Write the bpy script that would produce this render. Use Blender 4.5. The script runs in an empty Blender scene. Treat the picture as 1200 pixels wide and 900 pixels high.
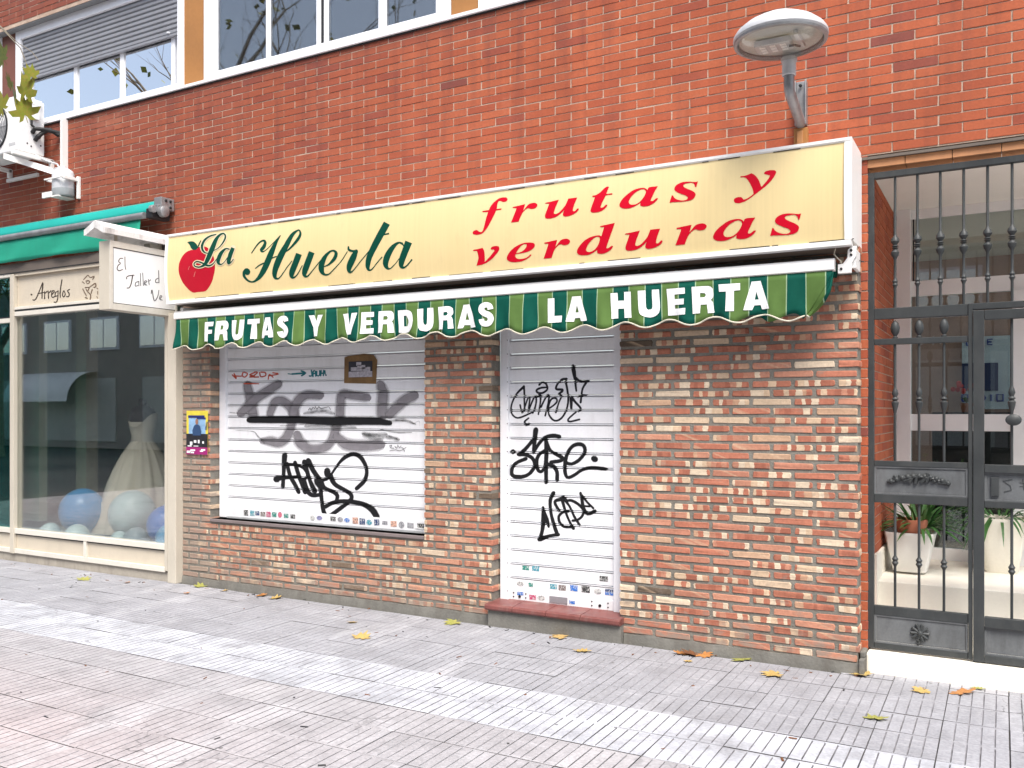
import bpy, bmesh, math, random
from math import sin, cos, pi, radians, hypot, atan2, floor, sqrt
from mathutils import Vector, Matrix, noise
from mathutils.geometry import tessellate_polygon
random.seed(7)
S = bpy.context.scene
COL = S.collection

# ------------------------------------------------------------------ camera, sky, sun, exposure
cam_d = bpy.data.cameras.new('camera')
cam = bpy.data.objects.new('camera', cam_d); COL.objects.link(cam)
cam.location = (0, -5.45, 1.513)
cam.rotation_euler = (radians(90), 0, radians(29.1))
cam_d.sensor_width = 36.0; cam_d.lens = 31.02
cam_d.shift_y = 0.02833
cam_d.clip_start = 0.05; cam_d.clip_end = 1500
S.camera = cam

SUN_EL, SUN_AZ = radians(57), radians(145)          # azimuth clockwise from +y
W = bpy.data.worlds.new('World'); S.world = W; W.use_nodes = True
wn = W.node_tree; bg = wn.nodes['Background']
sky = wn.nodes.new('ShaderNodeTexSky'); sky.sky_type = 'NISHITA'; sky.sun_disc = False
sky.sun_elevation = SUN_EL; sky.sun_rotation = SUN_AZ
sky.air_density = 1.0; sky.dust_density = 2.5; sky.ozone_density = 0.6
hs = wn.nodes.new('ShaderNodeHueSaturation'); hs.inputs['Saturation'].default_value = 0.75
wn.links.new(sky.outputs[0], hs.inputs['Color']); wn.links.new(hs.outputs[0], bg.inputs[0])
bg.inputs[1].default_value = 0.125
sun_d = bpy.data.lights.new('sun', 'SUN'); sun_d.energy = 2.1; sun_d.angle = radians(26)
sun_d.color = (1.0, 0.96, 0.90)
sun = bpy.data.objects.new('sun', sun_d); COL.objects.link(sun)
sd = Vector((sin(SUN_AZ)*cos(SUN_EL), cos(SUN_AZ)*cos(SUN_EL), sin(SUN_EL)))
sun.rotation_euler = (-sd).to_track_quat('-Z', 'Y').to_euler()
sun.location = (-3, -12, 14)
S.view_settings.view_transform = 'Standard'; S.view_settings.look = 'None'
S.view_settings.exposure = 1.2; S.view_settings.gamma = 1.0

# ------------------------------------------------------------------ mesh helpers
ORG = {}
class MB:
    def __init__(s): s.v = []; s.f = []; s.m = []; s.uv = {}
    def add(s, vs, fs, m=0):
        b = len(s.v); s.v += [tuple(p) for p in vs]
        for f in fs: s.f.append(tuple(i+b for i in f)); s.m.append(m)
        return s
    def box(s, x0, x1, y0, y1, z0, z1, m=0):
        vs = [(x0,y0,z0),(x1,y0,z0),(x1,y1,z0),(x0,y1,z0),(x0,y0,z1),(x1,y0,z1),(x1,y1,z1),(x0,y1,z1)]
        return s.add(vs, [(0,3,2,1),(4,5,6,7),(0,1,5,4),(1,2,6,5),(2,3,7,6),(3,0,4,7)], m)
    def hexa(s, a, b, m=0):                       # two quads (bottom ring a, top ring b)
        return s.add(list(a)+list(b), [(3,2,1,0),(4,5,6,7),(0,1,5,4),(1,2,6,5),(2,3,7,6),(3,0,4,7)], m)
    def quad(s, a, b, c, d, m=0): return s.add([a,b,c,d], [(0,1,2,3)], m)
    def tube(s, path, r, n=8, m=0, cap=True):
        P_ = [Vector(p) for p in path]; k = len(P_)
        rs = r if isinstance(r, (list, tuple)) else [r]*k
        vs = []; up = None
        for i, p in enumerate(P_):
            d = (P_[min(k-1,i+1)] - P_[max(0,i-1)]).normalized()
            if up is None:
                up = Vector((0,0,1)) if abs(d.z) < .9 else Vector((1,0,0))
            a = d.cross(up).normalized(); up = a.cross(d).normalized()
            for j in range(n):
                t = 2*pi*j/n
                vs.append(p + a*cos(t)*rs[i] + up*sin(t)*rs[i])
        fs = [(i*n+j, i*n+(j+1)%n, (i+1)*n+(j+1)%n, (i+1)*n+j) for i in range(k-1) for j in range(n)]
        if cap: fs += [tuple(range(n-1,-1,-1)), tuple((k-1)*n+j for j in range(n))]
        return s.add(vs, fs, m)
    def lathe(s, prof, c=(0,0,0), n=16, axis='z', m=0, sx=1, sy=1, caps=True):
        vs = []
        for r, h in prof:
            for j in range(n):
                t = 2*pi*j/n; a, b = r*cos(t)*sx, r*sin(t)*sy
                q = {'z': (a,b,h), 'y': (a,h,-b), 'x': (h,a,b)}[axis]
                vs.append((c[0]+q[0], c[1]+q[1], c[2]+q[2]))
        k = len(prof)
        fs = [(i*n+j, i*n+(j+1)%n, (i+1)*n+(j+1)%n, (i+1)*n+j) for i in range(k-1) for j in range(n)]
        if caps and prof[0][0] > 1e-5: fs.append(tuple(range(n-1,-1,-1)))
        if caps and prof[-1][0] > 1e-5: fs.append(tuple((k-1)*n+j for j in range(n)))
        return s.add(vs, fs, m)
    def ball(s, c, r, n=16, k=10, m=0, sz=1):
        return s.lathe([(max(1e-6, r*sin(pi*i/k)), -r*cos(pi*i/k)*sz) for i in range(k+1)], c, n, 'z', m)
    def prism(s, poly, f, d0, d1, m=0):           # poly 2D points, f(u,v,d)->xyz, extruded d0..d1
        n = len(poly)
        vs = [f(u,v,d0) for u,v in poly] + [f(u,v,d1) for u,v in poly]
        fs = [tuple(range(n)), tuple(range(2*n-1,n-1,-1))] + [(i,i+n,(i+1)%n+n,(i+1)%n) for i in range(n)]
        return s.add(vs, fs, m)
    def build(s, name, mats, parent=None, smooth=False, bevel=0, **pr):
        me = bpy.data.meshes.new(name)
        o3 = ORG.get(parent.name, Vector((0,0,0))) if parent else Vector((0,0,0))
        me.from_pydata([(p[0]-o3[0], p[1]-o3[1], p[2]-o3[2]) for p in s.v], [], s.f)
        mats = mats if isinstance(mats, (list, tuple)) else [mats]
        for m_ in mats: me.materials.append(m_)
        me.polygons.foreach_set('material_index', s.m)
        bm = bmesh.new(); bm.from_mesh(me)
        bmesh.ops.recalc_face_normals(bm, faces=bm.faces)
        if bevel:
            eg = [e for e in bm.edges if len(e.link_faces) == 2 and e.calc_face_angle(0) > .6]
            bmesh.ops.bevel(bm, geom=eg, offset=bevel, segments=2, profile=.6, affect='EDGES', clamp_overlap=True)
        bm.to_mesh(me); bm.free()
        if smooth:
            me.polygons.foreach_set('use_smooth', [True]*len(me.polygons))
            try: me.set_sharp_from_angle(angle=radians(40))
            except Exception: pass
        return link(name, me, parent, **pr)
def link(name, me, parent=None, loc=None, label=None, cat=None, group=None, kind=None):
    o = bpy.data.objects.new(name, me); COL.objects.link(o)
    if parent: o.parent = parent
    ORG[o.name] = ORG.get(parent.name, Vector((0,0,0))) if parent else Vector((0,0,0))
    if loc is not None: o.location = loc
    for k, v in (('label',label),('category',cat),('group',group),('kind',kind)):
        if v: o[k] = v
    return o
def thing(name, loc, label, cat, group=None, kind=None):
    o = bpy.data.objects.new(name, None); COL.objects.link(o); o.location = loc
    o.empty_display_size = .1
    ORG[o.name] = Vector(loc)
    if label: o['label'] = label
    if cat: o['category'] = cat
    if group: o['group'] = group
    if kind: o['kind'] = kind
    return o
def one(mb, name, mats, label, cat, group=None, **k):
    return mb.build(name, mats, None, label=label, cat=cat, group=group, **k)
def solve_rot(p): return p

# ------------------------------------------------------------------ materials
class G:
    def __init__(s, name):
        s.m = bpy.data.materials.new(name); s.m.use_nodes = True
        s.t = s.m.node_tree; s.b = s.t.nodes['Principled BSDF']; s.out = s.t.nodes['Material Output']
    def n(s, typ, **kw):
        nd = s.t.nodes.new('ShaderNode'+typ)
        for k, v in kw.items(): setattr(nd, k, v)
        return nd
    def set(s, sock, v):
        if isinstance(v, bpy.types.NodeSocket): s.t.links.new(v, sock)
        elif isinstance(v, (tuple, list)) and sock.type == 'RGBA' and len(v) == 3: sock.default_value = (*v, 1)
        else: sock.default_value = v
    def math(s, op, a, b=0.0, c=None, clamp=False):
        nd = s.n('Math', operation=op, use_clamp=clamp)
        s.set(nd.inputs[0], a); s.set(nd.inputs[1], b)
        if c is not None: s.set(nd.inputs[2], c)
        return nd.outputs[0]
    def mix(s, f, a, b, mode='MIX'):
        nd = s.n('Mix', data_type='RGBA', blend_type=mode, clamp_factor=True)
        s.set(nd.inputs[0], f); s.set(nd.inputs[6], a); s.set(nd.inputs[7], b)
        return nd.outputs[2]
    def pos(s): return s.n('NewGeometry').outputs['Position']
    def objco(s): return s.n('TexCoord').outputs['Object']
    def xyz(s, v=None):
        nd = s.n('SeparateXYZ'); s.set(nd.inputs[0], v or s.pos()); return nd.outputs
    def vec(s, x, y=0.0, z=0.0):
        nd = s.n('CombineXYZ'); s.set(nd.inputs[0], x); s.set(nd.inputs[1], y); s.set(nd.inputs[2], z); return nd.outputs[0]
    def noise(s, v, scale, detail=3.0, rough=.55, dist=0.0):
        nd = s.n('TexNoise'); s.set(nd.inputs['Vector'], v); nd.inputs['Scale'].default_value = scale
        nd.inputs['Detail'].default_value = detail; nd.inputs['Roughness'].default_value = rough
        nd.inputs['Distortion'].default_value = dist
        return nd.outputs[0]
    def white(s, v):
        nd = s.n('TexWhiteNoise', noise_dimensions='3D'); s.set(nd.inputs[0], v); return nd.outputs
    def ramp(s, f, stops, interp='LINEAR'):
        nd = s.n('ValToRGB'); cr_ = nd.color_ramp; cr_.interpolation = interp
        while len(cr_.elements) < len(stops): cr_.elements.new(.5)
        for e, (p, c) in zip(cr_.elements, stops):
            e.position = p; e.color = (*c, 1) if len(c) == 3 else c
        s.set(nd.inputs[0], f); return nd.outputs[0]
    def rng(s, f, a, b, c=0.0, d=1.0):
        nd = s.n('MapRange'); s.set(nd.inputs[0], f)
        for i, v in enumerate((a,b,c,d)): s.set(nd.inputs[i+1], v)
        return nd.outputs[0]
    def scale(s, v, k):
        nd = s.n('VectorMath', operation='MULTIPLY'); s.set(nd.inputs[0], v); nd.inputs[1].default_value = k; return nd.outputs[0]
    def bump(s, h, strength=.3, dist=.01):
        nd = s.n('Bump'); nd.inputs['Strength'].default_value = strength; nd.inputs['Distance'].default_value = dist
        s.set(nd.inputs['Height'], h); s.t.links.new(nd.outputs[0], s.b.inputs['Normal'])
    def fin(s, col, rough=.6, metal=0.0, spec=.5):
        s.set(s.b.inputs['Base Color'], col); s.set(s.b.inputs['Roughness'], rough)
        s.set(s.b.inputs['Metallic'], metal); s.set(s.b.inputs['Specular IOR Level'], spec)
        return s.m
def M(name, col, rough=.55, var=.12, vs=4.0, grain=40.0, bump=.06, metal=0.0, spec=.4, dirt=0.0, dcol=(.10,.085,.07)):
    g = G(name); p = g.pos()
    a = g.noise(p, vs, 4); b = g.noise(p, grain, 3)
    k = g.math('ADD', g.rng(a, .25, .75, 1-var, 1+var), g.rng(b, .25, .75, -var*.4, var*.4))
    c = g.mix(1.0, col, g.vec(k, k, k), 'MULTIPLY')
    if dirt:
        dn = g.noise(g.scale(p, (3.0, 3.0, .9)), 3.5, 6, .65)
        c = g.mix(g.math('MULTIPLY', g.rng(dn, .48, .75), dirt), c, dcol)
    if bump: g.bump(b, bump, .006)
    return g.fin(c, g.rng(a, .3, .7, rough-.06, rough+.06), metal, spec)

def brick_lower():
    g = G('flashed_brick'); p = g.pos(); x, y, z = g.xyz(p)
    u = g.math('ADD', x, y)
    row = g.math('FLOOR', g.math('DIVIDE', g.math('SUBTRACT', z, .0578), .0553))
    half = g.math('MULTIPLY', g.math('MODULO', g.math('ABSOLUTE', row), 2.0), .5)
    cell = g.math('FLOOR', g.math('ADD', g.math('DIVIDE', g.math('ADD', u, .729), .25), half))
    wb = g.white(g.vec(cell, row, 3.0)); wb2 = g.white(g.vec(cell, row, 11.0))
    wob = g.math('MULTIPLY', g.math('SUBTRACT', g.noise(p, 38, 2), .5), .022)
    uu = g.math('ADD', u, wob)
    vo = g.n('TexVoronoi', voronoi_dimensions='1D'); g.set(vo.inputs['W'], g.math('ADD', g.math('MULTIPLY', uu, 30.0), g.math('MULTIPLY', row, 37.7)))
    vo.inputs['Scale'].default_value = 1.0; vo.inputs['Randomness'].default_value = 1.0
    sp = g.n('SeparateColor'); g.t.links.new(vo.outputs['Color'], sp.inputs[0])
    red1, red2, red3 = (.43,.158,.100), (.36,.125,.080), (.49,.225,.148)
    stripes = g.ramp(g.math('ADD', sp.outputs[0], g.math('ADD', .07, g.rng(x, -3.1, -3.6, 0, .13))), [(0,red1),(.22,red2),(.38,red3),(.46,red1),(.54,(.52,.31,.20)),(.63,(.62,.45,.305)),(.80,(.69,.56,.41)),(.93,red1)], 'CONSTANT')
    solid = g.ramp(wb2[0], [(0,red1),(.35,red3),(.50,(.44,.19,.125)),(.64,red1),(.76,(.50,.32,.21)),(.86,(.57,.43,.30)),(.93,(.62,.50,.37)),(.972,(.10,.075,.055))], 'CONSTANT')
    # a diagonal flash mark in some bricks
    dg = g.noise(g.vec(g.math('ADD', g.math('MULTIPLY', u, 9.0), g.math('MULTIPLY', z, 22.0)), g.math('MULTIPLY', row, 9.7), 0.0), 1.0, 2)
    solid = g.mix(g.rng(dg, .58, .70, 0, .6), solid, (.58,.42,.28))
    c = g.mix(g.math('GREATER_THAN', wb[0], .62), stripes, solid)
    c = g.mix(g.rng(x, -3.1, -3.6, .05, .28), c, (.40,.275,.185))
    n1 = g.noise(p, 55, 4); n2 = g.noise(p, 9, 3)
    k = g.math('MULTIPLY', g.rng(n1, .25, .75, .84, 1.14), g.rng(n2, .3, .7, .88, 1.08))
    c = g.mix(1.0, c, g.vec(k,k,k), 'MULTIPLY')
    hv = g.n('HueSaturation'); g.set(hv.inputs['Color'], c); g.set(hv.inputs['Value'], g.rng(wb[0], 0, 1, .88, 1.1)); c = hv.outputs[0]
    # cement smears: heavy at the old left corner and near the pavement
    left = g.math('ADD', g.rng(x, -6.30, -5.95, .30, 0.0), g.rng(x, -5.6, -3.0, .05, 0.0)); low = g.rng(z, .06, .34, .20, 0.0)
    sm = g.noise(g.scale(p, (1.0,1.0,2.2)), 9, 5, .6)
    f = g.rng(g.math('ADD', sm, g.math('ADD', left, low)), .58, .78, 0.0, .85)
    c = g.mix(f, c, (.30,.235,.19))
    g.bump(g.math('ADD', n1, g.math('MULTIPLY', sm, .4)), .35, .004)
    return g.fin(c, .85, 0, .2)
def brick_upper():
    g = G('red_facing_brick'); p = g.pos(); x, y, z = g.xyz(p)
    u = g.math('ADD', x, g.math('SUBTRACT', y, .13))
    row = g.math('FLOOR', g.math('DIVIDE', g.math('ADD', z, .0031), .0574))
    half = g.math('MULTIPLY', g.math('MODULO', g.math('ABSOLUTE', row), 2.0), .5)
    cell = g.math('FLOOR', g.math('ADD', g.math('DIVIDE', g.math('ADD', u, .444), .2435), half))
    wb = g.white(g.vec(cell, row, 1.0))
    c = g.ramp(wb[0], [(0,(.385,.096,.044)),(.3,(.44,.120,.055)),(.6,(.405,.104,.048)),(.90,(.365,.088,.043)),(.992,(.31,.078,.047)),(.998,(.22,.066,.05))])
    n1 = g.noise(p, 70, 4); n2 = g.noise(p, 1.3, 4)
    ns = g.noise(g.scale(p, (14.0,14.0,1.0)), 1.0, 3)
    k = g.math('MULTIPLY', g.rng(n1, .25, .75, .88, 1.12), g.math('MULTIPLY', g.rng(n2, .3, .7, .86, 1.1), g.rng(ns, .3, .7, .93, 1.05)))
    c = g.mix(1.0, c, g.vec(k,k,k), 'MULTIPLY')
    # darker toward the left: shade on that side painted into the brick colour
    c = g.mix(g.math('MULTIPLY', g.rng(x, -2.5, -6.0), g.rng(n2, .3, .65, .25, .6)), c, (.165,.050,.040))
    # rain streaks and soot washed down from the window sill
    wst = g.noise(g.scale(p, (5.0, 5.0, .35)), 2.2, 5, .6)
    c = g.mix(g.math('MULTIPLY', g.rng(wst, .50, .72, 0, .5), g.rng(z, 3.0, 4.45, .45, 1.0)), c, (.15,.05,.04))
    c = g.mix(g.math('MULTIPLY', g.rng(z, 4.30, 4.47, 0, .45), g.rng(ns, .3, .6, .5, 1.0)), c, (.15,.06,.05))
    ef = g.noise(p, 2.0, 5, .65); c = g.mix(g.rng(ef, .62, .78, 0, .30), c, (.50,.26,.18))
    g.bump(n1, .25, .003)
    return g.fin(c, .82, 0, .25)
def mortar(name, c1, c2, c3):
    g = G(name); p = g.pos()
    a = g.noise(p, 14, 5, .65); b = g.noise(p, 120, 3)
    c = g.mix(g.rng(a, .35, .65), c1, c2)
    c = g.mix(g.rng(g.noise(p, 3.0, 4), .5, .75, 0, .7), c, c3)
    k = g.rng(b, .25, .75, .85, 1.12); c = g.mix(1.0, c, g.vec(k,k,k), 'MULTIPLY')
    g.bump(g.math('ADD', a, g.math('MULTIPLY', b, .5)), .8, .008)
    return g.fin(c, .95, 0, .1)
def tile_mat():
    g = G('grooved_cement_tile'); p = g.pos(); x, y, z = g.xyz(p)
    ry = g.math('FLOOR', g.math('DIVIDE', g.math('ADD', y, 1.19), .2885)); rx = g.math('FLOOR', g.math('DIVIDE', g.math('ADD', x, .258), .2845))
    wb = g.white(g.vec(rx, ry, 5.0)); wr = g.white(g.vec(0.0, ry, 9.0))
    n0 = g.noise(p, .8, 4); n1 = g.noise(p, 5, 5, .6); n2 = g.noise(p, 60, 4)
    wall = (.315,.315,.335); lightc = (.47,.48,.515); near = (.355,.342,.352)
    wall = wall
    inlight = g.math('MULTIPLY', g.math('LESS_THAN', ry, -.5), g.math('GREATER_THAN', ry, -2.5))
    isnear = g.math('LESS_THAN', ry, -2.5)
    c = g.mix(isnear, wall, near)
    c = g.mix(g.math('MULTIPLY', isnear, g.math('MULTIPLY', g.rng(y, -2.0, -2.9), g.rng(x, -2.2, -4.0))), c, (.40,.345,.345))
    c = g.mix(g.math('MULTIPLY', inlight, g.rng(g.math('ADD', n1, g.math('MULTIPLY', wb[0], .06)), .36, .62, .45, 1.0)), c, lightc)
    # odd pale replacement tiles, worn pale patches
    c = g.mix(g.math('MULTIPLY', g.math('GREATER_THAN', wb[0], .975), .2), c, (.56,.54,.54))
    c = g.mix(g.rng(g.noise(g.scale(p, (1.0,.35,1.0)), 3.0, 5, .6), .55, .75, 0, .45), c, (.60,.595,.61))
    c = g.mix(g.rng(g.noise(p, 2.2, 6, .68), .54, .74, 0, .55), c, (.20,.195,.20))
    c = g.mix(g.rng(g.noise(p, 11, 4, .7), .60, .72, 0, .35), c, (.16,.155,.16))
    k = g.math('MULTIPLY', g.math('MULTIPLY', g.rng(n1, .25, .75, .80, 1.16), g.rng(n2, .25, .75, .80, 1.18)), g.math('MULTIPLY', g.rng(wb[0], 0, 1, .965, 1.03), g.rng(n0, .3, .7, .92, 1.07)))
    c = g.mix(1.0, c, g.vec(k,k,k), 'MULTIPLY')
    # scuffed streaks along the walking direction and hairline cracks
    sk = g.noise(g.scale(p, (1.2, 9.0, 1.0)), 3.0, 5, .65); c = g.mix(g.rng(sk, .56, .72, 0, .35), c, (.62,.61,.63))
    cv = g.n('TexVoronoi', feature='DISTANCE_TO_EDGE'); g.set(cv.inputs['Vector'], g.n('VectorMath', operation='ADD').outputs[0])
    av = cv.inputs['Vector'].links[0].from_node; g.set(av.inputs[0], p); g.set(av.inputs[1], g.vec(g.math('MULTIPLY', g.noise(p, 7, 3), .25), g.math('MULTIPLY', g.noise(g.scale(p, (-1,1,1)), 7, 3), .25), 0.0)); cv.inputs['Scale'].default_value = 1.6
    crk = g.math('MULTIPLY', g.rng(cv.outputs['Distance'], .004, .012, 1, 0), g.rng(g.noise(p, .9, 2), .56, .64, 0, 1))
    c = g.mix(g.math('MULTIPLY', crk, .5), c, (.09,.085,.085))
    # dark spots of gum and grit
    vo = g.n('TexVoronoi'); g.set(vo.inputs['Vector'], p); vo.inputs['Scale'].default_value = 5.0
    spot = g.math('MULTIPLY', g.math('LESS_THAN', vo.outputs['Distance'], .055), g.math('GREATER_THAN', g.noise(p, 1.7, 2), .52))
    c = g.mix(g.math('MULTIPLY', spot, .75), c, (.09,.085,.08))
    g.bump(g.math('ADD', n2, g.math('MULTIPLY', n1, .8)), .35, .004)
    return g.fin(c, g.rng(n1, .3, .7, .62, .8), 0, .3)
def groove_mat():
    g = G('groove_grime'); p = g.pos(); x, y, z = g.xyz(p)
    n = g.noise(p, 1.6, 5, .65); n2 = g.noise(p, 14, 4, .6)
    f = g.math('ADD', g.rng(n, .35, .65, 0, .7), g.rng(n2, .35, .65, -.15, .45))
    f = g.math('ADD', f, g.rng(y, -.4, -1.4, -.45, .15))
    return g.fin(g.mix(f, (.29,.285,.30), (.105,.10,.105)), .92, 0, .1)
def glass(name, tint=(.92,.95,.94), refl=1.0, rough=0.0, base=.04):
    g = G(name)
    tr = g.n('BsdfTransparent'); g.set(tr.inputs[0], tint)
    gl = g.n('BsdfGlossy'); gl.inputs['Roughness'].default_value = rough; g.set(gl.inputs[0], (1,1,1))
    fr = g.n('Fresnel'); fr.inputs[0].default_value = 1.55
    f = g.math('MINIMUM', g.math('ADD', g.math('MULTIPLY', fr.outputs[0], refl), base), .95)
    mx = g.n('MixShader'); g.set(mx.inputs[0], f)
    g.t.links.new(tr.outputs[0], mx.inputs[1]); g.t.links.new(gl.outputs[0], mx.inputs[2]); g.t.links.new(mx.outputs[0], g.out.inputs[0])
    return g.m
def spray(name, col, alpha=1.0, soft=.25, patch=0.0):
    g = G(name); uv = g.n('UVMap').outputs[0]; u, v, w = g.xyz(uv)
    d = g.math('ABSOLUTE', g.math('SUBTRACT', v, .5)); nz = g.noise(g.pos(), 160, 3)
    e = g.rng(g.math('ADD', d, g.math('MULTIPLY', g.math('SUBTRACT', nz, .5), .12)), .5-soft, .5, 1, 0)
    a = g.math('MULTIPLY', e, alpha)
    if patch: a = g.math('MULTIPLY', a, g.rng(g.noise(g.scale(g.pos(), (1,1,4)), 14, 4, .65), .40, .62, 1-patch, 1))
    k = g.rng(g.noise(g.pos(), 18, 4), .3, .7, .88, 1.12)
    c = g.mix(1.0, col, g.vec(k,k,k), 'MULTIPLY')
    g.set(g.b.inputs['Alpha'], a)
    return g.fin(c, .5, 0, .35)
def stripe_fabric():
    g = G('green_striped_canvas'); p = g.pos(); x, y, z = g.xyz(p)
    q = g.math('DIVIDE', g.math('ADD', x, 2.823+.108*200), .216)
    fr = g.math('FRACT', q)
    isd = g.math('LESS_THAN', fr, .5)
    c = g.mix(isd, (.098,.175,.046), (.002,.076,.053))
    ed = g.math('ABSOLUTE', g.math('SUBTRACT', g.math('FRACT', g.math('MULTIPLY', q, 2.0)), .5))
    c = g.mix(g.math('GREATER_THAN', ed, .472), c, (.30,.42,.26))
    n = g.noise(p, 3.5, 5, .6); wv = g.noise(g.scale(p, (1,1,.25)), 300, 2)
    k = g.rng(n, .3, .7, .82, 1.1); c = g.mix(1.0, c, g.vec(k,k,k), 'MULTIPLY')
    g.bump(wv, .15, .002)
    return g.fin(c, .8, 0, .15)

m_blow = brick_lower(); m_bup = brick_upper()
m_mlow = mortar('grey_cement_joint', (.19,.175,.148), (.245,.23,.198), (.155,.14,.118))
m_mup = mortar('pale_lime_joint', (.47,.35,.27), (.55,.43,.34), (.29,.19,.145))
m_conc = M('plinth_concrete', (.175,.168,.148), .9, .25, 6, 70, .5, dirt=.5)
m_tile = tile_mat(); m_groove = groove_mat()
m_bed = M('joint_dirt', (.075,.07,.068), .95, .2, 9, 60, .3)
m_asph = M('asphalt', (.055,.055,.057), .9, .2, 2, 90, .4)
m_whitealu = M('white_lacquered_aluminium', (.82,.83,.86), .35, .04, 3, 60, .02, dirt=.07, dcol=(.4,.4,.4))
m_signwhite = M('white_sign_frame', (.86,.85,.82), .4, .04, 3, 60, .02, dirt=.07, dcol=(.4,.36,.3))
m_rail = M('galvanised_rail', (.55,.56,.57), .45, .08, 5, 60, .04, metal=.3, dirt=.2)
m_slat = M('white_shutter_paint', (.83,.83,.845), .42, .05, 2.2, 70, .03, dirt=.22, dcol=(.5,.48,.45))
m_slat2 = M('grey_roller_blind', (.25,.26,.285), .5, .06, 3, 60, .03, dirt=.15)
m_beige = M('beige_lacquered_metal', (.56,.51,.42), .45, .05, 3, 60, .02, dirt=.10)
m_cream = M('cream_panel', (.60,.53,.42), .5, .05, 2, 50, .02, dirt=.08)
m_dark = M('dark_gasket', (.02,.021,.022), .6, .1)
m_brown = M('brown_strip', (.14,.115,.095), .6, .12)
m_ochre = M('ochre_panel', (.36,.165,.05), .5, .12, 2, 40, .05)
m_redpanel = M('red_brown_panel', (.17,.065,.045), .6, .12)
m_terr = M('terracotta_step_tile', (.185,.062,.054), .45, .22, 9, 80, .08, dirt=.4, dcol=(.30,.24,.21))
m_sill = M('grey_brown_sill', (.19,.155,.15), .7, .15, 6, 70, .1)
m_iron = M('dark_grey_iron_paint', (.042,.046,.047), .48, .15, 5, 80, .06, dirt=.3, dcol=(.10,.10,.095), spec=.3)
m_ironp = M('scuffed_grey_iron_panel', (.135,.142,.146), .42, .25, 4, 80, .06, dirt=.75, dcol=(.07,.072,.072))
m_stone = M('cream_stone', (.86,.82,.72), .55, .06, 3, 60, .03, dirt=.10, dcol=(.5,.45,.36))
m_plaster = M('cream_plaster', (.86,.83,.77), .8, .04, 2, 60, .04)
m_lamp = M('light_grey_lamp_paint', (.54,.55,.56), .4, .06, 6, 60, .03, dirt=.2)
m_galv = M('weathered_galvanised_steel', (.30,.305,.31), .5, .2, 8, 60, .06, metal=.5, dirt=.3)
m_acwhite = M('white_appliance_paint', (.84,.84,.83), .45, .04, 3, 50, .02, dirt=.15)
m_black = M('black_rubber', (.015,.015,.016), .55, .1)
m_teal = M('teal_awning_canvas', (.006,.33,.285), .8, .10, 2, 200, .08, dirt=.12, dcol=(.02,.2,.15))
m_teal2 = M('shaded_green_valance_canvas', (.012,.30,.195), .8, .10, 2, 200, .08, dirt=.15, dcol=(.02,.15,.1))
m_plastic = M('milky_plastic', (.62,.64,.66), .35, .05, 4, 40, .02)
m_dim = M('dim_interior_paint', (.55,.53,.47), .8, .1)
m_dimbeige = M('interior_beige_curtain', (.62,.61,.48), .8, .1)
m_glass = glass('shop_glass', (.95,.965,.955), .50, 0.0, .0)
m_glassup = glass('window_glass', (.40,.45,.47), 3.0, .0, .50)
m_glassb = glass('blind_window_glass', (.93,.95,.95), 1.3, .0, .07)
m_glasst = glass('teal_tinted_glass', (.30,.70,.66), .8, 0.0, .0)
m_glassd = glass('door_glass', (.72,.78,.76), 1.1)
m_stripe = stripe_fabric()
m_white = M('white_print', (.86,.86,.85), .6, .03)

# ------------------------------------------------------------------ projection test used only to pick the pieces that show largest
def seen(p):
    d = Vector(p) - Vector(cam.location); a = radians(29.1)
    zd = -d.x*sin(a) + d.y*cos(a); r = d.x*cos(a) + d.y*sin(a)
    if zd < .2: return None
    u = r/zd; v = (d.z/zd)
    px = 600 + 1034*u; py = 484 - 1034*v
    return (px, py, zd) if -40 < px < 1240 and -40 < py < 940 else None

# ------------------------------------------------------------------ ground and pavement
gb = MB(); gb.quad((-300,-300,-.06),(300,-300,-.06),(300,300,-.06),(-300,300,-.06)); gb.build('ground', m_asph, kind='structure')
pave = MB().box(-16, 6, -7.0, .6, -.055, -.010).build('pavement', m_bed, kind='structure')
def tile_mesh(i):
    rnd = random.Random(i); w, l, g_ = .2808, .2826, .0070; p = w/5
    xs = [(0, -.008), (.0012, 0)]
    for k in range(1, 5): xs += [(k*p-g_/2, 0), (k*p, -.0055), (k*p+g_/2, 0)]
    xs += [(w-.0012, 0), (w, -.008)]
    n = len(xs); t1, t2, h = rnd.uniform(-.0012,.0012), rnd.uniform(-.0025,.0025), rnd.uniform(-.0016,.0006)
    dz = lambda x, y: (x/w-.5)*t1 + (y/l-.5)*t2 + h
    v = []
    for q, y in enumerate((0, rnd.uniform(.010,.018), l-rnd.uniform(.010,.018), l)):
        for k, (x, z) in enumerate(xs):
            if q in (0, 3) and 0 < k < n-1: z = -.0012
            v.append((x, y, z+dz(x, y)))
    for y in (0, l): v += [(0, y, -.010), (w, y, -.010)]
    f = [(r*n+k, r*n+k+1, (r+1)*n+k+1, (r+1)*n+k) for r in range(3) for k in range(n-1)]
    m = [1 if (r == 1 and min(xs[k][1], xs[k+1][1]) < -.004 or k in (0, n-2)) else 0 for r in range(3) for k in range(n-1)]
    b = 4*n; f += [tuple(range(n-1,-1,-1)) + (b, b+1), tuple(range(3*n, 4*n)) + (b+3, b+2)]; m += [2, 2]
    me = bpy.data.meshes.new('tile'); me.from_pydata(v, [], f)
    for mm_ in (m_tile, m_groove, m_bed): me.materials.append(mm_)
    me.polygons.foreach_set('material_index', m)
    return me
tms = [tile_mesh(i) for i in range(8)]
cells = []
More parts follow.
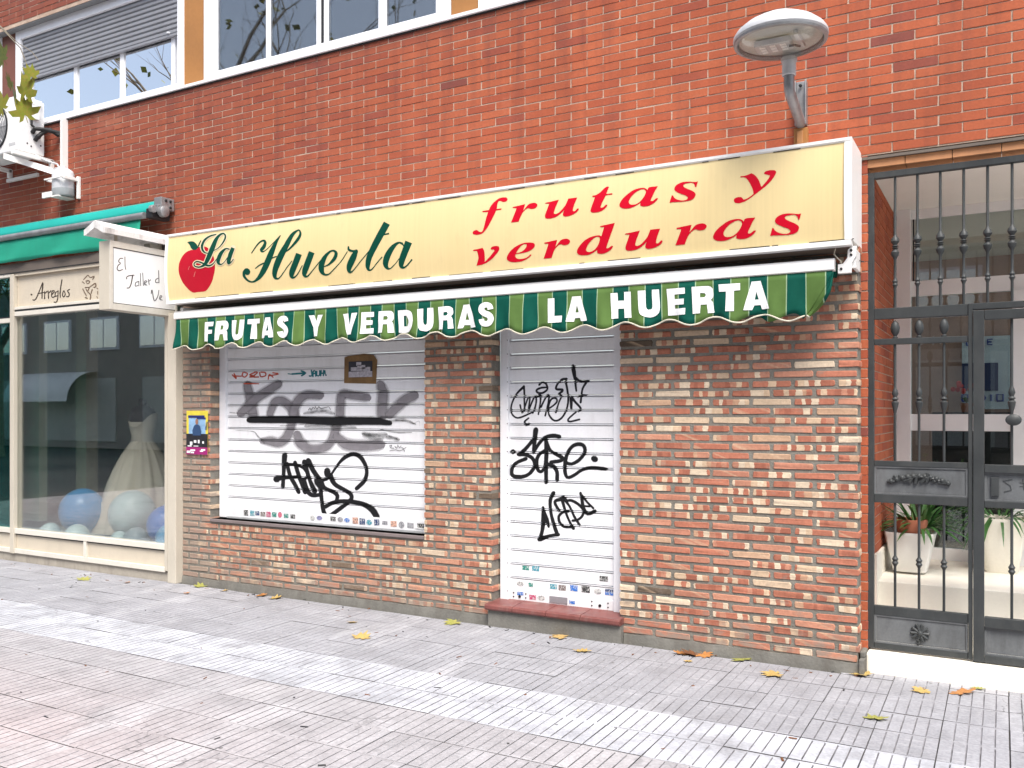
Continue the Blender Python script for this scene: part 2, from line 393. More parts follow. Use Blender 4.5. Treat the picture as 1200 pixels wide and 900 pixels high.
for j in range(-20, 5):
    y0 = -1.19 + .2885*j
    for i in range(-52, 18):
        x0 = -.258 + .2845*i
        if y0 > .02 or (x0 < -6.6 and y0 > -.14) or (x0 < -.84 and y0 > -.10): continue
        s_ = seen((x0+.14, y0+.14, 0)); cells.append((-(1e6/s_[2]**3) if s_ else 0, x0, y0))
cells.sort()
rt = random.Random(3)
rest = MB()
for q, (k, x0, y0) in enumerate(cells):
    me = tms[rt.randrange(8)]; ox, oy = rt.uniform(-.001,.001), rt.uniform(-.001,.001)
    if q < 300 and k < 0:
        o = bpy.data.objects.new('tile', me); COL.objects.link(o); o.parent = pave; o.location = (x0+.002+ox, y0+.002+oy, 0)
    else:
        rest.add([(v.co.x+x0+.002+ox, v.co.y+y0+.002+oy, v.co.z) for v in me.vertices], [tuple(p_.vertices) for p_ in me.polygons]); rest.m[-len(me.polygons):] = [p_.material_index for p_ in me.polygons]
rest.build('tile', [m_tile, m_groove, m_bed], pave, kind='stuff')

# ------------------------------------------------------------------ bricks
def brick_mesh(name, L, h, dep, mat, seed, rough=.0028, inset=.004, cham=.005, corner=.22):
    r = random.Random(seed); j = lambda k=1: r.uniform(-rough, rough)*k
    c = h*corner
    ol = [(-L/2+c*.5,-h/2),(L/2-c*.5,-h/2),(L/2,-h/2+c),(L/2,h/2-c),(L/2-c*.5,h/2),(-L/2+c*.5,h/2),(-L/2,h/2-c),(-L/2,-h/2+c)]
    ol = [(x+j(1.2), z+j()) for x, z in ol]
    v = [(x*(1-2*inset/L), j(.5), z*(1-2*inset/h*.6)) for x, z in ol] + [(x, cham, z) for x, z in ol] + [(x, dep, z) for x, z in ol]
    f = [tuple(range(7,-1,-1))] + [(a+i, a+(i+1)%8, a+8+(i+1)%8, a+8+i)[::-1] for a in (0,8) for i in range(8)]
    f[0] = tuple(range(8))
    me = bpy.data.meshes.new(name); me.from_pydata(v, [], f); me.materials.append(mat)
    bm = bmesh.new(); bm.from_mesh(me); bmesh.ops.recalc_face_normals(bm, faces=bm.faces); bm.to_mesh(me); bm.free()
    # an open back: flip if needed so the front face looks to -y
    if me.polygons[0].normal.y > 0:
        me.flip_normals()
    return me
def lay(parent, spots, meshes, L0, mat, rot=None, name='brick', limit=300):
    """spots: (x, y, z, length). The ones that show largest become parts, the rest one joined part."""
    P0 = ORG[parent.name]; sc = []
    for (x,y,z,l) in spots:
        s_ = seen((x,y,z)); sc.append((-(l/s_[2]**2) if s_ else 0, x,y,z,l))
    sc.sort(); r = random.Random(5); rest = MB()
    for q, (k,x,y,z,l) in enumerate(sc):
        me = meshes[r.randrange(len(meshes))]; s = l/L0
        dx, dz, dy = r.uniform(-.0015,.0015), r.uniform(-.0015,.0015), r.uniform(-.0018,.0012)
        if q < limit and k < 0:
            o = bpy.data.objects.new(name, me); COL.objects.link(o); o.parent = parent
            o.location = (x+dx-P0[0], y+dy-P0[1], z+dz-P0[2]); o.scale = (s,1,1)
        else:
            rest.add([(v.co.x*s+x+dx, v.co.y+y+dy, v.co.z+z+dz) for v in me.vertices], [tuple(p_.vertices) for p_ in me.polygons])
    if rest.v:
        rest.build(name, mat, parent, kind='stuff')

# shop wall of flashed brick ---------------------------------------
shop = thing('shop_wall', (-3.5,0,0), 'mottled red and cream brick ground floor wall around the two white roller shutters', 'wall')
bl = [brick_mesh('brick', .230, .0365, .11, m_blow, 100+i) for i in range(12)]
spots = []
def fill(a, b, k, anchor):
    z = .0855 + .0553*k; ph = 0 if k % 2 == 0 else .125
    n0 = int((anchor - b)/.25) - 2; n1 = int((anchor-a)/.25)+3
    for n in range(n0, n1):
        r_ = anchor + ph - .25*n + (.25 if ph else 0); l_ = r_ - .25
        r_, l_ = min(r_, b+.01), max(l_, a-.01)
        x1 = r_ - .01; x0 = l_ + .01
        if x1 - x0 > .035: spots.append(((x0+x1)/2, 0, z, x1-x0))
for k in range(0, 45):
    z = .0855 + .0553*k
    fill(-2.219, -.729, k, -.729)
    if z < .565: fill(-6.397, -3.194, k, -3.194)
    else:
        fill(-6.397, -6.044, k, -6.044); fill(-3.786, -3.194, k, -3.194)
lay(shop, spots, bl, .230, m_blow)
mo = MB()
for a, b, z0, z1 in ((-6.397,-6.052,.592,2.62),(-3.778,-3.202,.592,2.62),(-2.211,-.737,.03,2.62),(-6.397,-3.202,.03,.592),(-6.052,-3.778,2.27,2.62),(-3.202,-2.211,2.25,2.62)):
    mo.box(a, b, .0045, .125, z0, z1)
mo.build('mortar', m_mlow, shop)
# cement base course, uneven top
pb = MB(); xs = [-6.397 + .0915*i for i in range(36)]
def plinth(x0, x1):
    n = max(2, int((x1-x0)/.09)); r = random.Random(int(x0*100))
    for i in range(n):
        a, b = x0+(x1-x0)*i/n, x0+(x1-x0)*(i+1)/n
        if i == 0: h0 = .062 + r.uniform(-.006,.006)
        h1 = .062 + r.uniform(-.008,.008)
        pb.hexa([(a,-.014,-.01),(b,-.014,-.01),(b,.1,-.01),(a,.1,-.01)], [(a,-.004,h0),(b,-.004,h1),(b,.1,h1),(a,.1,h0)]); h0 = h1
plinth(-6.397, -3.20); plinth(-2.185, -.722)
pb.build('plinth', m_conc, shop)
wsl = MB().box(-6.044,-3.786,-.012,.165,.567,.592).build('window_sill', m_sill, shop, bevel=.004)
MB().box(-.728,-.700,-.03,.12,-.01,.09).box(-.728,-.699,.02,.14,.09,.125).build('cement_lump', m_conc, shop, bevel=.008)

# upper facade --------------------------------------------------------
bld = thing('apartment_building', (-4,.13,0), 'red brick apartment building front with white framed windows above the shops', 'building')
bu = [brick_mesh('brick', .2350, .0505, .05, m_bup, 300+i, .0010, .0015, .0025, .07) for i in range(10)]
sp2 = []
def fill2(a, b, k, y=.13):
    z = 3.814 + .0574*k; ph = 0 if k % 2 == 0 else .12175
    n = int((-.444-b)/.2435) - 3
    while True:
        r_ = -.444 + ph - .2435*n; l_ = r_ - .2435; n += 1
        if r_ < a: break
        r2, l2 = min(r_, b+.004), max(l_, a-.004)
        if r2-l2 > .04: sp2.append(((r2+l2)/2, y, z, r2-l2-.0070))
for k in range(-64, 38):
    z = 3.814 + .0574*k
    if z > 4.475 and not z > 5.60: continue
    if z > 5.60: fill2(-11.5, -6.0, k); continue
    if z < 3.03: fill2(-.95, -.700, k); continue
    fill2(-11.5, 2.6, k)
lay(bld, sp2, bu, .2350, m_bup)
mu = MB()
for a, b, z0, z1 in ((-11.5,2.6,3.035,4.462),(-.95,-.702,.02,3.035),(-11.5,-5.9,5.585,7.5),(-11.5,-.95,2.95,3.035)):
    mu.box(a, b, .1335, .24, z0, z1)
mu.build('mortar', m_mup, bld)
MB().box(-11.5,-5.9,.1385,.24,5.573,5.585).build('soffit', M('grey_soffit', (.17,.175,.18), .7), bld)
# lintel of terracotta slips over the gateway, with a dark flashing
lint = MB()
for i in range(14): lint.box(-.74+.245*i, -.74+.245*i+.241, .135, .30, 2.962, 3.006)
lint.build('lintel_slip', M('ochre_lintel_tile', (.47,.22,.10), .7, .2), bld)
MB().box(-.76,2.6,.118,.30,3.008,3.024).build('flashing', m_brown, bld)

def win(name, label=None): return None
# window strip above the sill line
sill = MB().box(-11.5,-3.0,.105,.30,4.468,4.494).box(-3.0,2.6,.105,.30,4.468,4.494)
sill.build('sill', m_whitealu, bld, bevel=.003)
MB().box(-11.5,2.6,.121,.135,4.455,4.467).build('drip_gap', m_dark, bld)
def frame(mb, x0, x1, z0, z1, w, y0, y1, m=0):
    mb.box(x0,x0+w,y0,y1,z0,z1,m); mb.box(x1-w,x1,y0,y1,z0,z1,m); mb.box(x0+w,x1-w,y0+.001,y1,z0,z0+w,m); mb.box(x0+w,x1-w,y0+.001,y1,z1-w,z1,m)
for x0, x1 in ((-6.62,-6.36),(-3.68,-3.44)):
    MB().box(x0,x1,.21,.30,4.494,5.573).build('wall_panel', m_ochre, bld)
MB().box(-9.46,-9.22,.21,.30,4.494,5.573).build('wall_panel', m_redpanel, bld)
# left window, blind half down
w1 = MB(); frame(w1, -9.21, -6.62, 4.494, 5.573, .085, .20, .28)
w1 = w1.build('window', m_whitealu, bld, bevel=.003, label='upper left window with its grey roller blind pulled half down')
st = MB()
for x0, x1 in ((-9.04,-9.00),(-8.30,-8.245),(-7.585,-7.53),(-6.85,-6.80)): st.box(x0,x1,.252,.285,4.50,5.1)
st.box(-9.0,-6.8,.262,.285,4.497,4.52); st.build('sash', m_whitealu, w1, bevel=.002)
for x0, x1 in ((-9.0,-8.30),(-8.245,-7.585),(-7.53,-6.85)):
    MB().box(x0,x1,.266,.270,4.52,5.57).build('pane', m_glassup, w1)
for i in range(11):
    z = 5.065 + .0462*i
    MB().add([(x,y,zz) for x in (-9.12,-6.705) for y, zz in ((.236,z),(.224,z+.012),(.224,z+.036),(.236,z+.0455),(.246,z+.0455),(.246,z))],
      [(0,1,7,6),(1,2,8,7),(2,3,9,8),(3,4,10,9),(4,5,11,10),(5,0,6,11),(0,5,4,3,2,1),(6,7,8,9,10,11)]).build('slat', m_slat2, w1, smooth=False)
MB().box(-9.12,-6.705,.219,.25,5.043,5.064).build('bottom_bar', m_slat2, w1)
MB().box(-6.85,-6.83,.20,.225,5.075,5.085).build('latch', m_whitealu, w1)
MB().box(-9.3,-6.5,.44,.46,4.4,5.7).build('room_back', m_dim, bld)
# middle window, four sliding sashes
w2 = MB(); frame(w2, -6.355, -3.685, 4.494, 5.573, .10, .20, .28)
w2 = w2.build('window', m_whitealu, bld, bevel=.003, label='upper middle window with four white sliding sashes')
for i, (x0, x1, yy) in enumerate(((-6.255,-5.56,.225),(-5.60,-4.98,.212),(-4.95,-4.33,.212),(-4.36,-3.785,.225))):
    sh = MB(); frame(sh, x0, x1, 4.500, 5.57, .048, yy, yy+.03); sh = sh.build('sash', m_whitealu, w2, bevel=.002)
    MB().box(x0+.048,x1-.048,yy+.012,yy+.016,4.548,5.52).build('pane', m_glassb, w2)
MB().box(-4.965,-4.945,.205,.235,4.494,5.57).build('gasket', m_dark, w2)
MB().box(-6.3,-3.7,.256,.262,4.4,5.7).build('inner_blind', M('closed_inner_blind', (.74,.75,.72), .7), w2)
# right window (only its sill corner shows) and the far left one
for a, b, lb in ((-3.435,-.80,'upper right window at the top edge'),(-12.0,-9.465,'far left upper window at the photo edge')):
    w3 = MB(); frame(w3, a, b, 4.494, 5.573, .09, .20, .28); w3 = w3.build('window', m_whitealu, bld, bevel=.003, label=lb)
    MB().box(a+.09,b-.09,.236,.24,4.584,5.48).build('pane', m_glassup, w3)

# lettering and painted marks: strips and outlines in 0.1 mm on their own flat surface (delta coded)
PRINT={
'La_outline':'s-56790 29960 30 -70 -80 60 90 -200 -120 20 110 -250 -160 0 110 -270 -160 -10 120 -270 -180 -10 150 -280 -190 -20 210 -290 -180 -50 250 -290 -190 -60 290 -290 -170 -80 320 -280 -160 -90 380 -260 -130 -120 430 -230 -100 -120 460 -200 -70 -140 490 -170 -50 -130 510 -130 -10 -140 510 -60 30 -140 490 0 50 -130 460 50 70 -110 420 100 100 -110 350 160 130 -90 270 190 120 -70 210 210 130 -50 140 220 140 -40 60 230 120 -20 20 240 110 -10 10 230 100 -10 20 220 110 10 10 170 50 50 10 50;s-57240 28480 -40 50 80 -40 -120 150 100 0 -160 200 170 50 -150 210 180 50 -160 210 180 60 -180 200 180 80 -220 190 170 100 -270 190 150 120 -300 190 140 120 -330 190 110 120 -360 180 80 120 -380 160 60 120 -400 130 40 120 -420 100 0 120 -420 40 -50 130 -380 -50 -90 110 -310 -120 -110 100 -220 -190 -150 70 -80 -250 -160 30 70 -290 -150 0 170 -300 -140 -20 250 -300 -130 -40 310 -300 -130 -50 360 -310 -140 -70 430 -310 -140 -90 500 -300 -120 -120 560 -280 -120 -140 620 -270 -110 -160 670 -260 -100 -160 700 -270 -90 -160 720 -270 -80 -140 730 -280 -80 -150 730 -280 -70 -150 720 -270 -80 -140 720 -270 -70 -140 700 -270 -70 -150 680 -260 -70 -130 650 -270 -70 -120 620 -270 -60 -100 570 -270 -50 -80 510 -280 -40 -70 430 -300 -60 -60 340 -310 -80 -50 250 -310 -110 -50 180 -300 -120 -30 120 -290 -100 -20 50 -270 -110 0 -20 -260 -110 20 -80 -240 -100 30 -130 -230 -70 30 -200 -200 -20 20 -290 -140 -20 20 -340 -70 -10 20 -370 20 0 10 -350 110 20 10 -290 180 50 30 -240 220 60 30 -170 240 50 0 -60 270 80 -10 40 260 110 -30 100 260 140 -40 120 250 130 -50 160 250 120 -60 200 240 130 -70 220 240 140 -80 210 260 170 -70 140 290 160 -40 80 300 160 -20 20 300 160 0 -50 290 150 10 -120 280 140 40 -180 250 120 60 -220 220 100 60 -230 200 100 80 -240 170 100 70 -250 160 90 90 -260 140 80 90 -250 140 80 90 -250 130 20 60 -190 110 -30 60 -70 40;s-55090 28510 -20 -60 -40 80 -60 -180 -100 60 -70 -240 -90 20 -90 -240 -110 40 -70 -250 -140 30 30 -270 -180 0 170 -280 -170 -40 280 -280 -160 -60 350 -300 -170 -70 430 -320 -140 -90 500 -310 -120 -110 570 -280 -90 -110 600 -260 -80 -120 630 -240 -60 -110 640 -220 -40 -100 640 -200 -40 -110 640 -160 -20 -120 640 -90 30 -140 600 30 80 -120 510 130 110 -100 400 190 150 -80 250 240 170 -50 70 270 160 10 -80 250 130 30 -150 230 120 60 -180 190 120 60 -200 170 120 90 -230 150 110 100 -230 140 110 110 -230 140 110 100 -240 140 30 70 -180 100 -30 60 -70 30;s-54810 28820 160 -60 -190 -10 460 -170 -140 -100 600 -230 -70 -130 610 -230 -80 -120 630 -240 -70 -130 640 -230 -70 -130 650 -220 -60 -130 660 -210 -50 -140 660 -190 -40 -120 650 -180 -30 -120 650 -150 -20 -100 640 -120 10 -100 610 -60 30 -110 560 50 170 -160 270 310 240 -30 -110 350 120 50 -200 290 100 60 -220 230 80 60 -230 190 70 60 -240 160 70 60 -260 150 60 70 -260 140 50 50 -250 150 30 80 -200 110 -40 60 -70 40',
'La':'s-56880 29930 10 -20 -30 20 30 -70 -40 10 40 -90 -160 -10 40 -100 -170 0 50 -110 -170 -10 70 -120 -170 -20 90 -130 -170 -50 110 -130 -180 -50 130 -140 -170 -80 160 -140 -150 -80 200 -140 -120 -110 230 -120 -90 -120 250 -110 -70 -130 270 -90 -50 -120 290 -70 0 -130 280 -30 20 -120 270 0 50 -110 250 20 60 -110 220 60 90 -90 170 80 110 -80 130 90 110 -60 90 90 110 -40 60 80 120 -40 20 90 110 -10 0 80 100 -10 10 70 110 -20 0 70 30 10 0 50 20 10 0 20;s-57170 28520 -10 20 30 -10 -40 40 20 0 -40 60 180 60 -50 50 170 50 -40 50 180 50 -50 60 160 80 -70 60 160 90 -90 70 150 120 -110 70 130 110 -140 80 110 120 -160 80 80 110 -180 80 60 120 -190 60 30 110 -200 40 0 100 -200 20 -40 110 -180 -20 -70 90 -140 -50 -100 70 -90 -80 -100 60 -40 -110 -120 20 30 -120 -120 0 80 -140 -130 -20 120 -150 -120 -30 160 -160 -120 -50 200 -170 -130 -70 250 -180 -130 -80 310 -190 -120 -110 360 -180 -120 -140 420 -170 -100 -150 450 -180 -100 -160 490 -190 -90 -160 510 -190 -90 -140 530 -200 -80 -150 530 -200 -70 -150 520 -190 -70 -140 510 -190 -80 -140 500 -190 -70 -150 480 -180 -70 -130 450 -190 -70 -120 420 -190 -60 -110 380 -180 -50 -90 320 -170 -60 -70 260 -180 -70 -60 200 -180 -90 -60 130 -170 -120 -50 90 -150 -130 -40 50 -130 -130 -20 20 -110 -120 0 -10 -100 -130 30 -40 -100 -120 30 -50 -90 -90 40 -80 -80 -50 30 -110 -50 -30 50 -140 -30 -20 50 -140 0 10 30 -140 50 30 40 -110 70 60 40 -90 80 90 30 -70 100 90 10 -30 110 100 -10 20 110 130 -30 40 100 140 -50 60 110 140 -50 70 110 130 -60 90 110 130 -80 110 120 150 -70 100 120 150 -60 70 140 140 -40 40 150 150 -20 10 140 140 -10 -20 140 130 20 -50 120 120 30 -80 110 110 50 -90 90 90 70 -80 60 90 60 -70 60 90 80 -70 40 80 80 -70 40 90 90 -70 40 80 90 -70 30 10 10 -60 30 -10 20 -20 10;s-55200 28520 -10 -20 -10 30 -30 -70 -40 20 -30 -90 -100 30 -30 -90 -100 30 -20 -100 -110 30 10 -110 -140 0 80 -120 -150 -30 140 -140 -160 -60 200 -160 -150 -70 260 -190 -140 -80 320 -200 -110 -100 370 -180 -90 -110 400 -170 -80 -110 430 -160 -50 -100 430 -150 -50 -100 430 -140 -30 -110 430 -100 -20 -110 430 -50 20 -110 390 20 80 -110 310 90 100 -80 220 110 120 -60 130 120 130 -30 30 120 120 0 -30 110 100 40 -50 70 110 40 -50 60 110 60 -60 50 100 80 -50 40 110 100 -50 40 120 110 -70 40 110 100 -70 40 0 20 -50 30 -10 10 -10 10;s-55040 28670 400 -150 -70 -120 410 -160 -80 -130 430 -160 -70 -130 440 -150 -70 -120 450 -150 -50 -130 450 -150 -60 -140 450 -130 -40 -120 450 -120 -30 -110 440 -100 -10 -100 420 -80 0 -90 400 -40 30 -90 360 30 120 -110 170 190 170 -10 -60 200 90 40 -100 150 80 60 -90 100 70 50 -80 70 70 50 -80 50 60 60 -80 50 60 70 -80 40 60 50 -90 50',
'apple':'p-58890 29040 120 20 140 0 140 -10 170 -20 180 -30 170 -50 130 -60 120 -90 120 -100 130 -100 130 -110 110 -140 100 -180 90 -200 60 -210 50 -210 20 -220 0 -210 -40 -210 -60 -210 -80 -200 -80 -190 -90 -180 -120 -170 -140 -170 -150 -150 -160 -140 -140 -100 -140 -70 -150 -40 -170 -20 -170 10 -170 0 -140 0 -130 0 -130 0 -140 -10 -140 -10 -140 10 -130 30 -120 60 -140 80 -150 100 -160 140 -160 140 -170 170 -160 180 -140 190 -120 200 -100 200 -70 200 -40 170 -20 170 0 170 20 170 30 160 70 170 90 160 120 170 130 150 150 120 170 110 180 90 200 50 210 40 200 10 190 0 180 -20 150 0 110 50 80 80',
'leaf':'p-60340 29580 110 20 120 20 120 10 140 -10 150 -20 140 -40 140 -70 130 -90 120 -90 70 -100 60 -100 50 -100 -60 -60 -70 -60 -60 -60 -120 0 -130 10 -110 20 -100 50 -90 60 -90 80 -80 100 -70 110 -90 110 -90 70 -90 70;s-58690 29600 30 -10 -30 0 70 -30 -20 -10 90 -50 -50 -70 110 -50 -50 -70 120 -50 -50 -60 130 -60 -40 -70 130 -60 -50 -70 150 -60 -30 -70 140 -60 -40 -70 150 -60 -40 -70 160 -60 0 -40 120 -40 30 -30 40 -10',
'apple_shine':'s-59230 27010 10 -10 -20 -10 40 -10 -10 -10 50 -10 -90 -190 60 -10 -90 -190 70 -10 0 -10 50 -20 10 -20 20 0;s-59920 27520 10 0 -20 0 40 -10 -10 -10 50 -10 -70 -140 40 -10 -80 -130 50 -20 0 -20 40 -10 10 -10 10 0',
'Huerta':'s-52780 27950 -20 10 40 0 -80 40 30 10 -100 60 110 120 -100 60 120 120 -110 70 120 120 -120 70 110 110 -120 70 110 90 -120 90 120 90 -130 100 110 80 -130 100 100 50 -120 120 100 30 -100 140 100 20 -70 160 90 0 -40 170 40 -10 50 170 -10 0 180 110 10 -30 250 50 10 -40 290 0 -10 -40 320 -50 -20 -40 320 -100 -40 -60 330 -140 -50 -70 340 -160 -50 -60 340 -180 -50 -40 320 -210 -60 -50 300 -220 -70 -60 320 -190 -60 -90 370 -100 20 -110 330 10 70 -80 240 80 100 -70 130 130 110 -20 20 130 100 10 -40 110 90 30 -50 90 110 50 -60 70 120 60 -60 60 160 100 -60 50 180 110 -60 50 190 130 -60 50 190 130 -70 50 180 130 -70 50 190 130 -80 60 190 130 -80 60 180 130 -80 70 10 30 -60 50 -10 20 -20 20;s-49730 29130 30 -10 -30 10 70 -40 -30 -20 90 -50 -130 -100 140 -80 -120 -100 180 -110 -130 -110 230 -130 -140 -130 300 -150 -130 -160 350 -160 -140 -170 420 -170 -140 -170 480 -200 -130 -180 530 -210 -120 -170 560 -220 -110 -180 580 -220 -100 -170 580 -230 -110 -170 590 -240 -110 -180 580 -240 -110 -190 560 -230 -120 -170 550 -240 -110 -160 510 -250 -110 -160 470 -230 -100 -140 410 -230 -110 -130 350 -230 -110 -120 290 -220 -120 -100 220 -200 -130 -100 150 -170 -130 -70 90 -150 -130 -40 40 -140 -120 -10 -10 -120 -120 20 -60 -120 -120 50 -90 -130 -110 50 -120 -120 -110 70 -150 -110 -90 100 -190 -110 -90 90 -220 -90 -40 90 -270 -70 -20 60 -300 -20 0 70 -310 30 20 70 -320 60 30 50 -320 100 20 30 -280 160 30 30 -230 190 60 30 -220 190 60 50 -220 180 50 70 -170 140 -20 70 -50 40;s-53610 26730 140 80 -80 -140 440 220 80 -170 570 280 20 -30 570 290 20 -20 570 290 210 -100 440 220 210 0 150 70;s-52380 26690 -20 20 30 -10 -60 50 30 10 -60 70 110 50 -70 70 110 50 -80 80 110 50 -80 90 100 40 -70 100 110 30 -60 110 120 30 -60 110 110 30 -60 110 120 40 -60 100 40 20 -50 80 0 30 -10 30;s-50860 27280 -10 20 30 -20 -40 70 50 0 -60 90 90 30 -60 90 90 30 -60 90 90 20 -50 90 90 30 -50 90 90 20 -50 90 90 10 -50 100 90 20 -40 90 90 20 -40 90 30 10 -30 70 10 30 -10 20;s-49390 27630 -10 20 20 -10 -40 50 30 0 -50 60 190 80 -70 70 180 70 -80 80 190 70 -100 100 190 100 -130 110 190 110 -150 130 210 140 -190 140 190 130 -230 160 150 130 -240 160 130 120 -260 160 90 120 -260 140 70 120 -260 120 40 120 -260 80 0 120 -240 30 -40 120 -200 -10 -60 90 -160 -30 -70 80 -110 -70 -80 50 -50 -110 -100 20 20 -120 -100 -10 70 -120 -110 -20 110 -140 -130 -40 150 -160 -160 -50 210 -190 -160 -80 260 -210 -160 -120 330 -200 -150 -150 380 -200 -150 -170 430 -210 -140 -180 460 -220 -130 -180 480 -230 -140 -160 500 -250 -150 -170 530 -260 -140 -170 550 -270 -140 -170 580 -270 -130 -180 590 -260 -130 -180 600 -260 -110 -180 600 -250 -100 -180 600 -230 -90 -190 590 -200 -80 -180 570 -170 -60 -170 550 -150 -40 -170 530 -100 -10 -150 500 -50 20 -130 450 0 50 -120 390 40 60 -100 320 90 100 -80 220 140 110 -50 120 160 110 -10 50 140 100 0 0 120 90 20 -40 100 80 30 -60 80 90 50 -80 70 110 80 -80 60 150 130 -80 50 170 160 -80 50 180 180 -70 40 160 150 -70 50 150 130 -70 50 140 120 -70 50 130 120 -70 40 140 120 -70 40 10 20 -60 30 -10 20 -20 10;s-45260 26270 -10 20 20 -20 -30 60 30 0 -30 70 140 30 -50 80 130 20 -50 100 140 30 -80 110 140 50 -100 120 160 70 -150 140 160 90 -190 150 160 90 -240 170 120 100 -270 170 90 110 -300 140 70 110 -320 110 30 120 -320 70 10 110 -320 10 -50 110 -260 -70 -80 80 -190 -110 -100 60 -120 -130 -100 40 -70 -140 -100 20 -30 -140 -110 0 20 -130 -120 -10 60 -130 -130 -30 100 -130 -140 -60 140 -140 -160 -70 190 -160 -160 -100 240 -170 -150 -110 300 -180 -140 -120 370 -190 -140 -150 440 -180 -110 -150 490 -170 -90 -150 540 -140 -40 -150 550 -90 -10 -140 550 -40 10 -140 530 20 50 -120 470 60 70 -120 400 110 90 -100 320 130 120 -70 220 140 120 -60 130 150 130 -30 60 140 130 -10 10 130 120 0 -20 120 130 30 -50 100 100 50 -60 70 100 50 -70 70 110 80 -70 60 140 100 -70 50 190 130 -70 50 230 160 -60 50 230 180 -60 40 210 170 -60 40 170 160 -70 40 150 160 -70 40 140 170 -70 30 140 160 -70 40 0 20 -50 30 -10 20 -20 10;s-48010 27580 570 -210 -90 -160 570 -220 -90 -170 570 -210 -90 -170 570 -210 -90 -160 560 -210 -100 -160 560 -220 -100 -170 550 -220 -100 -160 550 -210 -80 -160 550 -170 -40 -150 530 -120 -10 -130 500 -70 20 -120 440 -10 50 -110 370 70 100 -100 240 170 140 -40 90 190 120 0 0 160 110 30 -60 120 90 40 -80 100 90 60 -80 70 100 70 -90 60 110 100 -90 50 120 130 -90 40 130 160 -80 40 130 170 -80 40 130 160 -70 40;s-46700 27600 550 -210 -90 -160 550 -210 -90 -170 560 -210 -90 -160 560 -210 -90 -170 560 -210 -100 -180 560 -200 -100 -180 550 -210 -100 -190 550 -190 -70 -160 540 -160 -30 -140 510 -120 -10 -120 470 -70 20 -110 420 0 50 -100 340 70 90 -90 240 140 110 -50 130 160 130 -20 30 160 110 20 -40 120 100 40 -80 90 80 50 -90 80 90 80 -80 60 110 90 -70 60 170 140 -70 50 190 160 -60 50 200 160 -70 50 160 140 -60 50 110 100 -60 40 90 70 -60 40 70 60 -60 40 80 70 -60 40;s-42850 27620 40 0 -40 -20 120 0 -20 -40 170 -10 0 -50 180 -10 -10 -50 190 -10 10 -70 190 30 50 -80 150 100 80 -50 110 130 100 -50 80 140 100 -30 60 140 100 -30 40 150 100 -20 10 160 100 -10 0 170 100 -10 -10 180 90 -10 -10 190 70 20 0 140 40 40 0 50;s-42060 27310 80 -30 -110 0 250 -110 -90 -60 330 -150 -100 -100 380 -170 -100 -90 440 -210 -100 -100 490 -230 -90 -120 520 -230 -100 -130 530 -240 -90 -140 530 -240 -90 -150 520 -220 -70 -140 510 -190 -40 -120 490 -150 -10 -120 450 -100 0 -100 420 -50 20 -100 370 10 50 -90 310 70 70 -80 230 120 100 -50 130 150 100 -20 30 150 90 20 -40 120 80 30 -80 90 70 60 -70 70 100 70 -60 60 130 110 -60 50 160 140 -60 40 170 150 -60 40 180 150 -60 50 190 170 -60 40 210 170 -60 40 210 170 -60 50 210 180 -60 40 10 20 -50 30 -10 20 -10 10;s-37800 27360 -10 -30 -10 40 -30 -90 -50 30 -40 -120 -70 20 -50 -110 -90 40 -40 -120 -100 20 0 -130 -120 10 50 -150 -140 -20 110 -170 -140 -40 160 -190 -150 -60 220 -210 -150 -70 280 -240 -150 -110 340 -240 -150 -120 390 -250 -140 -140 430 -250 -130 -150 480 -230 -100 -140 500 -220 -80 -160 520 -180 -60 -150 520 -150 -30 -150 510 -100 -10 -140 500 -30 40 -130 440 20 50 -120 380 80 80 -90 300 120 90 -70 220 140 120 -60 120 150 130 -20 30 130 120 20 -30 90 120 50 -50 70 130 80 -60 60 130 100 -60 50 120 90 -60 40 100 90 -50 40 100 90 -50 40 100 90 -60 40 100 90 -60 50 10 20 -50 40 -10 20 -10 10;s-38130 27450 20 20 0 -30 60 60 30 -40 70 90 80 -50 70 90 90 -50 70 80 70 -40 80 70 50 -50 100 50 20 -30 110 10 10 -50 100 0 10 -50 80 -10 0 -60 80 0 10 -20 60 0 20 -10 20 0;s-39580 29140 560 -300 -120 -180 550 -300 -120 -180 550 -300 -130 -190 550 -290 -130 -190 540 -290 -140 -200 540 -290 -140 -220 530 -280 -150 -210 530 -270 -130 -210 520 -260 -130 -210 510 -240 -130 -200 500 -240 -120 -210 490 -210 -100 -190 490 -180 -70 -190 480 -140 -50 -180 470 -110 -20 -160 450 -80 -10 -150 420 -50 10 -130 380 -10 50 -110 320 30 60 -100 250 80 80 -70 160 120 110 -40 60 140 100 0 -10 120 110 30 -60 90 100 50 -70 70 110 90 -70 60 130 110 -70 50 130 130 -70 50 130 110 -70 50 120 100 -70 50 120 100 -60 50 130 90 -70 60 120 100 -70 60;s-39600 28110 -20 120 280 20 -30 110 270 10 -30 120;s-37600 27540 580 -240 -70 -150 570 -240 -70 -160 550 -230 -70 -160 540 -220 -80 -160 530 -210 -80 -160 520 -210 -90 -170 520 -210 -80 -180 510 -180 -60 -160 500 -150 -30 -150 480 -110 -10 -140 450 -60 10 -120 410 -10 40 -120 350 70 100 -100 230 160 130 -50 100 180 120 -10 20 160 110 20 -50 130 90 40 -70 100 90 60 -70 80 100 70 -80 70 90 70 -80 70 90 70 -80 70 90 80 -90 60 90 80 -90 70 90 70 -100 80',
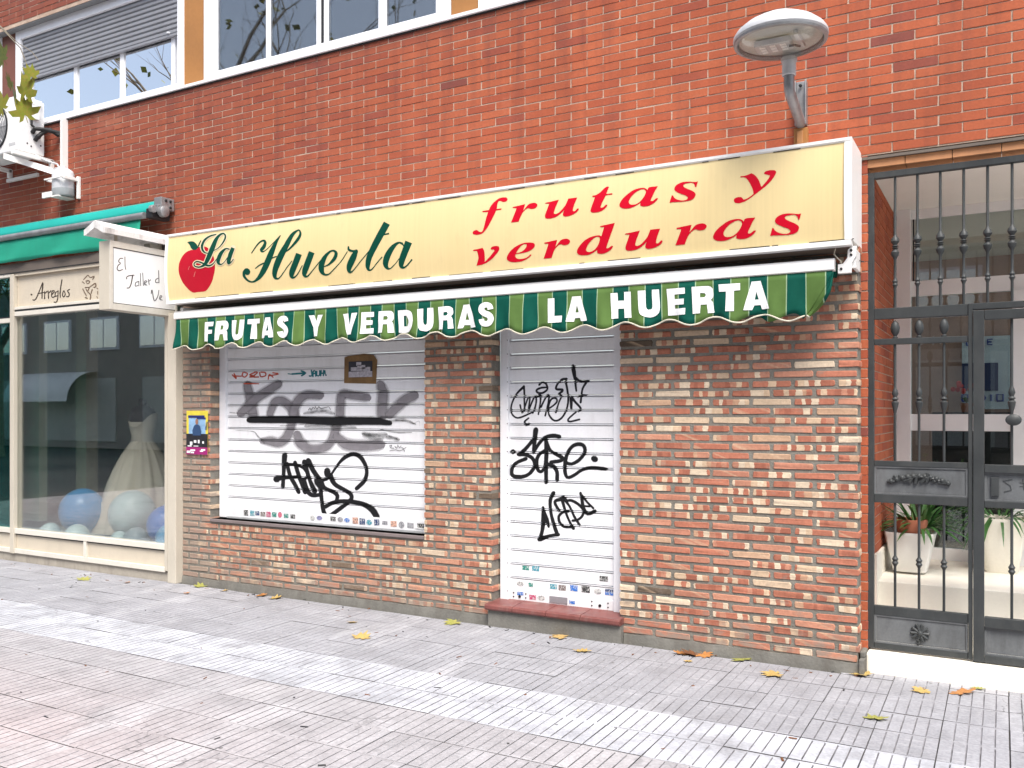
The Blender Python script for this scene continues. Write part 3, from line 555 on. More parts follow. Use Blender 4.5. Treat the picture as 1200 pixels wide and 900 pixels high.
'frutas':'p-29210 29560 -30 40 -40 50 -40 40 -70 20 -80 10 -90 10 -100 0 -110 -10 -120 -20 -130 -60 -130 -80 -130 -80 -90 -90 -90 -90 -70 -90 -50 -80 -40 -80 -30 -70 -170 0 -170 -10 -170 0 0 -20 -10 -30 0 -30 160 -10 150 -20 160 -10 -50 -120 -40 -120 -50 -130 -40 -150 -40 -160 -40 -150 -40 -150 -50 -140 -40 -110 -50 -50 -40 -30 -50 -20 -60 10 -50 20 -60 20 -60 40 -50 50 -60 30 -70 10 -70 -10 -70 -10 -50 -20 -40 -40 -40 -30 0 -40 10 -40 0 -40 50 -30 40 -20 70 -20 90 -20 110 -10 110 0 110 10 110 20 120 50 110 80 110 110 120 120 110 150 110 180 110 170 100 170 110 180 70 140 40 80 10 30 10 30 140 0 130 0 130 0 10 30 10 30 10 30 -130 0 -120 0 -130 0 10 120 10 120 10 110 30 70 30 60 30 60 60 0 50 -10 60 -10 60 -30 70 -40 70 -20 80 -10 90 10 60 20 50 40 20 40;p-28770 28900 -10 20 0 30 -10 20 100 10 100 10 130 10 180 20 220 20 210 20 -40 -150 -50 -150 -50 -140 130 130 130 140 110 100 90 50 80 20 80 10 90 10 90 0 80 -20 60 -20 50 -40 50 -30 20 -40 10 -40 0 -40 -30 -50 -30 -40 -50 -40 -60 -30 -60 -10 -70 -10 -80 0 -80 10 -70 20 -50 20 -50 30 -60 10 -80 -20 -90 -40 -80 -60 -90 -80 -90 -90 -70 -120 -70 -130 -60 -140 -60 -150 -200 0 -190 0 -200 0 140 310 140 310 90 220 20 90 -10 10 -20 0 -80 10 -80 10;p-26340 28920 0 20 10 10 30 20 60 10 80 0 130 10 200 20 240 30 240 20 -70 -150 -70 -150 -70 -140 -50 -130 -40 -130 -30 -90 0 -60 10 -20 10 -30 50 -10 40 -20 50 10 80 20 80 30 100 60 120 100 140 130 120 130 80 140 70 150 60 150 220 0 210 0 210 0 -70 -150 -60 -140 -60 -140 -40 -130 -40 -120 -20 -100 0 -50 20 -20 10 -20 40 0 30 -10 40 10 60 40 60 60 50 40 40 10 30 0 30 -10 0 -20 10 -20 10 -20 -50 -60 -40 -60 -60 -50 -90 -50 -90 -40 -100 -40 -110 -30 -120 -30 -110 -10 -90 0 -90 0 -70 20 -50 20 -30 40 -40 30 0 50 10 50 10 50 20 60 40 60 30 60 -120 -90 -110 -90 -120 -80 -110 -60 -120 -50 -110 -40 -120 -20 -110 -10 -110 -10 -110 10 -100 10 -80 20 -50 30 -30 50 -10 40 -10 30 0 40 10 60 40 100 50 130 60 120 40 120 50 120 50 120 -100 10 -100 20;p-22970 28960 10 20 10 20 0 30 90 0 90 10 90 20 90 40 100 50 100 60 90 80 100 90 90 70 70 30 50 20 50 0 40 0 40 -20 30 -10 -60 -140 -60 -150 -60 -140 140 -10 140 0 130 0 10 -30 10 -20 0 -30 -150 0 -150 0 -150 -10 -80 -140 -80 -140 -70 -130 -50 -110 -30 -80 -30 -70 0 -40 20 -30 10 -20 50 10 50 0 50 10 60 50 60 50 50 40 40 0 20 0 30 -10 10 -20 10 -10 -10 -30 -30 -50 -60 -60 -60 -60 -80 -50 -90 -50 -90 -40 -110 -20 -110 -20 -110 0 -100 0 -110 10 -80 20 -60 30 -30 30 -30 40 0 30 10 40 10 60 30 90 40 110 50 120 50 130 50 150 60 140 -60 10 -70 10;p-19130 29100 150 10 210 -10 200 0 -70 -110 -80 -110 -70 -120 -70 -150 -80 -150 -60 -130 -10 -60 0 -20 10 -30 50 0 40 -10 50 10 60 40 70 50 60 40 50 10 30 -10 30 -10 10 -10 0 -20 -20 -30 -50 -50 -70 -70 -80 -70 -100 -50 -120 -50 -110 -40 -120 -20 -120 0 -100 0 -80 20 -80 20 -50 20 -30 20 -20 30 0 30 0 40 10 40 10 50 -80 -50 -90 -50 -100 -40 -100 -40 -120 -40 -110 -30 -120 -20 -110 0 -110 0 -110 20 -100 20 -80 30 -60 40 -50 30 -40 50 -20 50 -10 50 10 60 40 80 50 90 70 90 90 90 120 100 130 90 140 90 150 90 150 60 160 40 150 20 140 10 110 -10 90 -10 80 -30 70 -40 50 -50 40 -50 30 60 20 60|-19400 28970 20 -40 30 -40 10 -60 -20 -80 -40 -90 -50 -90 -60 -90 -80 -90 -80 -80 -90 -70 -90 -50 -100 -40 -90 -20 -100 0 -90 0 -70 20 -60 20 -40 30 -30 40 -20 50 -10 60 10 60 30 70 40 70 70 90 90 90 90 90 110 70 120 60 100 40 90 30 70 10 70 10 60 -20 50 -20;p-16040 29060 -40 -110 -30 -110 -30 -100 -30 0 -20 10 -30 10 -10 40 0 50 -20 40 -30 50 -50 50 -60 40 -70 10 -80 10 -80 -10 -90 0 -90 -10 -60 -10 -40 -20 -30 -20 -20 -30 0 -30 10 -30 30 -50 60 -50 90 -50 90 -60 110 -50 110 -60 100 -60 70 -50 50 -50 40 -50 10 -50 10 -50 -20 -50 -30 -70 -50 -70 -70 -50 -90 -40 -110 -20 -120 -10 -130 -10 -150 10 -150 0 -140 10 -150 10 -140 10 -100 10 -90 -10 -90 0 40 140 50 150 40 140 30 0 20 -10 30 -10 20 -40 20 -40 30 -50 60 -50 70 -60 90 -40 100 -40 120 -40 100 -10 90 -10 80 10 70 20 40 30 30 30 20 30 -10 40 -10 30 -50 40 -80 60 -120 60 -120 50 -110 60 -120 60 -90 60 -70 50 -30 40 -30 50 -20 50 0 60 20 50 40 60 60 60 70 40 90 40 120 40 110 20 100 0 100 0 120 -10 140 -20 160 -40 130 -20 80 -10 60 10',
'y':'p-13500 28980 10 20 10 30 0 20 80 -10 80 -10 100 10 110 20 140 40 130 40 70 -50 70 -40 70 -70 70 -80 70 -100 60 -100 50 -100 30 -100 30 -80 20 -70 20 -50 20 -50 80 70 70 80 80 80 80 90 80 100 50 80 30 50 0 40 10 30 -60 20 -50 20 -50 20 -60 20 -50 20 -60 20 0 30 0 20 0 30 30 30 40 30 50 20 70 10 80 10 90 0 90 -10 80 -10 70 -20 40 -30 20 -40 30 -40 -20 -50 -10 -50 -30 -60 -50 -90 -80 -110 -80 -100 -90 -90 -100 -90 -100 -80 -90 -80 -100 -60 -100 -80 -130 -80 -140 -90 -120 -80 -110 -70 -90 -60 -100 -60 -100 -50 -100 -50 -100 -40 -100 -20 -100 -20 -100 -10 -80 10 -70 20 -70 20 -30 40 -30 40 -20 40 0 40 10 50 10 40 60 20 60 30 60 10 80 10 80 -10 70 -10 40 -30 30 -40 30 -30 20 -30 10 -20 20 -20 70 10 70 10 80 30 110 60 120 70 120 80 -10 70 0 70 -20 90 -30 90 -40 110 -60 110 -60 130 -70 120 -70 110 -60 70 -50 50 -70 30 -80 20 -80 10',
'verduras':'p-31900 26290 10 30 10 20 10 30 120 10 110 0 120 10 120 20 130 10 130 20 40 -70 50 -70 30 -80 20 -100 10 -120 0 -130 0 -130 -10 -130 -10 -140 140 100 140 110 130 100 130 120 130 130 130 120 -10 30 -10 30 -10 30 -80 10 -80 0 -70 10 -10 30 -10 30 -10 30 40 30 40 40 50 20 100 20 110 10 100 0 70 -10 60 -20 70 -20 20 -50 20 -50 0 -60 -20 -70 -40 -70 -70 -80 -90 -90 -110 -100 -110 -100 -110 -80 -110 -70 -130 -70 -150 -70 -160 -70 -180 -50 -190 -40 -200 -10 -200 -20 60 140 60 150 50 130 20 100 0 90 -10 100 -20 90 -30 100 -40 100 -100 10 -100 0;p-27100 26270 -20 40 -20 40 -50 40 -70 30 -100 20 -110 20 -140 10 -150 10 -160 -10 -180 -30 -180 -50 -170 -60 -170 -70 -160 -100 -140 -90 -110 -100 -90 -100 -70 -90 -50 -80 -30 -80 0 -60 10 -60 30 -50 50 -40 60 -40 90 -40 100 -30 130 -20 150 -20 150 0 150 0 160 10 150 30 140 40 130 50 120 60 100 60 90 60 80 60 -20 20 -30 20 -20 10 -110 -70 -100 -70 -110 -50 -130 -30 -140 -20 -130 0 -120 0 -110 20 -90 30 -60 50 -40 50 -20 50 0 50 20 50 20 50 190 10 180 0 190 20 180 20 180 30 160 40 130 60 110 70 80 70 50 50 10 50|-27730 26370 0 -40 10 -40 -10 -50 -30 -60 -50 -60 -60 -60 -80 -60 -90 -50 -100 -40 -120 -30 -140 -20 -130 -10 10 30 20 40 40 50 70 90 100 100 100 100 90 60 90 40 80 30 70 0 60 -10;p-26380 26280 -10 20 0 30 -10 20 100 10 100 10 130 10 180 20 220 20 210 20 -40 -150 -50 -150 -50 -140 130 130 130 140 110 100 90 50 80 20 80 10 90 10 90 0 80 -20 60 -20 50 -40 50 -30 20 -40 10 -40 0 -40 -30 -50 -30 -40 -50 -40 -60 -30 -60 -10 -70 -10 -80 0 -80 10 -70 20 -50 20 -50 30 -60 10 -80 -20 -90 -40 -80 -60 -90 -80 -90 -90 -70 -120 -70 -130 -60 -140 -60 -150 -200 0 -190 0 -200 0 140 310 140 310 90 220 20 90 -10 10 -20 0 -80 10 -80 10;p-21400 27120 -50 -130 -40 -120 -60 -150 -80 -180 -80 -200 -90 -180 -70 -180 -70 -160 -50 -130 -20 -60 0 -20 10 -20 40 -10 40 0 40 10 70 30 80 50 60 30 50 10 30 -10 30 -10 0 -10 10 -20 -20 -30 -50 -60 -60 -70 -90 -70 -100 -50 -130 -50 -120 -40 -110 -20 -100 0 -90 10 -70 10 -70 20 -60 20 -20 40 -20 30 0 30 0 40 10 40 10 40 -130 -70 -120 -70 -120 -50 -100 -40 -100 -20 -100 -20 -120 0 -120 0 -120 10 -100 10 -90 30 -80 20 -50 40 -40 50 -40 50 0 50 10 60 20 60 40 80 70 90 80 90 100 100 120 100 120 90 140 70 140 60 140 50 150 30 150 20 120 10 100 0 80 0 60 -20 40 -20 30 -20 30 -20 70 190 70 190 70 190 -90 0 -90 10 -90 10 -10 20 0 20 -10 20 130 10 120 20 150 10 190 20 210 20|-22460 26330 10 -50 10 -50 0 -70 -30 -90 -40 -110 -60 -110 -70 -100 -90 -90 -90 -80 -90 -50 -90 -40 -90 -20 -90 -10 -80 10 -70 20 -40 30 -30 50 -20 40 20 60 20 70 40 80 60 90 90 110 100 100 100 80 110 80 90 50 70 30 60 10 50 0 50 -10 50 -20;p-20720 26330 0 20 10 10 30 20 60 10 80 0 130 10 200 20 240 30 240 20 -70 -150 -70 -150 -70 -140 -50 -130 -40 -130 -30 -90 0 -60 10 -20 10 -30 50 -10 40 -20 50 10 80 20 80 30 100 60 120 100 140 130 120 130 80 140 70 150 60 150 220 0 210 0 210 0 -70 -150 -60 -140 -60 -140 -40 -130 -40 -120 -20 -100 0 -50 20 -20 10 -20 40 0 30 -10 40 10 60 40 60 60 50 40 40 10 30 0 30 -10 0 -20 10 -20 10 -20 -50 -60 -40 -60 -60 -50 -90 -50 -90 -40 -100 -40 -110 -30 -120 -30 -110 -10 -90 0 -90 0 -70 20 -50 20 -30 40 -40 30 0 50 10 50 10 50 20 60 40 60 30 60 -120 -90 -110 -90 -120 -80 -110 -60 -120 -50 -110 -40 -120 -20 -110 -10 -110 -10 -110 10 -100 10 -80 20 -50 30 -30 50 -10 40 -10 30 0 40 10 60 40 100 50 130 60 120 40 120 50 120 50 120 -100 10 -100 20;p-17350 26330 -10 20 0 30 -10 20 100 10 100 10 130 10 180 20 220 20 210 20 -40 -150 -50 -150 -50 -140 130 130 130 140 110 100 90 50 80 20 80 10 90 10 90 0 80 -20 60 -20 50 -40 50 -30 20 -40 10 -40 0 -40 -30 -50 -30 -40 -50 -40 -60 -30 -60 -10 -70 -10 -80 0 -80 10 -70 20 -50 20 -50 30 -60 10 -80 -20 -90 -40 -80 -60 -90 -80 -90 -90 -70 -120 -70 -130 -60 -140 -60 -150 -200 0 -190 0 -200 0 140 310 140 310 90 220 20 90 -10 10 -20 0 -80 10 -80 10;p-13170 26520 150 10 210 -10 200 0 -70 -110 -80 -110 -70 -120 -70 -150 -80 -150 -60 -130 -10 -60 0 -20 10 -30 50 0 40 -10 50 10 60 40 70 50 60 40 50 10 30 -10 30 -10 10 -10 0 -20 -20 -30 -50 -50 -70 -70 -80 -70 -100 -50 -120 -50 -110 -40 -120 -20 -120 0 -100 0 -80 20 -80 20 -50 20 -30 20 -20 30 0 30 0 40 10 40 10 50 -80 -50 -90 -50 -100 -40 -100 -40 -120 -40 -110 -30 -120 -20 -110 0 -110 0 -110 20 -100 20 -80 30 -60 40 -50 30 -40 50 -20 50 -10 50 10 60 40 80 50 90 70 90 90 90 120 100 130 90 140 90 150 90 150 60 160 40 150 20 140 10 110 -10 90 -10 80 -30 70 -40 50 -50 40 -50 30 60 20 60|-13440 26390 20 -40 30 -40 10 -60 -20 -80 -40 -90 -50 -90 -60 -90 -80 -90 -80 -80 -90 -70 -90 -50 -100 -40 -90 -20 -100 0 -90 0 -70 20 -60 20 -40 30 -30 40 -20 50 -10 60 10 60 30 70 40 70 70 90 90 90 90 90 110 70 120 60 100 40 90 30 70 10 70 10 60 -20 50 -20;p-10020 26460 -40 -110 -30 -110 -30 -100 -30 0 -20 10 -30 10 -10 40 0 50 -20 40 -30 50 -50 50 -60 40 -70 10 -80 10 -80 -10 -90 0 -90 -10 -60 -10 -40 -20 -30 -20 -20 -30 0 -30 10 -30 30 -50 60 -50 90 -50 90 -60 110 -50 110 -60 100 -60 70 -50 50 -50 40 -50 10 -50 10 -50 -20 -50 -30 -70 -50 -70 -70 -50 -90 -40 -110 -20 -120 -10 -130 -10 -150 10 -150 0 -140 10 -150 10 -140 10 -100 10 -90 -10 -90 0 40 140 50 150 40 140 30 0 20 -10 30 -10 20 -40 20 -40 30 -50 60 -50 70 -60 90 -40 100 -40 120 -40 100 -10 90 -10 80 10 70 20 40 30 30 30 20 30 -10 40 -10 30 -50 40 -80 60 -120 60 -120 50 -110 60 -120 60 -90 60 -70 50 -30 40 -30 50 -20 50 0 60 20 50 40 60 60 60 70 40 90 40 120 40 110 20 100 0 100 0 120 -10 140 -20 160 -40 130 -20 80 -10 60 10',
'w1':'p-58700 22780 1090 -20 -70 -360 -640 0 -20 -290 500 0 -30 -330 -490 0 -60 -630 -430 10;p-57250 22780 330 0 320 10 260 -10 140 -10 70 -30 70 -20 50 -80 50 -80 40 -90 10 -110 -10 -110 -20 -100 -50 -80 -70 -60 -60 -60 40 -50 50 -40 40 -100 20 -170 20 -230 30 -220 -180 0 -170 0 -170 10 -20 170 -30 180 -30 180 -100 0 -100 0 -90 0 -30 -170 -20 -170 -20 -180 -180 0 -170 0 -170 0 50 540 50 540|-56750 22400 70 0 80 0 80 0 40 -30 30 -40 10 -50 -10 -70 -30 -80 -40 -80 -90 0 -90 -10 -80 0 10 120 10 120;p-55500 22760 180 0 190 0 180 -10 -20 -370 -10 -380 -10 -280 20 -120 20 -20 30 -20 50 0 50 0 50 0 50 10 50 20 40 110 20 290 20 390 10 380 170 0 160 0 170 0 -20 -440 -20 -440 -30 -340 -30 -170 -40 -80 -70 -50 -110 -70 -140 -50 -140 -20 -140 -10 -160 10 -130 30 -120 40 -100 70 -80 80 -60 80 -40 90 -20 180 0 310 10 390;p-53700 22750 1290 10 -30 -380 -350 -10 -70 -1230 -550 10 120 1200 -430 10;p-51780 22800 520 0 430 -1620 -550 0 -40 190 -340 0 -40 -200 -420 -20|-51510 22250 -180 -530 310 10;s-49280 22410 -510 -70 -10 50 -520 -60 -20 60 -510 -70 -30 80 -480 -130 -90 110 -370 -260 -120 70 -240 -340 -120 40 -140 -380 -130 20 -40 -390 -130 0 80 -390 -120 -10 180 -390 -120 -30 260 -370 -120 -60 370 -320 -100 -80 470 -240 -70 -110 540 -140 -30 -100 560 -70 0 -120 560 10 40 -130 530 130 90 -120 450 250 110 -90 380 310 90 -60 380 320 80 -60 380 320 80 -60 380 320 80 -50 380 320 50 -30 430 270 20 -10 510 170 20 -30 540 80 10 -60 560 20 10 -50 550 -50 0 -20 520 -150 -10 -20 450 -240 -30 -20 380 -300 -30 -20 300 -340 -20 -10 190 -380 0 0 40 -400 -20 0 -90 -390 -10 0 -220 -350 20 -10 -390 -260 10 -10 -490 -130 -10 30 -520 -60 -20 70 -520 -50 -20 80 -520 -70',
'w2':'p-47230 22720 590 -10 200 -480 150 480 520 -10 -470 -940 -50 -690 -430 0 -20 720',
'w3':'p-43800 22640 540 20 190 -900 160 900 510 10 -460 -1620 -500 10;p-42020 22670 1160 -20 10 -370 -680 0 -20 -230 580 -20 0 -330 -580 -10 -20 -260 740 0 -20 -390 -1230 20;p-40380 22650 320 0 320 0 250 -10 150 -10 80 -10 60 -40 70 -40 50 -70 40 -80 10 -120 10 -140 -20 -110 -50 -70 -70 -50 -70 -40 60 -60 50 -60 50 -100 10 -170 10 -220 10 -220 -160 0 -150 -10 -160 0 -30 210 -30 220 -20 220 -110 0 -100 0 -110 0 -10 -210 -20 -200 -20 -200 -160 -10 -150 0 -160 0 20 530 10 540|-39910 22270 100 0 100 0 100 0 20 -50 20 -50 30 -40 -30 -50 -30 -50 -30 -40 -100 0 -90 0 -90 0 0 90 0 100;p-38660 22620 280 10 290 0 240 -10 180 -50 140 -60 110 -110 90 -170 60 -220 30 -210 -20 -210 -50 -200 -80 -160 -100 -110 -130 -70 -180 -50 -240 -20 -300 10 -290 10 -10 540 -10 540|-38170 22220 90 -10 90 0 90 0 70 -130 70 -130 30 -130 -20 -130 -60 -130 -60 -130 -90 0 -100 0 -90 0 -10 260 -10 270;p-36910 22620 170 0 170 10 180 0 10 -360 10 -360 30 -280 40 -120 50 -40 50 -30 60 20 50 30 40 130 20 280 0 370 0 380 160 0 160 0 150 0 30 -390 20 -390 0 -320 -40 -210 -60 -130 -90 -100 -130 -70 -160 -40 -160 -20 -140 20 -150 30 -150 40 -80 100 -90 90 -60 190 -40 330 -30 420;p-35100 22660 320 10 320 10 260 -10 150 -40 90 -60 90 -60 40 -130 30 -130 0 -100 -40 -80 -80 -60 -70 -50 60 -70 60 -70 50 -110 30 -190 30 -220 20 -220 -140 -10 -140 0 -130 -10 -30 210 -40 210 -30 210 -100 -10 -110 0 -110 0 -10 -210 -10 -200 -10 -210 -140 -10 -130 0 -130 -10 -30 540 -40 540|-34600 22270 90 0 90 10 90 0 30 -50 30 -40 20 -40 -20 -50 -30 -40 -30 -50 -80 0 -90 0 -80 -10 -10 90 -10 90;p-33010 22700 510 10 510 -1610 -460 -40 -70 220 -400 0 -90 -210 -450 -20|-32730 22210 -120 -570 260 0;s-30570 22290 -420 -70 -10 60 -430 -60 -20 70 -420 -70 -30 90 -400 -130 -80 110 -310 -250 -110 70 -210 -320 -120 50 -120 -350 -110 30 -60 -370 -130 10 40 -380 -120 -10 110 -370 -120 -30 180 -360 -110 -40 260 -340 -120 -80 370 -260 -70 -110 440 -150 -30 -110 470 -80 0 -120 470 10 30 -130 440 130 70 -110 380 240 90 -90 320 300 90 -60 280 330 100 -60 240 360 120 -60 180 390 110 -30 160 390 70 -30 210 380 20 -10 320 300 20 -10 400 210 30 -40 430 140 20 -40 450 60 0 -20 460 -40 0 -20 430 -140 -20 -40 390 -200 -30 -40 350 -250 -10 -20 270 -300 -10 0 170 -350 -30 -10 90 -370 -40 0 20 -370 -40 10 -40 -380 -40 0 -100 -360 -40 20 -160 -350 -20 10 -240 -310 0 0 -340 -220 0 -10 -410 -110 -10 30 -430 -50 -10 60 -430 -40 -10 70 -430 -50',
'w4':'p-26390 22720 480 0 40 -1190 560 0 -10 -430 -1050 0;p-24620 22740 610 0 440 -1620 -440 -10 -70 220 -400 0 -60 -220 -490 10|-24300 22160 -120 -460 250 0',
'w5':'p-21900 22770 470 0 40 -510 420 -10 -10 550 440 -10 90 -1650 -480 10 -40 600 -380 0 0 -610 -480 -10;p-20050 22800 170 0 160 0 170 0 20 -370 20 -380 30 -280 40 -130 40 -30 50 -40 50 10 60 0 50 10 40 30 30 40 20 120 0 280 -20 370 -10 380 150 0 150 0 150 0 30 -410 40 -400 10 -330 -30 -200 -50 -130 -90 -90 -130 -90 -160 -50 -170 -20 -160 20 -160 40 -140 70 -110 70 -80 100 -70 200 -40 340 -30 440;p-18190 22800 1170 0 20 -370 -670 -10 20 -290 580 0 10 -350 -590 0 10 -230 700 -10 -10 -390 -1150 0;p-16580 22810 370 0 360 0 280 -10 150 -50 70 -60 70 -70 20 -160 20 -150 0 -140 -40 -90 -60 -60 -70 -70 60 -50 50 -60 50 -90 30 -170 20 -210 30 -200 -130 -10 -130 0 -140 -10 -20 180 -30 180 -20 190 -120 -10 -120 0 -120 0 -10 -170 -20 -170 -10 -170 -150 -10 -160 0 -150 -10 -30 550 -20 550|-16060 22400 100 0 90 -10 90 0 30 -40 30 -40 40 -50 -40 -40 -30 -50 -30 -40 -90 0 -80 0 -90 0 -10 90 0 90;p-14920 22840 1300 -10 10 -420 -360 -10 10 -1220 -480 10 -20 1200 -420 10;p-12950 22870 520 10 500 -1650 -440 -10 -70 250 -360 0 -110 -280 -490 10|-12690 22270 -90 -470 240 0',
'grey':'s-57640 17900 350 50 -300 -220 1050 170 -50 -350 1360 220 30 -170 1410 220 40 -180 1450 240 30 -170 1500 230 40 -180 1530 220 50 -190 1540 220 60 -200 1540 210 60 -200 1530 200 50 -220 1540 190 50 -230 1560 190 40 -250 1590 190 40 -250 1620 190 40 -260 1650 200 280 -360 1260 150 470 -140 420 50;s-53410 17890 190 -230 -380 140 580 -680 -470 -70 760 -890 -280 -120 780 -900 -280 -120 800 -920 -280 -120 810 -940 -280 -120 820 -960 -270 -110 810 -980 -280 -130 820 -970 -300 -140 870 -940 -320 -160 950 -910 -320 -190 1020 -870 -320 -200 1070 -850 -290 -190 1080 -850 -260 -190 1090 -830 -210 -170 1070 -800 -190 -160 1050 -760 -160 -160 1010 -720 -170 -150 960 -690 -200 -310 750 -530 90 -290 260 -180;s-54690 14680 -280 70 330 50 -820 220 250 230 -1070 280 160 260 -1130 290 150 260 -1180 320 130 190 -1170 440 60 50 -970 690 -20 -30 -540 940 0 -10 -100 1020 70 -10 210 1020 100 -20 460 980 90 -40 710 900 140 -90 890 840 160 -120 1000 800 140 -110 1100 730 100 -100 1210 630 100 -120 1260 550 130 -150 1250 520 140 -170 1220 530 370 -230 930 410 420 -10 320 130;s-55920 12650 20 200 160 -200 40 590 330 -90 50 760 210 -50 60 850 220 -50 60 940 200 -50 100 1030 160 -30 220 1070 150 -40 360 1080 210 -40 380 1070 320 -40 170 1080 390 10 -190 1070 360 80 -510 1000 310 120 -730 920 270 140 -890 830 240 170 -1050 720 210 200 -1180 590 160 220 -1240 480 120 200 -1270 420 100 200 -1270 360 90 210 -1290 290 60 210 -1280 240 40 190 -1250 220 50 180 -1220 230 -40 320 -940 180 -260 210 -320 60;s-48640 16660 -30 -240 -180 260 -80 -730 -390 140 -100 -960 -310 30 -110 -970 -330 40 -100 -990 -370 20 10 -1000 -390 -10 230 -1010 -370 -70 480 -970 -320 -100 690 -920 -300 -130 900 -860 -260 -170 1060 -760 -230 -210 1200 -640 -190 -230 1300 -530 -150 -230 1350 -450 -120 -250 1390 -350 -90 -260 1420 -240 -50 -260 1420 -160 -40 -230 1420 -150 -30 -220 1390 -160 90 -360 1070 -120 320 -210 370 -40;s-51890 13600 320 90 -250 -230 940 250 -10 -340 1230 330 10 -130 1330 320 10 -170 1410 370 90 -250 1370 600 210 -250 1210 830 270 -190 1070 920 330 -170 900 970 420 -160 630 1030 480 -100 290 1080 510 -10 10 1070 500 50 -150 1030 470 80 -270 990 410 100 -430 940 360 150 -660 830 280 180 -860 690 200 180 -970 590 160 180 -1030 520 170 200 -1110 440 140 220 -1180 360 110 200 -1230 330 100 180 -1270 310 70 190 -1290 260 60 170 -1300 220 40 160 -1300 210 40 150 -1290 220 -50 350 -990 170 -280 210 -340 60;s-43780 16430 -40 -230 -140 250 -120 -680 -340 150 -160 -890 -340 50 -170 -910 -340 60 -170 -940 -340 50 -170 -960 -310 40 -190 -970 -270 50 -260 -970 -330 60 -210 -970 -410 40 80 -990 -550 -150 780 -790 -330 -380 1210 -320 -70 -330 1270 -90 -10 -270 1270 -40 -10 -220 1270 -80 -30 -230 1270 -70 -30 -240 1300 -50 -20 -240 1310 -40 -20 -230 1320 -50 130 -330 1020 -40 330 -180 340 -10;s-47750 13380 210 170 -70 -260 610 490 170 -270 790 640 150 -170 880 700 140 -190 960 790 230 -210 900 940 320 -190 690 1110 380 -110 420 1200 350 -50 240 1230 320 -10 150 1210 310 -10 110 1210 340 -10 40 1210 350 10 -10 1200 330 10 -40 1200 320 20 -80 1190 290 20 -110 1190 280 30 -150 1170 250 40 -150 1150 250 30 -150 1140 440 180 -110 870 190 310 -30 290;s-43170 17660 310 70 -240 -230 910 220 -20 -340 1190 280 30 -150 1240 320 20 -130 1310 320 0 -90 1410 220 -10 -80 1480 50 -10 -140 1490 -70 -20 -210 1490 -120 -20 -250 1470 -110 -20 -230 1470 -70 -10 -210 1480 -20 0 -180 1480 10 0 -160 1480 10 10 -170 1480 20 170 -380 1140 10 380 -190 390 10;s-39330 16750 140 -250 -320 170 410 -730 -440 -20 540 -960 -170 -60 530 -980 -190 -50 550 -990 -230 -90 650 -950 -250 -120 780 -900 -250 -150 870 -850 -240 -170 920 -820 -220 -170 940 -810 -190 -140 940 -800 -150 -140 930 -770 -140 -120 940 -750 -110 -120 910 -720 -120 -120 880 -700 -170 -310 670 -530 80 -290 230 -180',
'grey_smudge':'s-44790 13500 30 110 50 -120 90 320 150 -70 120 400 230 -50 130 420 230 -50 130 430 250 -40 90 440 280 -20 30 450 300 10 -30 440 300 30 -60 420 280 50 -50 390 280 40 -40 370 150 50 -40 290 60 100 -10 100;s-41450 14570 10 40 30 -40 10 110 60 -20 10 150 280 -20 10 160 280 -20 20 180 270 -30 30 200 240 -30 50 200 190 -40 70 200 170 -50 90 190 160 -50 90 170 180 -50 80 160 70 -10 60 130 50 30 20 50;s-42930 13830 10 30 20 -50 30 120 60 -20 40 140 340 -70 40 160 340 -60 40 160 350 -60 30 170 360 -40 20 180 380 -10 10 170 400 20 -10 150 390 10 -10 150 380 20 0 130 50 20 0 100 30 30 0 40;s-42140 13320 30 60 20 -60 70 160 70 -50 100 210 320 -100 100 230 320 -100 110 260 110 10 90 190 80 50 30 60;s-39780 14250 -20 30 40 -10 -60 80 40 10 -70 100 140 70 -60 90 150 90 -50 70 120 60 -30 70 80 20 20 60 40 -30 50 20 10 -90 60 10 10 -110 60 0 10 -110 60 10 10 -10 40 0 20 -10 10 0;s-59460 15170 0 30 20 -40 20 110 60 -20 20 140 470 -40 30 150 480 -40 20 150 460 -40 20 170 430 -20 10 170 380 0 0 170 340 20 -10 150 320 20 -20 140 320 20 -10 130 60 20 -10 100 20 30 0 40;s-58740 13590 0 30 20 -20 0 70 40 -20 10 100 550 -10 10 110 570 0 10 100 520 -10 10 100 390 -50 40 120 210 -70 100 110 80 -90 170 100 60 -110 210 100 130 -140 200 130 180 -130 190 140 190 -140 200 140 210 -150 190 140 200 -140 190 140 80 -30 140 110 80 20 50 30;s-53510 14040 0 20 20 -20 0 70 50 -10 -10 90 480 20 0 90 490 30 -10 90 480 20 -10 90 460 20 -10 90 430 20 -10 100 420 10 -10 120 400 10 -10 140 410 20 -10 150 70 20 -10 120 30 40 -10 40',
'bar':'s-57380 14450 0 160 140 -150 -10 470 280 -70 -10 620 590 0 -10 640 580 0 -10 650 600 0 -10 660 660 -10 0 680 760 10 0 680 830 0 0 680 830 0 10 670 770 -10 20 680 690 -20 40 690 650 -30 40 710 650 -30 40 730 690 -20 20 750 740 -10 10 750 780 0 0 750 750 10 10 740 700 0 10 740 650 10 0 720 600 10 0 710 550 0 10 710 470 10 50 670 400 0 80 620 330 0 100 560 320 -10 90 500 330 0 80 440 190 30 60 340 110 100 20 120',
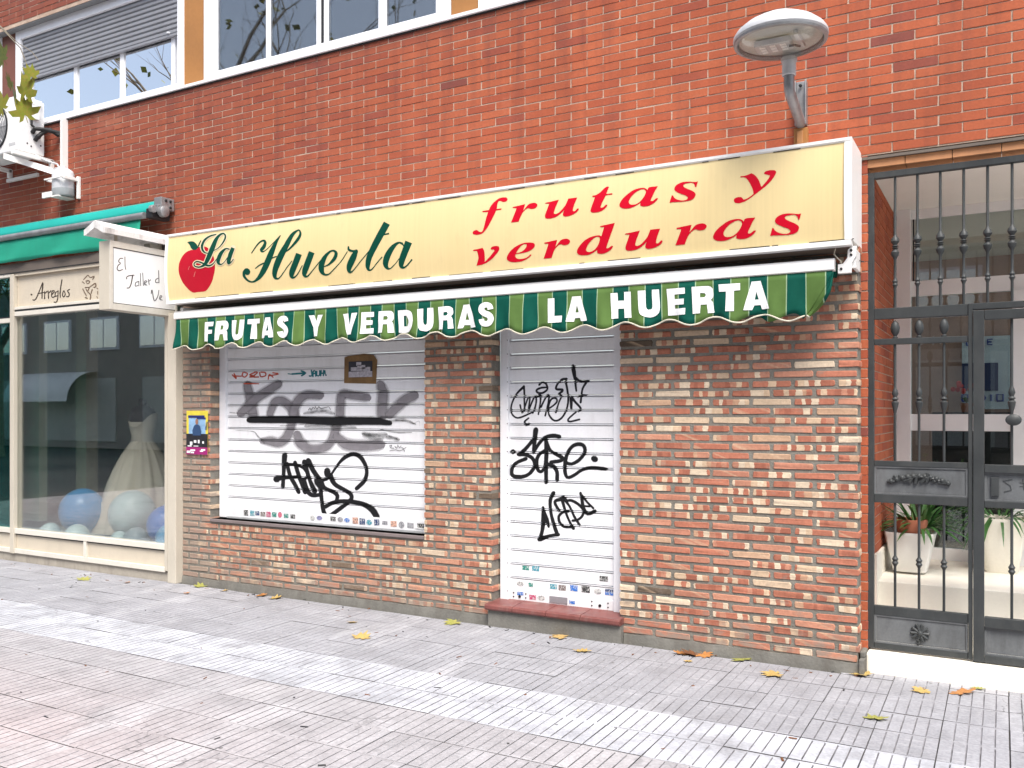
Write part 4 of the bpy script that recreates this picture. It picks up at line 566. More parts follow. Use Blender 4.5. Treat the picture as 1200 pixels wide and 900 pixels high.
'bar_smudge':'s-50790 14000 -10 120 110 -110 -20 360 200 -50 -30 470 380 -20 -30 540 360 -20 -30 610 380 -20 -20 670 400 -10 0 710 480 0 10 710 520 10 20 690 510 10 40 650 460 0 60 620 400 0 80 560 350 -10 100 510 350 0 90 430 360 -10 70 380 170 30 50 290 90 80 20 100;s-50890 15030 -20 80 80 -70 -50 240 140 -20 -60 310 490 30 -80 380 490 20 -90 460 460 20 -80 520 370 10 0 550 300 0 100 510 270 -20 150 440 290 -30 130 370 300 -20 100 300 130 10 80 230 90 60 30 80;s-42070 14410 -20 70 70 -70 -50 230 120 -20 -60 300 290 20 -70 330 280 20 -80 380 250 10 -40 420 230 -10 40 450 220 -10 110 410 230 -40 140 370 250 -40 130 320 260 -40 100 280 120 0 80 220 80 60 30 70;s-44770 13330 40 170 100 -190 120 510 260 -110 140 670 310 -70 160 720 330 -70 170 770 330 -60 120 820 330 -10 0 820 290 50 -180 760 220 90 -300 660 130 100 -280 560 120 80 -220 490 170 120 -170 370 40 150 -60 130;s-42410 13190 20 90 50 -110 70 290 130 -60 90 370 460 -90 100 410 450 -80 110 440 190 30 80 330 110 90 30 120',
'ands':'s-53050 11800 180 0 -190 -80 540 -10 -100 -160 710 -20 -10 -200 690 -20 -10 -210 670 -10 0 -230 640 -10 10 -290 580 0 10 -310 520 0 0 -330 480 0 -30 -340 480 -10 -40 -360 500 0 -40 -350 520 -10 50 -130 400 -10 130 -70 130 0;s-54230 9340 -70 170 220 -130 -220 500 320 0 -290 660 100 80 -250 560 50 70 -120 490 240 80 -50 410 520 70 -30 360 680 70 -20 330 680 60 -20 310 130 50 -20 230 60 80 -10 80;s-52820 11000 120 20 -100 -80 360 70 -20 -130 470 100 100 -340 480 90 100 -360 490 120 120 -320 490 150 170 -270 470 210 180 -220 460 230 160 -190 470 210 150 -210 480 200 150 -220 470 200 150 -210 460 190 130 -90 350 150 150 0 120 50;s-51950 11120 130 30 -110 -90 400 90 -20 -140 520 120 130 -340 520 130 130 -340 510 130 130 -320 510 150 150 -310 510 170 150 -280 520 180 130 -240 540 180 100 -210 540 170 80 -180 550 170 90 -180 540 170 120 -110 420 130 170 -20 140 40;s-52740 10760 0 80 60 -80 10 240 140 -30 10 310 300 0 10 310 290 10 30 290 260 -20 80 290 250 -50 130 290 240 -70 180 280 190 -80 260 240 160 -130 320 210 140 -150 360 160 70 -120 390 70 -10 -80 390 -60 -40 -80 310 -160 -70 -60 200 -240 -130 -40 80 -280 -210 -30 30 -270 -240 -20 40 -280 -110 -50 30 -210 -50 -70 10 -70;s-50950 11240 170 40 -140 -120 510 120 -10 -180 660 160 130 -290 610 150 140 -280 550 140 130 -280 510 140 120 -250 480 130 110 -240 470 140 110 -250 470 160 120 -260 510 190 120 -250 560 210 120 -260 620 240 160 -120 480 190 210 -10 150 60;s-50560 11350 160 60 -110 -140 470 180 20 -180 620 240 190 -260 590 230 180 -270 570 230 220 -280 520 260 260 -290 500 280 270 -280 500 290 220 -230 520 260 150 -190 520 210 130 -200 470 240 240 -200 330 330 360 -130 210 360 370 -90 180 370 260 -80 250 360 160 -80 320 330 100 -70 400 270 40 -40 490 130 10 -50 470 -30 -30 -110 420 -90 -40 -150 390 -70 10 -110 300 -50 80 -60 100 -20;s-50890 9640 120 20 -100 -90 350 90 -10 -120 450 110 80 -290 490 120 90 -310 520 150 130 -270 510 220 190 -210 440 310 250 -140 300 360 280 -80 140 390 320 0 -20 380 280 50 -70 360 260 50 -70 340 140 60 -50 260 50 100 -10 90;s-49650 9790 250 120 -160 -230 740 340 70 -290 950 460 130 -130 910 440 130 -120 860 410 260 -160 660 310 300 0 220 110;s-49470 9460 -20 90 100 -80 -70 270 150 -10 -90 340 270 60 -90 330 260 60 -90 310 230 60 -110 290 160 60 -160 260 100 60 -180 230 90 40 -180 230 70 80 -130 170 10 80 -50 60;s-48460 10640 210 20 -200 -120 620 60 -70 -210 810 80 20 -100 790 80 20 -100 770 80 110 -180 590 60 200 -80 200 20;s-48190 10190 150 60 -120 -130 470 170 10 -170 610 220 150 -220 570 210 150 -230 520 230 230 -230 400 310 300 -170 290 360 310 -120 250 370 300 -110 240 360 300 -120 250 360 280 -110 280 340 180 -100 360 290 60 -70 460 170 10 -50 500 10 -10 -60 450 -140 -80 -80 380 -250 -160 -130 330 -280 -210 -140 320 -290 -240 -170 300 -290 -290 -170 300 -310 -280 -180 300 -300 -290 -190 300 -300 -280 -170 270 -310 -220 -120 200 -330 -160 -40 100 -380 -70 10 -110 -420 -10 10 -380 -350 -50 50 -500 -210 -70 140 -520 -140 -80 210 -510 -110 -70 260 -490 -90 -60 300 -480 -70 -40 310 -480 -70 -30 270 -500 -60 -20 270 -530 -60 -20 270 -560 -60 -80 130 -430 -50 -150 50 -150 -10;s-47880 10100 -60 30 90 0 -180 90 80 50 -240 110 230 270 -250 120 230 260 -260 130 230 240 -270 150 240 200 -280 200 250 170 -300 250 240 140 -280 300 240 100 -220 350 240 80 -140 380 200 30 0 390 180 -20 140 390 180 -60 260 360 170 -100 350 310 170 -140 400 240 170 -200 410 190 130 -200 420 150 90 -190 420 110 50 -180 420 50 0 -180 430 -10 -40 -190 440 -60 -80 -180 440 -130 -120 -180 410 -200 -180 -180 350 -260 -260 -200 330 -270 -270 -210 320 -270 -70 -120 240 -200 20 -110 90 -70;s-48690 7290 -70 80 140 -40 -220 250 170 40 -280 320 200 110 -280 320 190 100 -250 340 200 90 -190 360 260 70 -140 380 290 70 -90 390 310 50 -40 390 340 20 10 400 360 0 40 410 380 -20 70 420 400 -30 90 430 400 -50 130 440 340 -70 210 440 300 -120 300 460 250 -130 400 460 200 -140 510 440 130 -130 610 370 120 -150 630 310 140 -180 620 310 180 -120 480 240 220 0 160 80',
'omen':'s-30090 17120 60 0 -50 -30 170 10 -20 -70 220 20 20 -130 200 10 30 -140 180 10 10 -150 170 0 10 -190 160 0 0 -210 150 0 0 -210 150 0 10 -210 150 10 10 -200 150 0 10 -210 160 10 20 -40 120 0 50 -20 30 0;s-30030 17080 40 -40 -60 20 120 -110 -70 -30 150 -140 -180 -150 150 -140 -180 -160 140 -120 -160 -170 140 -90 -140 -180 150 -80 -120 -200 150 -70 -90 -190 140 -50 -70 -180 140 -40 -50 -170 150 -20 -30 -160 160 -10 0 -170 150 10 20 -160 150 30 60 -140 140 60 100 -130 120 90 140 -110 90 110 160 -70 50 130 160 -20 0 130 180 20 -40 140 200 60 -50 130 260 100 -70 120 290 120 -70 120 290 120 -70 120 30 30 -50 100 10 40 -20 30;s-30390 15770 30 0 -30 -30 100 20 -10 -40 140 30 50 -230 150 20 60 -240 140 40 100 -160 70 120 160 90 -130 60 70 180 -130 40 80 200 -130 40 90 230 -130 40 100 260 -130 40 80 170 -120 60 20 20 -30 120 -30 0 120 60 10 -60 150 10 -10 -140 150 -10 -30 -200 150 -20 -30 -190 150 -20 -20 -140 150 -30 -20 -130 150 -20 -30 -130 150 -20 10 -40 120 -20 40 -30 40 -10;s-29640 15310 -30 20 40 10 -100 30 30 30 -130 50 100 210 -140 50 90 210 -130 50 90 180 -140 60 90 170 -140 60 80 130 -130 80 0 20 10 150 -30 -10 150 40 20 -130 160 10 10 -150 150 0 -20 -150 150 -20 -40 -160 150 -30 -50 -150 160 -50 -50 -130 150 -50 -50 -120 130 -50 -60 -110 130 -60 0 -50 100 -30 20 -30 40 -10;s-29090 16170 -20 20 50 -10 -80 70 40 20 -100 90 120 80 -110 110 110 80 -110 150 -20 20 100 150 -10 -30 190 30 20 -140 170 0 0 -200 150 -20 -40 -280 140 -20 -60 -330 140 -20 -60 -330 130 -20 0 -40 110 -20 30 -30 40 0;s-28690 15490 -30 10 50 0 -100 50 40 30 -140 60 110 220 -130 60 120 210 -130 60 100 170 -130 70 100 140 -140 80 70 90 -120 110 -40 10 90 130 0 -20 160 20 20 -140 160 -10 -20 -220 150 -20 -60 -290 140 -30 -100 -360 140 -30 -100 -370 140 -30 0 -40 110 -30 30 -30 40 -10;s-28000 15450 -20 20 30 -20 -60 80 50 10 -80 100 130 80 -80 100 130 80 -80 100 120 80 -100 100 100 90 -120 90 80 90 -130 70 50 100 -160 20 -20 120 -150 -50 -60 100 -120 -90 -110 70 -50 -140 -130 10 10 -140 -150 -30 60 -130 -140 -90 120 -90 -100 -140 150 -60 -70 -180 150 -40 -50 -200 150 -20 -20 -200 150 -10 10 -230 140 20 50 -200 140 40 120 -200 130 80 170 -170 100 110 200 -100 40 140 210 0 -30 140 210 70 -80 130 190 130 -110 100 160 170 -130 90 140 220 -140 70 110 230 -150 50 80 240 -160 30 50 240 -170 20 20 260 -170 0 -10 290 -180 -10 -40 290 -180 -20 -50 270 -180 -20 -50 220 -180 -30 -60 200 -170 -40 -60 190 -170 -40 -30 40 -130 -30 -50 20 -50 -10;s-28190 16960 0 -30 -30 30 10 -100 -50 20 10 -130 -140 0 10 -140 -140 0 20 -150 -140 -20 40 -150 -150 -40 70 -150 -140 -50 90 -140 -110 -80 150 -100 -30 -120 170 10 40 -100 150 80 90 -80 90 140 140 -50 40 160 170 -20 0 170 170 20 -60 160 170 80 -100 130 150 110 -120 110 100 130 -150 60 20 160 -170 -10 -50 150 -160 -50 -80 130 -130 -90 -110 90 -90 -130 -130 60 -50 -160 -150 10 40 -160 -120 -50 110 -130 -90 -80 130 -110 -70 -70 130 -110 -30 -50 100 -90 20 -50 30 -30;s-26570 17540 0 -50 -30 40 0 -130 -60 30 0 -180 -110 -10 0 -170 -120 0 20 -170 -140 -30 80 -150 -130 -80 110 -130 -130 -100 130 -110 -110 -120 150 -90 -80 -130 150 -70 -70 -140 170 -50 -30 -130 180 0 50 -110 130 120 100 -50 50 170 100 -20 10 180 120 0 -10 180 130 0 -10 180 60 0 60 170 -30 20 180 70 0 30 180 -60 -20 -20 150 -130 -70 -60 120 -140 -120 -80 130 -130 -100 -120 200 -30 110 -120 80 150 90 -20 90 140 20 0 160 10 -20 -100 140 -40 -80 -160 130 -50 -80 -190 120 -40 -80 -210 130 -40 -90 -220 150 -40 -80 -230 160 -40 0 -50 130 -40 30 -40 50 -10;s-26240 18500 90 20 -70 -50 250 30 -20 -100 320 40 30 -180 330 50 30 -170 340 50 40 -160 320 40 40 -130 290 40 40 -120 250 30 40 -160 210 20 40 -230 190 20 40 -270 170 20 50 -270 150 20 20 -40 120 10 40 -20 40 10;s-26040 17620 40 40 -20 -70 130 120 40 -60 160 150 100 -90 160 140 120 -100 120 160 160 -70 50 180 200 -20 0 190 220 10 -30 200 200 10 -20 210 70 30 -20 160 30 60 0 50;s-25100 17370 50 -30 -60 0 130 -80 -60 -40 180 -100 -90 -140 160 -100 -100 -160 150 -80 -90 -160 160 -60 -50 -160 160 -40 -30 -170 170 -20 -20 -160 170 -20 -30 -160 170 -20 -20 -170 180 -20 -20 -170 180 -20 10 -60 140 -10 50 -30 40 0;s-25830 16210 -20 30 40 -20 -50 90 50 10 -70 110 90 40 -60 120 100 40 -60 130 80 20 -30 140 90 10 0 140 110 0 0 130 110 -10 0 130 40 20 10 100 30 30 0 30;s-26340 16330 80 0 -70 -40 230 0 -40 -90 300 0 30 -390 250 0 20 -380 200 0 30 -60 150 0 50 -30 50 0;s-26370 16270 50 40 -30 -70 160 120 30 -70 200 150 120 -120 180 140 120 -110 160 120 120 -120 140 120 140 -130 140 120 140 -130 140 100 60 -90 180 50 0 -20 150 -80 -60 -40 120 -120 -70 -70 110 -110 -30 -40 90 -90 10 -50 30 -30;s-25900 15240 30 -20 -40 10 70 -70 -50 -10 100 -100 -160 -120 90 -100 -160 -130 90 -100 -140 -110 100 -90 -90 -90 110 -90 -70 -80 130 -60 -20 -100 140 20 50 -90 100 110 110 -50 30 140 140 -10 -10 150 200 40 -30 140 240 60 -40 140 230 60 -40 130 50 30 -40 100 10 40 -10 30;s-29630 14810 30 -20 -30 10 60 -70 -50 -10 90 -90 -120 -80 90 -100 -130 -80 110 -100 -100 -100 170 -60 -20 -140 200 30 50 -130 190 100 110 -100 90 180 150 10 -70 180 100 60 -100 150 80 50 -90 140 40 40 -70 110 0 50 -20 30',
'sore':'s-29120 14120 120 -10 -130 -60 360 -30 -80 -130 480 -40 -10 -180 460 -40 -10 -190 430 -40 -20 -230 410 -30 -10 -300 370 -30 -20 -350 330 -20 -30 -350 310 -20 30 -80 230 -20 70 -50 80 -10;s-29060 13590 70 -50 -100 0 200 -130 -100 -50 270 -180 -210 -260 270 -170 -210 -250 260 -180 -210 -220 260 -190 -200 -190 250 -210 -210 -160 270 -240 -210 -160 290 -260 -60 -120 220 -190 20 -110 80 -60;s-30640 12120 0 90 60 -90 10 280 140 -50 10 370 170 10 10 350 170 10 30 330 150 -10 80 310 160 -40 130 290 160 -60 180 270 120 -80 250 230 90 -100 300 160 60 -130 330 100 20 -110 350 0 -20 -120 330 -80 -70 -130 310 -140 -100 -130 280 -180 -100 -120 240 -210 -130 -100 190 -240 -140 -80 140 -270 -170 -50 90 -300 -190 -30 40 -320 -180 0 0 -340 -180 0 -40 -350 -150 10 -120 -330 -70 30 -260 -260 -20 30 -370 -120 -20 90 -380 -10 20 120 -370 50 30 130 -330 110 70 140 -280 160 120 120 -200 220 210 110 -140 260 290 110 -130 270 300 100 -140 290 90 80 -110 220 20 90 -40 70;s-29280 12260 -70 40 90 0 -200 110 80 60 -250 140 150 210 -260 140 150 200 -260 150 140 180 -250 170 140 150 -240 180 130 120 -220 210 130 90 -160 250 160 50 -100 290 180 30 -60 320 170 10 -10 340 150 0 40 340 150 -30 70 340 160 -30 80 350 140 20 60 270 80 80 20 90;s-28330 13400 90 10 -80 -50 250 10 -30 -100 330 20 0 -250 360 20 0 -260 390 20 0 -270 400 10 0 -300 400 10 -10 -320 390 0 0 -360 380 10 0 -400 370 20 10 -420 360 10 0 -420 360 10 40 -110 280 10 90 -40 100 0;s-28370 13300 80 30 -50 -60 210 80 0 -100 280 110 120 -250 280 110 120 -260 260 120 150 -230 230 170 220 -170 170 230 220 -110 150 260 180 -90 160 280 150 -70 170 280 120 -60 190 280 10 0 320 170 0 50 350 -60 10 10 230 -220 -50 -30 110 -280 -170 -40 60 -300 -250 -30 40 -300 -270 -40 40 -300 -100 -50 30 -230 -50 -80 10 -80;s-28240 12570 40 -60 -80 40 110 -180 -100 -20 150 -230 -160 -80 150 -240 -170 -90 180 -230 -170 -120 250 -190 -120 -160 300 -140 -90 -190 320 -80 -60 -200 350 -30 0 -230 350 30 30 -230 340 60 60 -200 320 110 110 -150 250 190 140 -90 150 250 200 -20 -60 260 160 80 -200 190 110 130 -230 140 80 150 -250 80 50 160 -250 40 30 160 -250 40 30 160 -250 40 -10 80 -200 30 -60 50 -60 0;s-28320 11490 30 90 40 -90 70 250 110 -60 90 320 150 -30 90 320 130 -30 130 320 90 -40 220 280 90 -70 270 220 80 -100 310 160 60 -110 330 80 20 -140 340 20 -10 -180 350 0 -10 -190 360 0 40 -110 270 10 90 -50 90 0;s-26920 11670 20 80 20 -90 80 230 100 -60 100 290 160 -30 100 270 190 -40 50 270 220 10 -50 250 230 70 -130 240 220 110 -180 230 200 140 -210 210 180 180 -240 180 170 200 -270 150 110 210 -300 80 40 210 -320 -10 -40 200 -310 -90 -90 170 -260 -190 -160 120 -160 -270 -200 60 -60 -310 -200 0 20 -310 -200 -40 90 -290 -210 -80 160 -260 -180 -130 210 -210 -160 -170 260 -160 -140 -200 290 -130 -110 -200 310 -110 -70 -220 320 -60 -50 -210 330 -40 -30 -190 330 -40 -30 -190 340 -20 -20 -180 340 0 10 -190 340 40 40 -210 320 70 80 -220 280 120 150 -170 160 220 240 -30 -50 260 210 70 -120 240 200 100 -150 230 210 130 -170 210 210 160 -160 210 200 110 -120 240 210 80 -90 250 220 50 -60 270 220 30 -20 280 240 0 20 280 260 -30 40 300 230 -20 40 300 150 0 30 290 100 0 30 270 100 0 20 260 90 30 20 190 50 60 10 60;s-24800 12020 60 120 20 -140 180 340 120 -120 240 440 20 0 230 440 10 -10 230 440 180 -10 180 330 130 80 60 110;s-30880 12520 30 -40 -40 10 70 -90 -60 -10 100 -130 -70 -40 110 -130 -70 -40 130 -120 -60 -100 190 0 50 -100 150 110 80 -70 110 140 120 -30 0 170 110 40 -110 130 80 70 -150 100 50 100 -190 -10 -60 90 -130 -120 -70 40 -110 -130 -60 40 -100 -130 -60 10 -80 -90 -50 -20 -30 -30',
'nape':'s-27650 9640 90 -30 -110 -10 250 -110 -100 -80 330 -150 -80 -150 320 -140 -90 -180 320 -90 -60 -220 330 -30 -10 -280 310 20 20 -300 300 30 50 -300 280 50 60 -300 280 80 70 -290 310 100 80 -270 320 110 80 -250 330 120 90 -230 340 120 90 -230 340 120 80 -80 260 90 100 -20 90 30;s-27170 6650 10 -70 -60 70 30 -230 -120 10 50 -290 -210 -50 40 -270 -230 -50 50 -250 -240 -50 70 -260 -260 -70 100 -280 -260 -60 130 -340 -270 -70 160 -390 -120 -100 110 -300 -40 -120 40 -100;s-28750 6050 -90 20 110 40 -270 50 80 90 -360 70 50 180 -340 70 50 180 -330 50 60 220 -340 30 60 270 -370 20 60 300 -420 10 40 300 -450 -10 -20 280 -410 -30 -60 260 -340 -30 -50 260 -270 -30 -30 70 -210 -20 -70 30 -70 0;s-28540 8230 90 30 -60 -80 250 100 10 -100 310 130 70 -180 330 130 80 -180 340 130 70 -170 350 120 60 -150 330 100 70 -140 270 70 70 -150 220 60 40 -60 170 50 60 -10 60 10;s-27150 8210 -70 -40 40 80 -190 -120 -20 80 -250 -150 -110 140 -240 -140 -100 140 -230 -130 -60 110 -250 -110 -30 70 -260 -60 0 30 -270 40 0 -10 -190 190 70 20 -100 260 140 30 -80 280 160 50 -130 270 130 70 -220 240 40 40 -190 270 -70 -10 70 330 -20 0 240 250 50 -50 270 220 80 -60 250 200 90 -50 200 160 100 20 70 50;s-27070 9140 80 30 -60 -60 230 70 -10 -90 300 80 100 -280 270 80 100 -280 240 80 110 -260 210 80 110 -260 200 90 120 -240 190 90 110 -210 190 100 80 -160 210 110 80 -130 220 130 70 -130 250 150 80 -60 190 120 80 10 70 40;s-26410 8330 10 -70 -40 50 10 -180 -90 20 20 -240 -140 -30 30 -230 -140 -20 50 -220 -160 -60 110 -190 -150 -90 150 -170 -150 -130 200 -140 -100 -160 240 -60 -20 -180 250 20 30 -170 240 70 60 -150 230 110 100 -140 200 150 130 -110 150 180 180 -90 80 220 230 -20 20 230 240 20 0 220 230 10 0 230 80 30 0 180 40 60 0 60;s-26830 9050 50 40 -30 -70 160 120 30 -70 210 150 120 -120 190 140 120 -120 170 120 110 -140 170 100 100 -190 180 90 100 -220 190 80 110 -230 200 110 130 -190 190 120 130 -180 200 130 130 -180 200 130 70 -40 150 100 70 0 50 40;s-26770 8970 -10 60 40 -50 -10 170 80 -10 -20 210 130 10 -20 220 110 10 10 230 110 -10 70 230 150 -50 110 220 170 -80 140 210 160 -90 150 190 150 -110 170 170 130 -120 190 140 70 -100 230 60 0 -100 230 -30 -40 -120 210 -80 -70 -120 190 -110 -70 -80 150 -140 -100 -80 120 -160 -100 -60 80 -170 -100 -30 50 -190 -110 -20 30 -200 -120 -10 30 -210 -70 -40 20 -160 -30 -60 0 -50;s-25640 9660 60 20 -40 -40 170 40 -20 -80 230 60 30 -130 240 60 20 -130 260 70 30 -150 280 60 20 -200 300 50 30 -250 310 70 60 -220 310 120 110 -180 270 170 140 -150 200 220 200 -80 50 270 230 30 -90 260 200 90 -130 250 180 90 -140 250 80 70 -110 200 10 90 -40 70;s-25630 9570 40 30 -20 -60 120 100 20 -60 160 120 150 -170 160 120 150 -170 160 120 160 -170 150 120 160 -150 140 130 170 -130 130 130 160 -140 130 130 60 -20 90 100 50 20 30 30;s-25380 8680 0 40 30 -40 10 120 50 -20 20 160 200 -10 10 160 190 0 10 160 50 20 10 120 30 40 10 40',
'redtag':'s-59190 18500 30 20 -10 -40 90 70 30 -40 120 90 220 -150 120 80 210 -160 120 80 60 -20 90 70 50 10 30 20;s-58970 18620 40 10 -20 -30 120 40 10 -50 150 60 130 -170 150 60 120 -160 150 50 50 -30 110 40 50 -10 40 20;s-59040 18370 0 30 30 -30 0 90 40 -10 10 110 460 -30 10 120 460 -20 10 120 60 10 0 90 30 30 0 30;s-57810 18720 40 -10 -50 0 120 -40 -40 -30 160 -50 -50 -100 160 -50 -60 -110 170 -30 0 -110 160 40 110 -100 100 90 160 -70 50 120 180 0 -60 110 160 80 -120 90 140 130 -150 60 60 130 -170 -10 -120 110 -80 -110 -170 40 -50 -110 -150 40 -60 -110 -60 10 -40 -90 -40 -30 -10 -30;s-56400 18650 20 -30 -40 30 50 -90 -60 -10 70 -110 -230 -60 60 -120 -250 -70 80 -120 -160 -110 170 -10 190 -90 20 110 240 -20 20 110 60 50 150 -20 -90 0 50 -100 -250 -30 50 -120 -170 -110 160 40 220 -50 -10 130 270 10 -10 120 270 0 -10 130 50 20 -10 90 20 30 0 30;s-56540 18640 -10 30 30 -30 -10 90 50 -10 -10 120 160 0 -10 120 130 0 30 120 0 50 150 -50 -140 -90 110 -90 -250 -140 110 -100 -160 -160 170 0 210 -100 10 130 270 10 -10 120 260 0 -10 120 50 10 0 100 30 40 0 30;s-55890 18660 50 0 -30 -20 120 10 -10 -40 160 10 30 -140 160 20 30 -140 150 40 110 -120 80 110 220 -20 -10 120 240 40 -50 110 190 60 -110 90 70 120 -160 20 -20 130 -160 -40 -100 110 -100 -100 -160 40 -30 -120 -190 10 0 -120 -170 10 -10 -120 -60 -10 0 -90 -20 -30 -10 -30;s-54850 17960 -40 0 40 10 -110 20 30 30 -150 20 30 160 -150 20 30 150 -150 40 20 50 -60 110 50 -20 80 90 140 -100 100 80 150 -100 100 80 40 -10 80 60 50 0 30 20;s-54870 18280 0 20 30 -30 -20 80 50 -10 -30 110 450 50 -30 110 450 50 -30 110 270 60 -90 90 -110 140 -30 -110 -290 30 -20 -110 -280 40 -20 -110 -50 -10 -20 -80 -30 -20 -10 -30;s-57750 17680 0 40 30 -40 10 120 70 -20 10 150 850 -10 0 120 840 -10 0 90 40 10 0 70 20 20 0 20',
'tealtag':'s-52270 18380 0 40 40 -40 -10 120 70 -20 -10 160 740 20 -20 170 730 20 -20 180 70 30 -10 130 30 40 0 50;s-51230 18650 20 30 10 -40 50 100 50 -40 60 140 290 -90 90 140 130 -30 200 10 -120 -30 110 -130 -270 -110 90 -130 -40 -40 60 -90 -10 -40 30 -30;s-52650 18430 0 20 10 -30 10 80 40 -10 20 90 160 -20 20 90 160 -20 20 90 40 10 10 70 30 20 0 20;s-50330 18190 10 40 30 -30 10 100 50 -30 20 140 190 -10 -20 140 190 80 -170 50 -10 220 -180 -20 -60 240 -180 -20 -30 40 -140 -20 -50 20 -50 -10;s-49840 18090 -40 10 50 20 -130 10 20 40 -170 10 10 240 -170 20 30 170 -170 60 20 10 0 130 30 -10 140 50 30 -160 160 10 20 -220 160 0 20 -40 130 0 50 -20 40 0;s-49900 18370 0 30 30 -30 -10 100 50 -10 -10 120 140 0 -10 130 140 10 -10 120 50 10 -10 100 20 40 0 30;s-49460 18620 40 0 -50 -20 140 -10 -20 -40 170 -10 -20 -190 170 0 30 -180 140 70 230 -70 -10 130 220 80 -140 70 40 190 -170 10 0 200 -180 0 -20 50 -140 0 -50 20 -40 0;s-48990 18670 40 0 -50 -20 130 -10 -20 -40 170 -10 -20 -200 170 -10 -20 -200 170 -20 10 -50 130 -10 40 -20 50 0;s-49070 18370 -10 30 30 -30 -10 90 50 -10 -10 120 130 0 -10 130 130 10 -10 120 50 10 -10 100 30 40 -10 30;s-48710 18680 40 0 -50 -20 140 -10 -20 -40 170 -10 -20 -200 170 -10 -20 -200 170 -20 20 -50 130 -10 40 -20 40 0;s-48600 18640 40 0 -40 -20 130 0 -10 -40 160 0 10 -120 160 10 10 -110 160 0 20 -40 120 0 40 -20 40 0;s-48510 18310 40 10 -40 -30 130 20 -10 -40 170 30 10 -20 170 30 0 -10 170 30 40 -40 130 20 50 -10 40 0',
'smalltag':'s-42020 12520 -10 10 10 0 -10 30 20 0 -20 40 170 50 -20 50 70 40 60 10 -90 -70 40 -20 -90 -120 50 20 170 -50 10 40 220 -20 0 50 20 10 0 30 10 10 0 10;s-41470 12560 10 10 -10 -10 40 20 10 -20 50 30 100 -120 40 30 120 -60 -30 30 60 160 -60 10 20 130 -10 40 60 -110 50 20 100 -140 30 40 110 70 -40 20 70 130 -50 10 0 10 -40 10 -10 10 -10 10;s-41980 12160 0 10 10 -10 0 30 20 -10 -10 50 320 60 -10 40 270 30 0 50 190 -40 20 50 180 -30 0 50 210 70 -20 40 150 50 0 50 40 -40 50 20 20 -90 60 20 10 -10 40 10 20 0 10 0;s-40840 12450 10 10 0 -10 20 30 20 -10 20 40 110 -50 20 50 130 -20 0 40 110 30 -20 40 110 50 -30 40 10 10 -20 30 0 10 -10 10;s-50290 15350 -20 0 20 0 -50 20 20 10 -70 30 70 120 -60 30 30 70 40 40 30 -110 70 20 100 -130 -10 50 120 140 -60 30 100 140 -40 40 60 -40 40 50 100 -80 50 40 20 -10 40 30 20 10 10 10;s-49590 15710 10 0 -10 -20 50 20 0 -20 60 30 100 -150 60 30 140 -100 -10 60 130 130 -60 30 80 110 -20 50 30 -90 50 40 160 -110 0 60 420 80 -20 50 390 80 0 40 110 -80 50 20 60 -140 60 20 10 -10 50 10 20 0 20 0',
